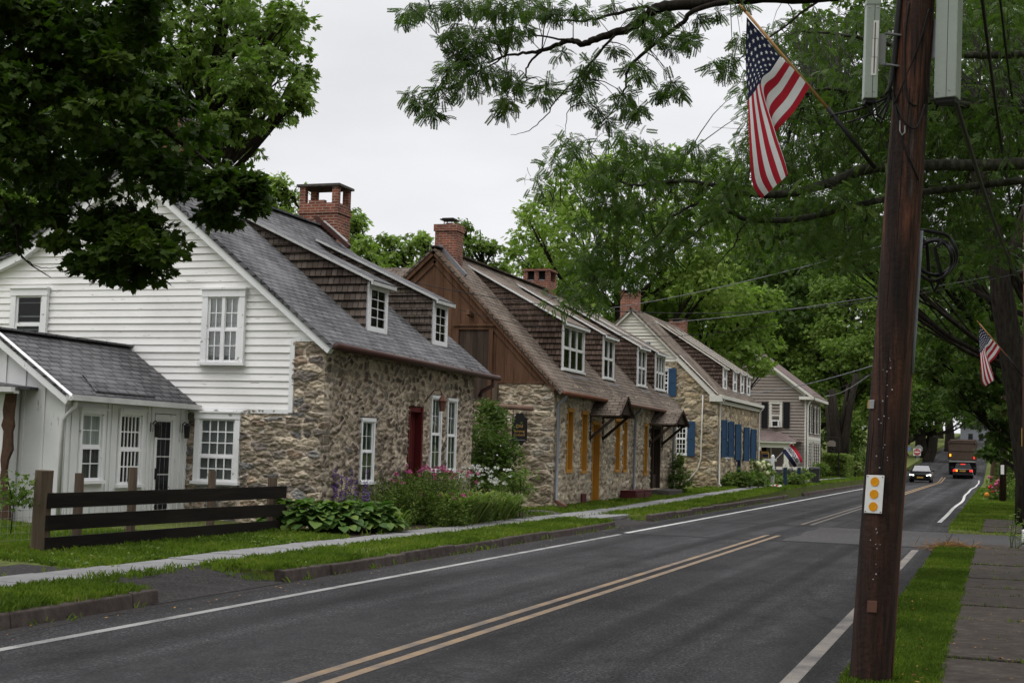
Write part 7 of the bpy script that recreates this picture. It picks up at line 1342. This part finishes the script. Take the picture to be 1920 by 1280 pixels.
T = thing('vine', 'young vine climbing the wire beside the rotted lean-to corner', 'vine', tuple(at(30, 930, 19))); L, C = crown(np.random.RandomState(8), [(at(x, y, 18.8), r*18.8/FPX) for x, y, r in ((10, 905, 22), (35, 920, 22), (60, 905, 14), (15, 930, 16), (50, 935, 14))], .11, 5., per=7); L.build('foliage', 'leaf_garden', T); MB().tube([at(20, 1000, 18.8), at(25, 950, 18.8), at(15, 900, 18.8)], .008, 5).build('stem', 'bark', T); MB().tube([at(25, 950, 18.8), at(60, 915, 18.8), at(95, 885, 18.8)], .005, 5).build('stem', 'bark', T)
stems('weed', 'leafy weed growing beside the right hand pole foot', [gp(1905, 1000, 27)*[1, 1, 0]+Z3*.05], 9, .75, 86, 'leaf_mid', .12, spread=.08, cat='plant', nleaf=14)
# ------------------------------------------------------------------ grass, litter, straw
def T_tuft(seed, n=4):
    r = np.random.RandomState(seed); out = []
    for k in range(n):
        a = r.uniform(0, 6.28); l = r.uniform(.25, .75); o = r.normal(size=2)*.18; d = np.array([math.cos(a), math.sin(a)]); s = np.array([-d[1], d[0]])*.075; h = r.uniform(.7, 1.1); out.append(np.array([(*(o+s), 0), (*(o-s), 0), (*(o+d*l*.45-s*.7), h*.65), (*(o+d*l), h*.95), (*(o+d*l*.45+s*.7), h*.65)]))
    return out
TUF = [T_tuft(k) for k in range(4)]
def grass(name, rects, dens, h, seed, zf=None, clumpy=.5, shade_tint=0.):
    rs = np.random.RandomState(seed); L = Leaves()
    for (x0, x1, y0, y1) in rects:
        N = int(abs(x1-x0)*(y1-y0)*dens); x = rs.uniform(x0, x1, N); y = rs.uniform(y0, y1, N); f = fbm(x, y, seed, .9); keep = rs.rand(N) < np.clip(.62+2.6*(f-.42), .05, 1); x, y, f = x[keep], y[keep], f[keep]; N = len(x)
        z = np.array([zf(a, c) if zf else lz(a, c) for a, c in zip(x, y)])-.006; a = rs.uniform(0, 6.28, N); idx = rs.randint(0, 4, N); hh = h*rs.uniform(.5, 1.25, N)*(1-clumpy*.5+clumpy*fbm(x, y, seed+5, 2.2))
        tint = np.clip(-.1+1.15*fbm(x, y, seed+3, 1.1)+rs.normal(0, .16, N)+shade_tint, 0, 1)
        for j in range(4):
            m = idx == j; k = m.sum(); L.add(TUF[j], np.stack([x, y, z], 1)[m], np.tile(Z3, (k, 1))+rs.normal(size=(k, 3))*.12, np.stack([np.cos(a), np.sin(a), 0*a], 1)[m], hh[m], tint[m], .05)
    return tag(L.build(name, 'grass'), 'short green grass', 'grass', kind='stuff')
tag(grass('grass', [(-9.52, -8.36, 8.5, 13.1), (-9.52, -8.36, 15.9, 32.0)], 900, .085, 1), 'verge grass strip between pavement and kerb')
tag(grass('grass', [(-9.52, -8.42, 35.7, 108)], 260, .10, 2), 'far verge grass beyond the second gravel gap')
tag(grass('grass', [(-12.6, -10.42, 14.7, 22.2), (-14.4, -12.6, 15, 19.7), (-13.5, -10.4, 9, 12.8), (-17, -12.6, 15, 19.2)], 620, .085, 3), 'lawn in front of the black fence')
tag(grass('grass', [(-11.5, -10.4, 33, 60), (-11, -10.4, 60, 110)], 300, .10, 4), 'grass strip at the foot of the stone houses')
N = 5200; rs = np.random.RandomState(31); xx = np.concatenate([rs.uniform(-9.5, -8.4, N//2), rs.uniform(-12., -10.45, N//2)]); yy = np.concatenate([rs.uniform(15.9, 32, N//2), rs.uniform(14.8, 22, N//2)]); k = rs.rand(N) < np.clip(4*(fbm(xx, yy, 77, 1.1)-.45), 0, 1); xx, yy = xx[k], yy[k]; N = len(xx)
L = Leaves(); L.add(T_sprig(4, 9, .75, .5), np.stack([xx, yy, [lz(p, q)+.045 for p, q in zip(xx, yy)]], 1), np.tile(Z3, (N, 1))+rs.normal(size=(N, 3))*.25, rs.normal(size=(N, 3))*[1, 1, .15], rs.uniform(.06, .12, N), rs.uniform(.1, .8, N)); tag(L.build('clover', 'leaf_garden'), 'patches of broad leaved weeds and clover in the lawn', 'weeds', kind='stuff')
gr = lambda a, c: .075
ap = lambda a, c: .012+.15*max(0, min(1, (-8.27-a)/1.25))**1.3
tag(grass('grass', [(-9.5, -8.6, 13.05, 13.4), (-9.5, -8.5, 15.6, 15.95), (-9.5, -9.3, 13.4, 15.6), (-9.5, -8.5, 31.8, 32.3), (-9.5, -8.5, 35.1, 35.7)], 330, .085, 7, ap), 'stray grass growing over the gravel aprons')
tag(grass('grass', [(-1.08, -.40, 9, 28.9)], 2600, .055, 5, gr, .3, -.22), 'mown grass strip beside the near pole'); tag(grass('grass', [(-1.12, -.35, 36.4, 100), (-.35, 6, 44, 75), (1.5, 6, 36.4, 44), (-.35, 1.5, 44, 46)], 240, .09, 6, gr), 'grass beyond the driveway on the right')  # negative tint shift paints tree shade into the pole-side strip
x = []; rsj = np.random.RandomState(4)
for s in SLABS: n_ = 46; yy = np.full(n_, s-.02)+rsj.normal(0, .03, n_); xx = rsj.uniform(-.42, 1.5, n_); k = rsj.rand(n_) < fbm(xx, yy, 8, 2.5)*1.2; x.append(np.stack([xx[k], yy[k], np.full(k.sum(), .05)], 1))
P = np.concatenate(x); L = Leaves(); L.add(TUF[1], P, np.tile(Z3, (len(P), 1)), rsj.normal(size=(len(P), 3)), rsj.uniform(.05, .09, len(P)), rsj.uniform(.2, .8, len(P))); tag(L.build('grass', 'grass'), 'grass tufts in the joints of the old pavement', 'grass', kind='stuff')
P = []; 
for yy in np.arange(6, 60, .04):
    if rsj.rand() < .22: P.append((-9.5+rsj.normal(0, .05), yy, lz(-9.5, yy)+.005))
    if rsj.rand() < .22: P.append((-10.4+rsj.normal(0, .05), yy, lz(-10.4, yy)+.005))
    if rsj.rand() < .16 and not in_gap(yy): P.append((-8.28+abs(rsj.normal(0, .04)), yy, -.004))
P = np.array(P); L = Leaves(); L.add(TUF[2], P, np.tile(Z3, (len(P), 1)), rsj.normal(size=(len(P), 3)), rsj.uniform(.05, .13, len(P)), rsj.uniform(.2, .8, len(P))); tag(L.build('grass', 'grass'), 'stray tufts along the flagstones and kerb', 'grass', kind='stuff')
N = 420; xx = rsj.uniform(-1.1, 1.5, N); yy = 9+rsj.rand(N)**1.5*20; L = Leaves(); L.add(T_quadleaf(.6), np.stack([xx, yy, np.where(xx > -.42, .115, .12)], 1), np.tile(Z3, (N, 1))+rsj.normal(size=(N, 3))*.25, rsj.normal(size=(N, 3))*[1, 1, .1], rsj.uniform(.018, .045, N), rsj.uniform(size=N))
xx = rsj.uniform(-8.25, -7.7, 160); yy = rsj.uniform(9, 34, 160); L.add(T_quadleaf(.6), np.stack([xx, yy, np.full(160, .012)], 1), np.tile(Z3, (160, 1))+rsj.normal(size=(160, 3))*.2, rsj.normal(size=(160, 3))*[1, 1, .1], rsj.uniform(.02, .05, 160), rsj.uniform(size=160)); tag(L.build('leaf_litter', 'litter'), 'fallen yellow leaves scattered on pavement and gutter', 'leaves', kind='stuff')
N = 900; a = rsj.normal(size=(N, 2))*[.26, .22]; L = Leaves(); L.add(T_quadleaf(.05), np.stack([-.78+a[:, 0], 28.9+a[:, 1], .07+.12*np.exp(-(a**2).sum(1)*8)*rsj.rand(N)], 1), np.tile(Z3, (N, 1))+rsj.normal(size=(N, 3))*.5, rsj.normal(size=(N, 3))*[1, 1, .25], rsj.uniform(.1, .3, N), rsj.uniform(.0, .8, N)); tag(L.build('straw_heap', 'litter'), 'small heap of dry brown grass clippings at the driveway edge', 'heap', kind='stuff')
b = MB(); b.ball((-.78, 28.9, .03), (.42, .34, .1), 10, 5); tag(b.build('soil_mound', 'earth'), 'dark soil under the dry clippings', 'soil', kind='stuff')
b = MB(); ya = np.arange(22.0, 34.2, .4)
for y0_, y1_ in zip(ya[:-1], ya[1:]): b.quad([(-11.75, y0_, lz(-11.7, y0_)+.012), (-10.44, y0_, lz(-10.4, y0_)+.012), (-10.44, y1_, lz(-10.4, y1_)+.012), (-11.75, y1_, lz(-11.7, y1_)+.012)])
struct(b.build('garden_soil', 'earth'))
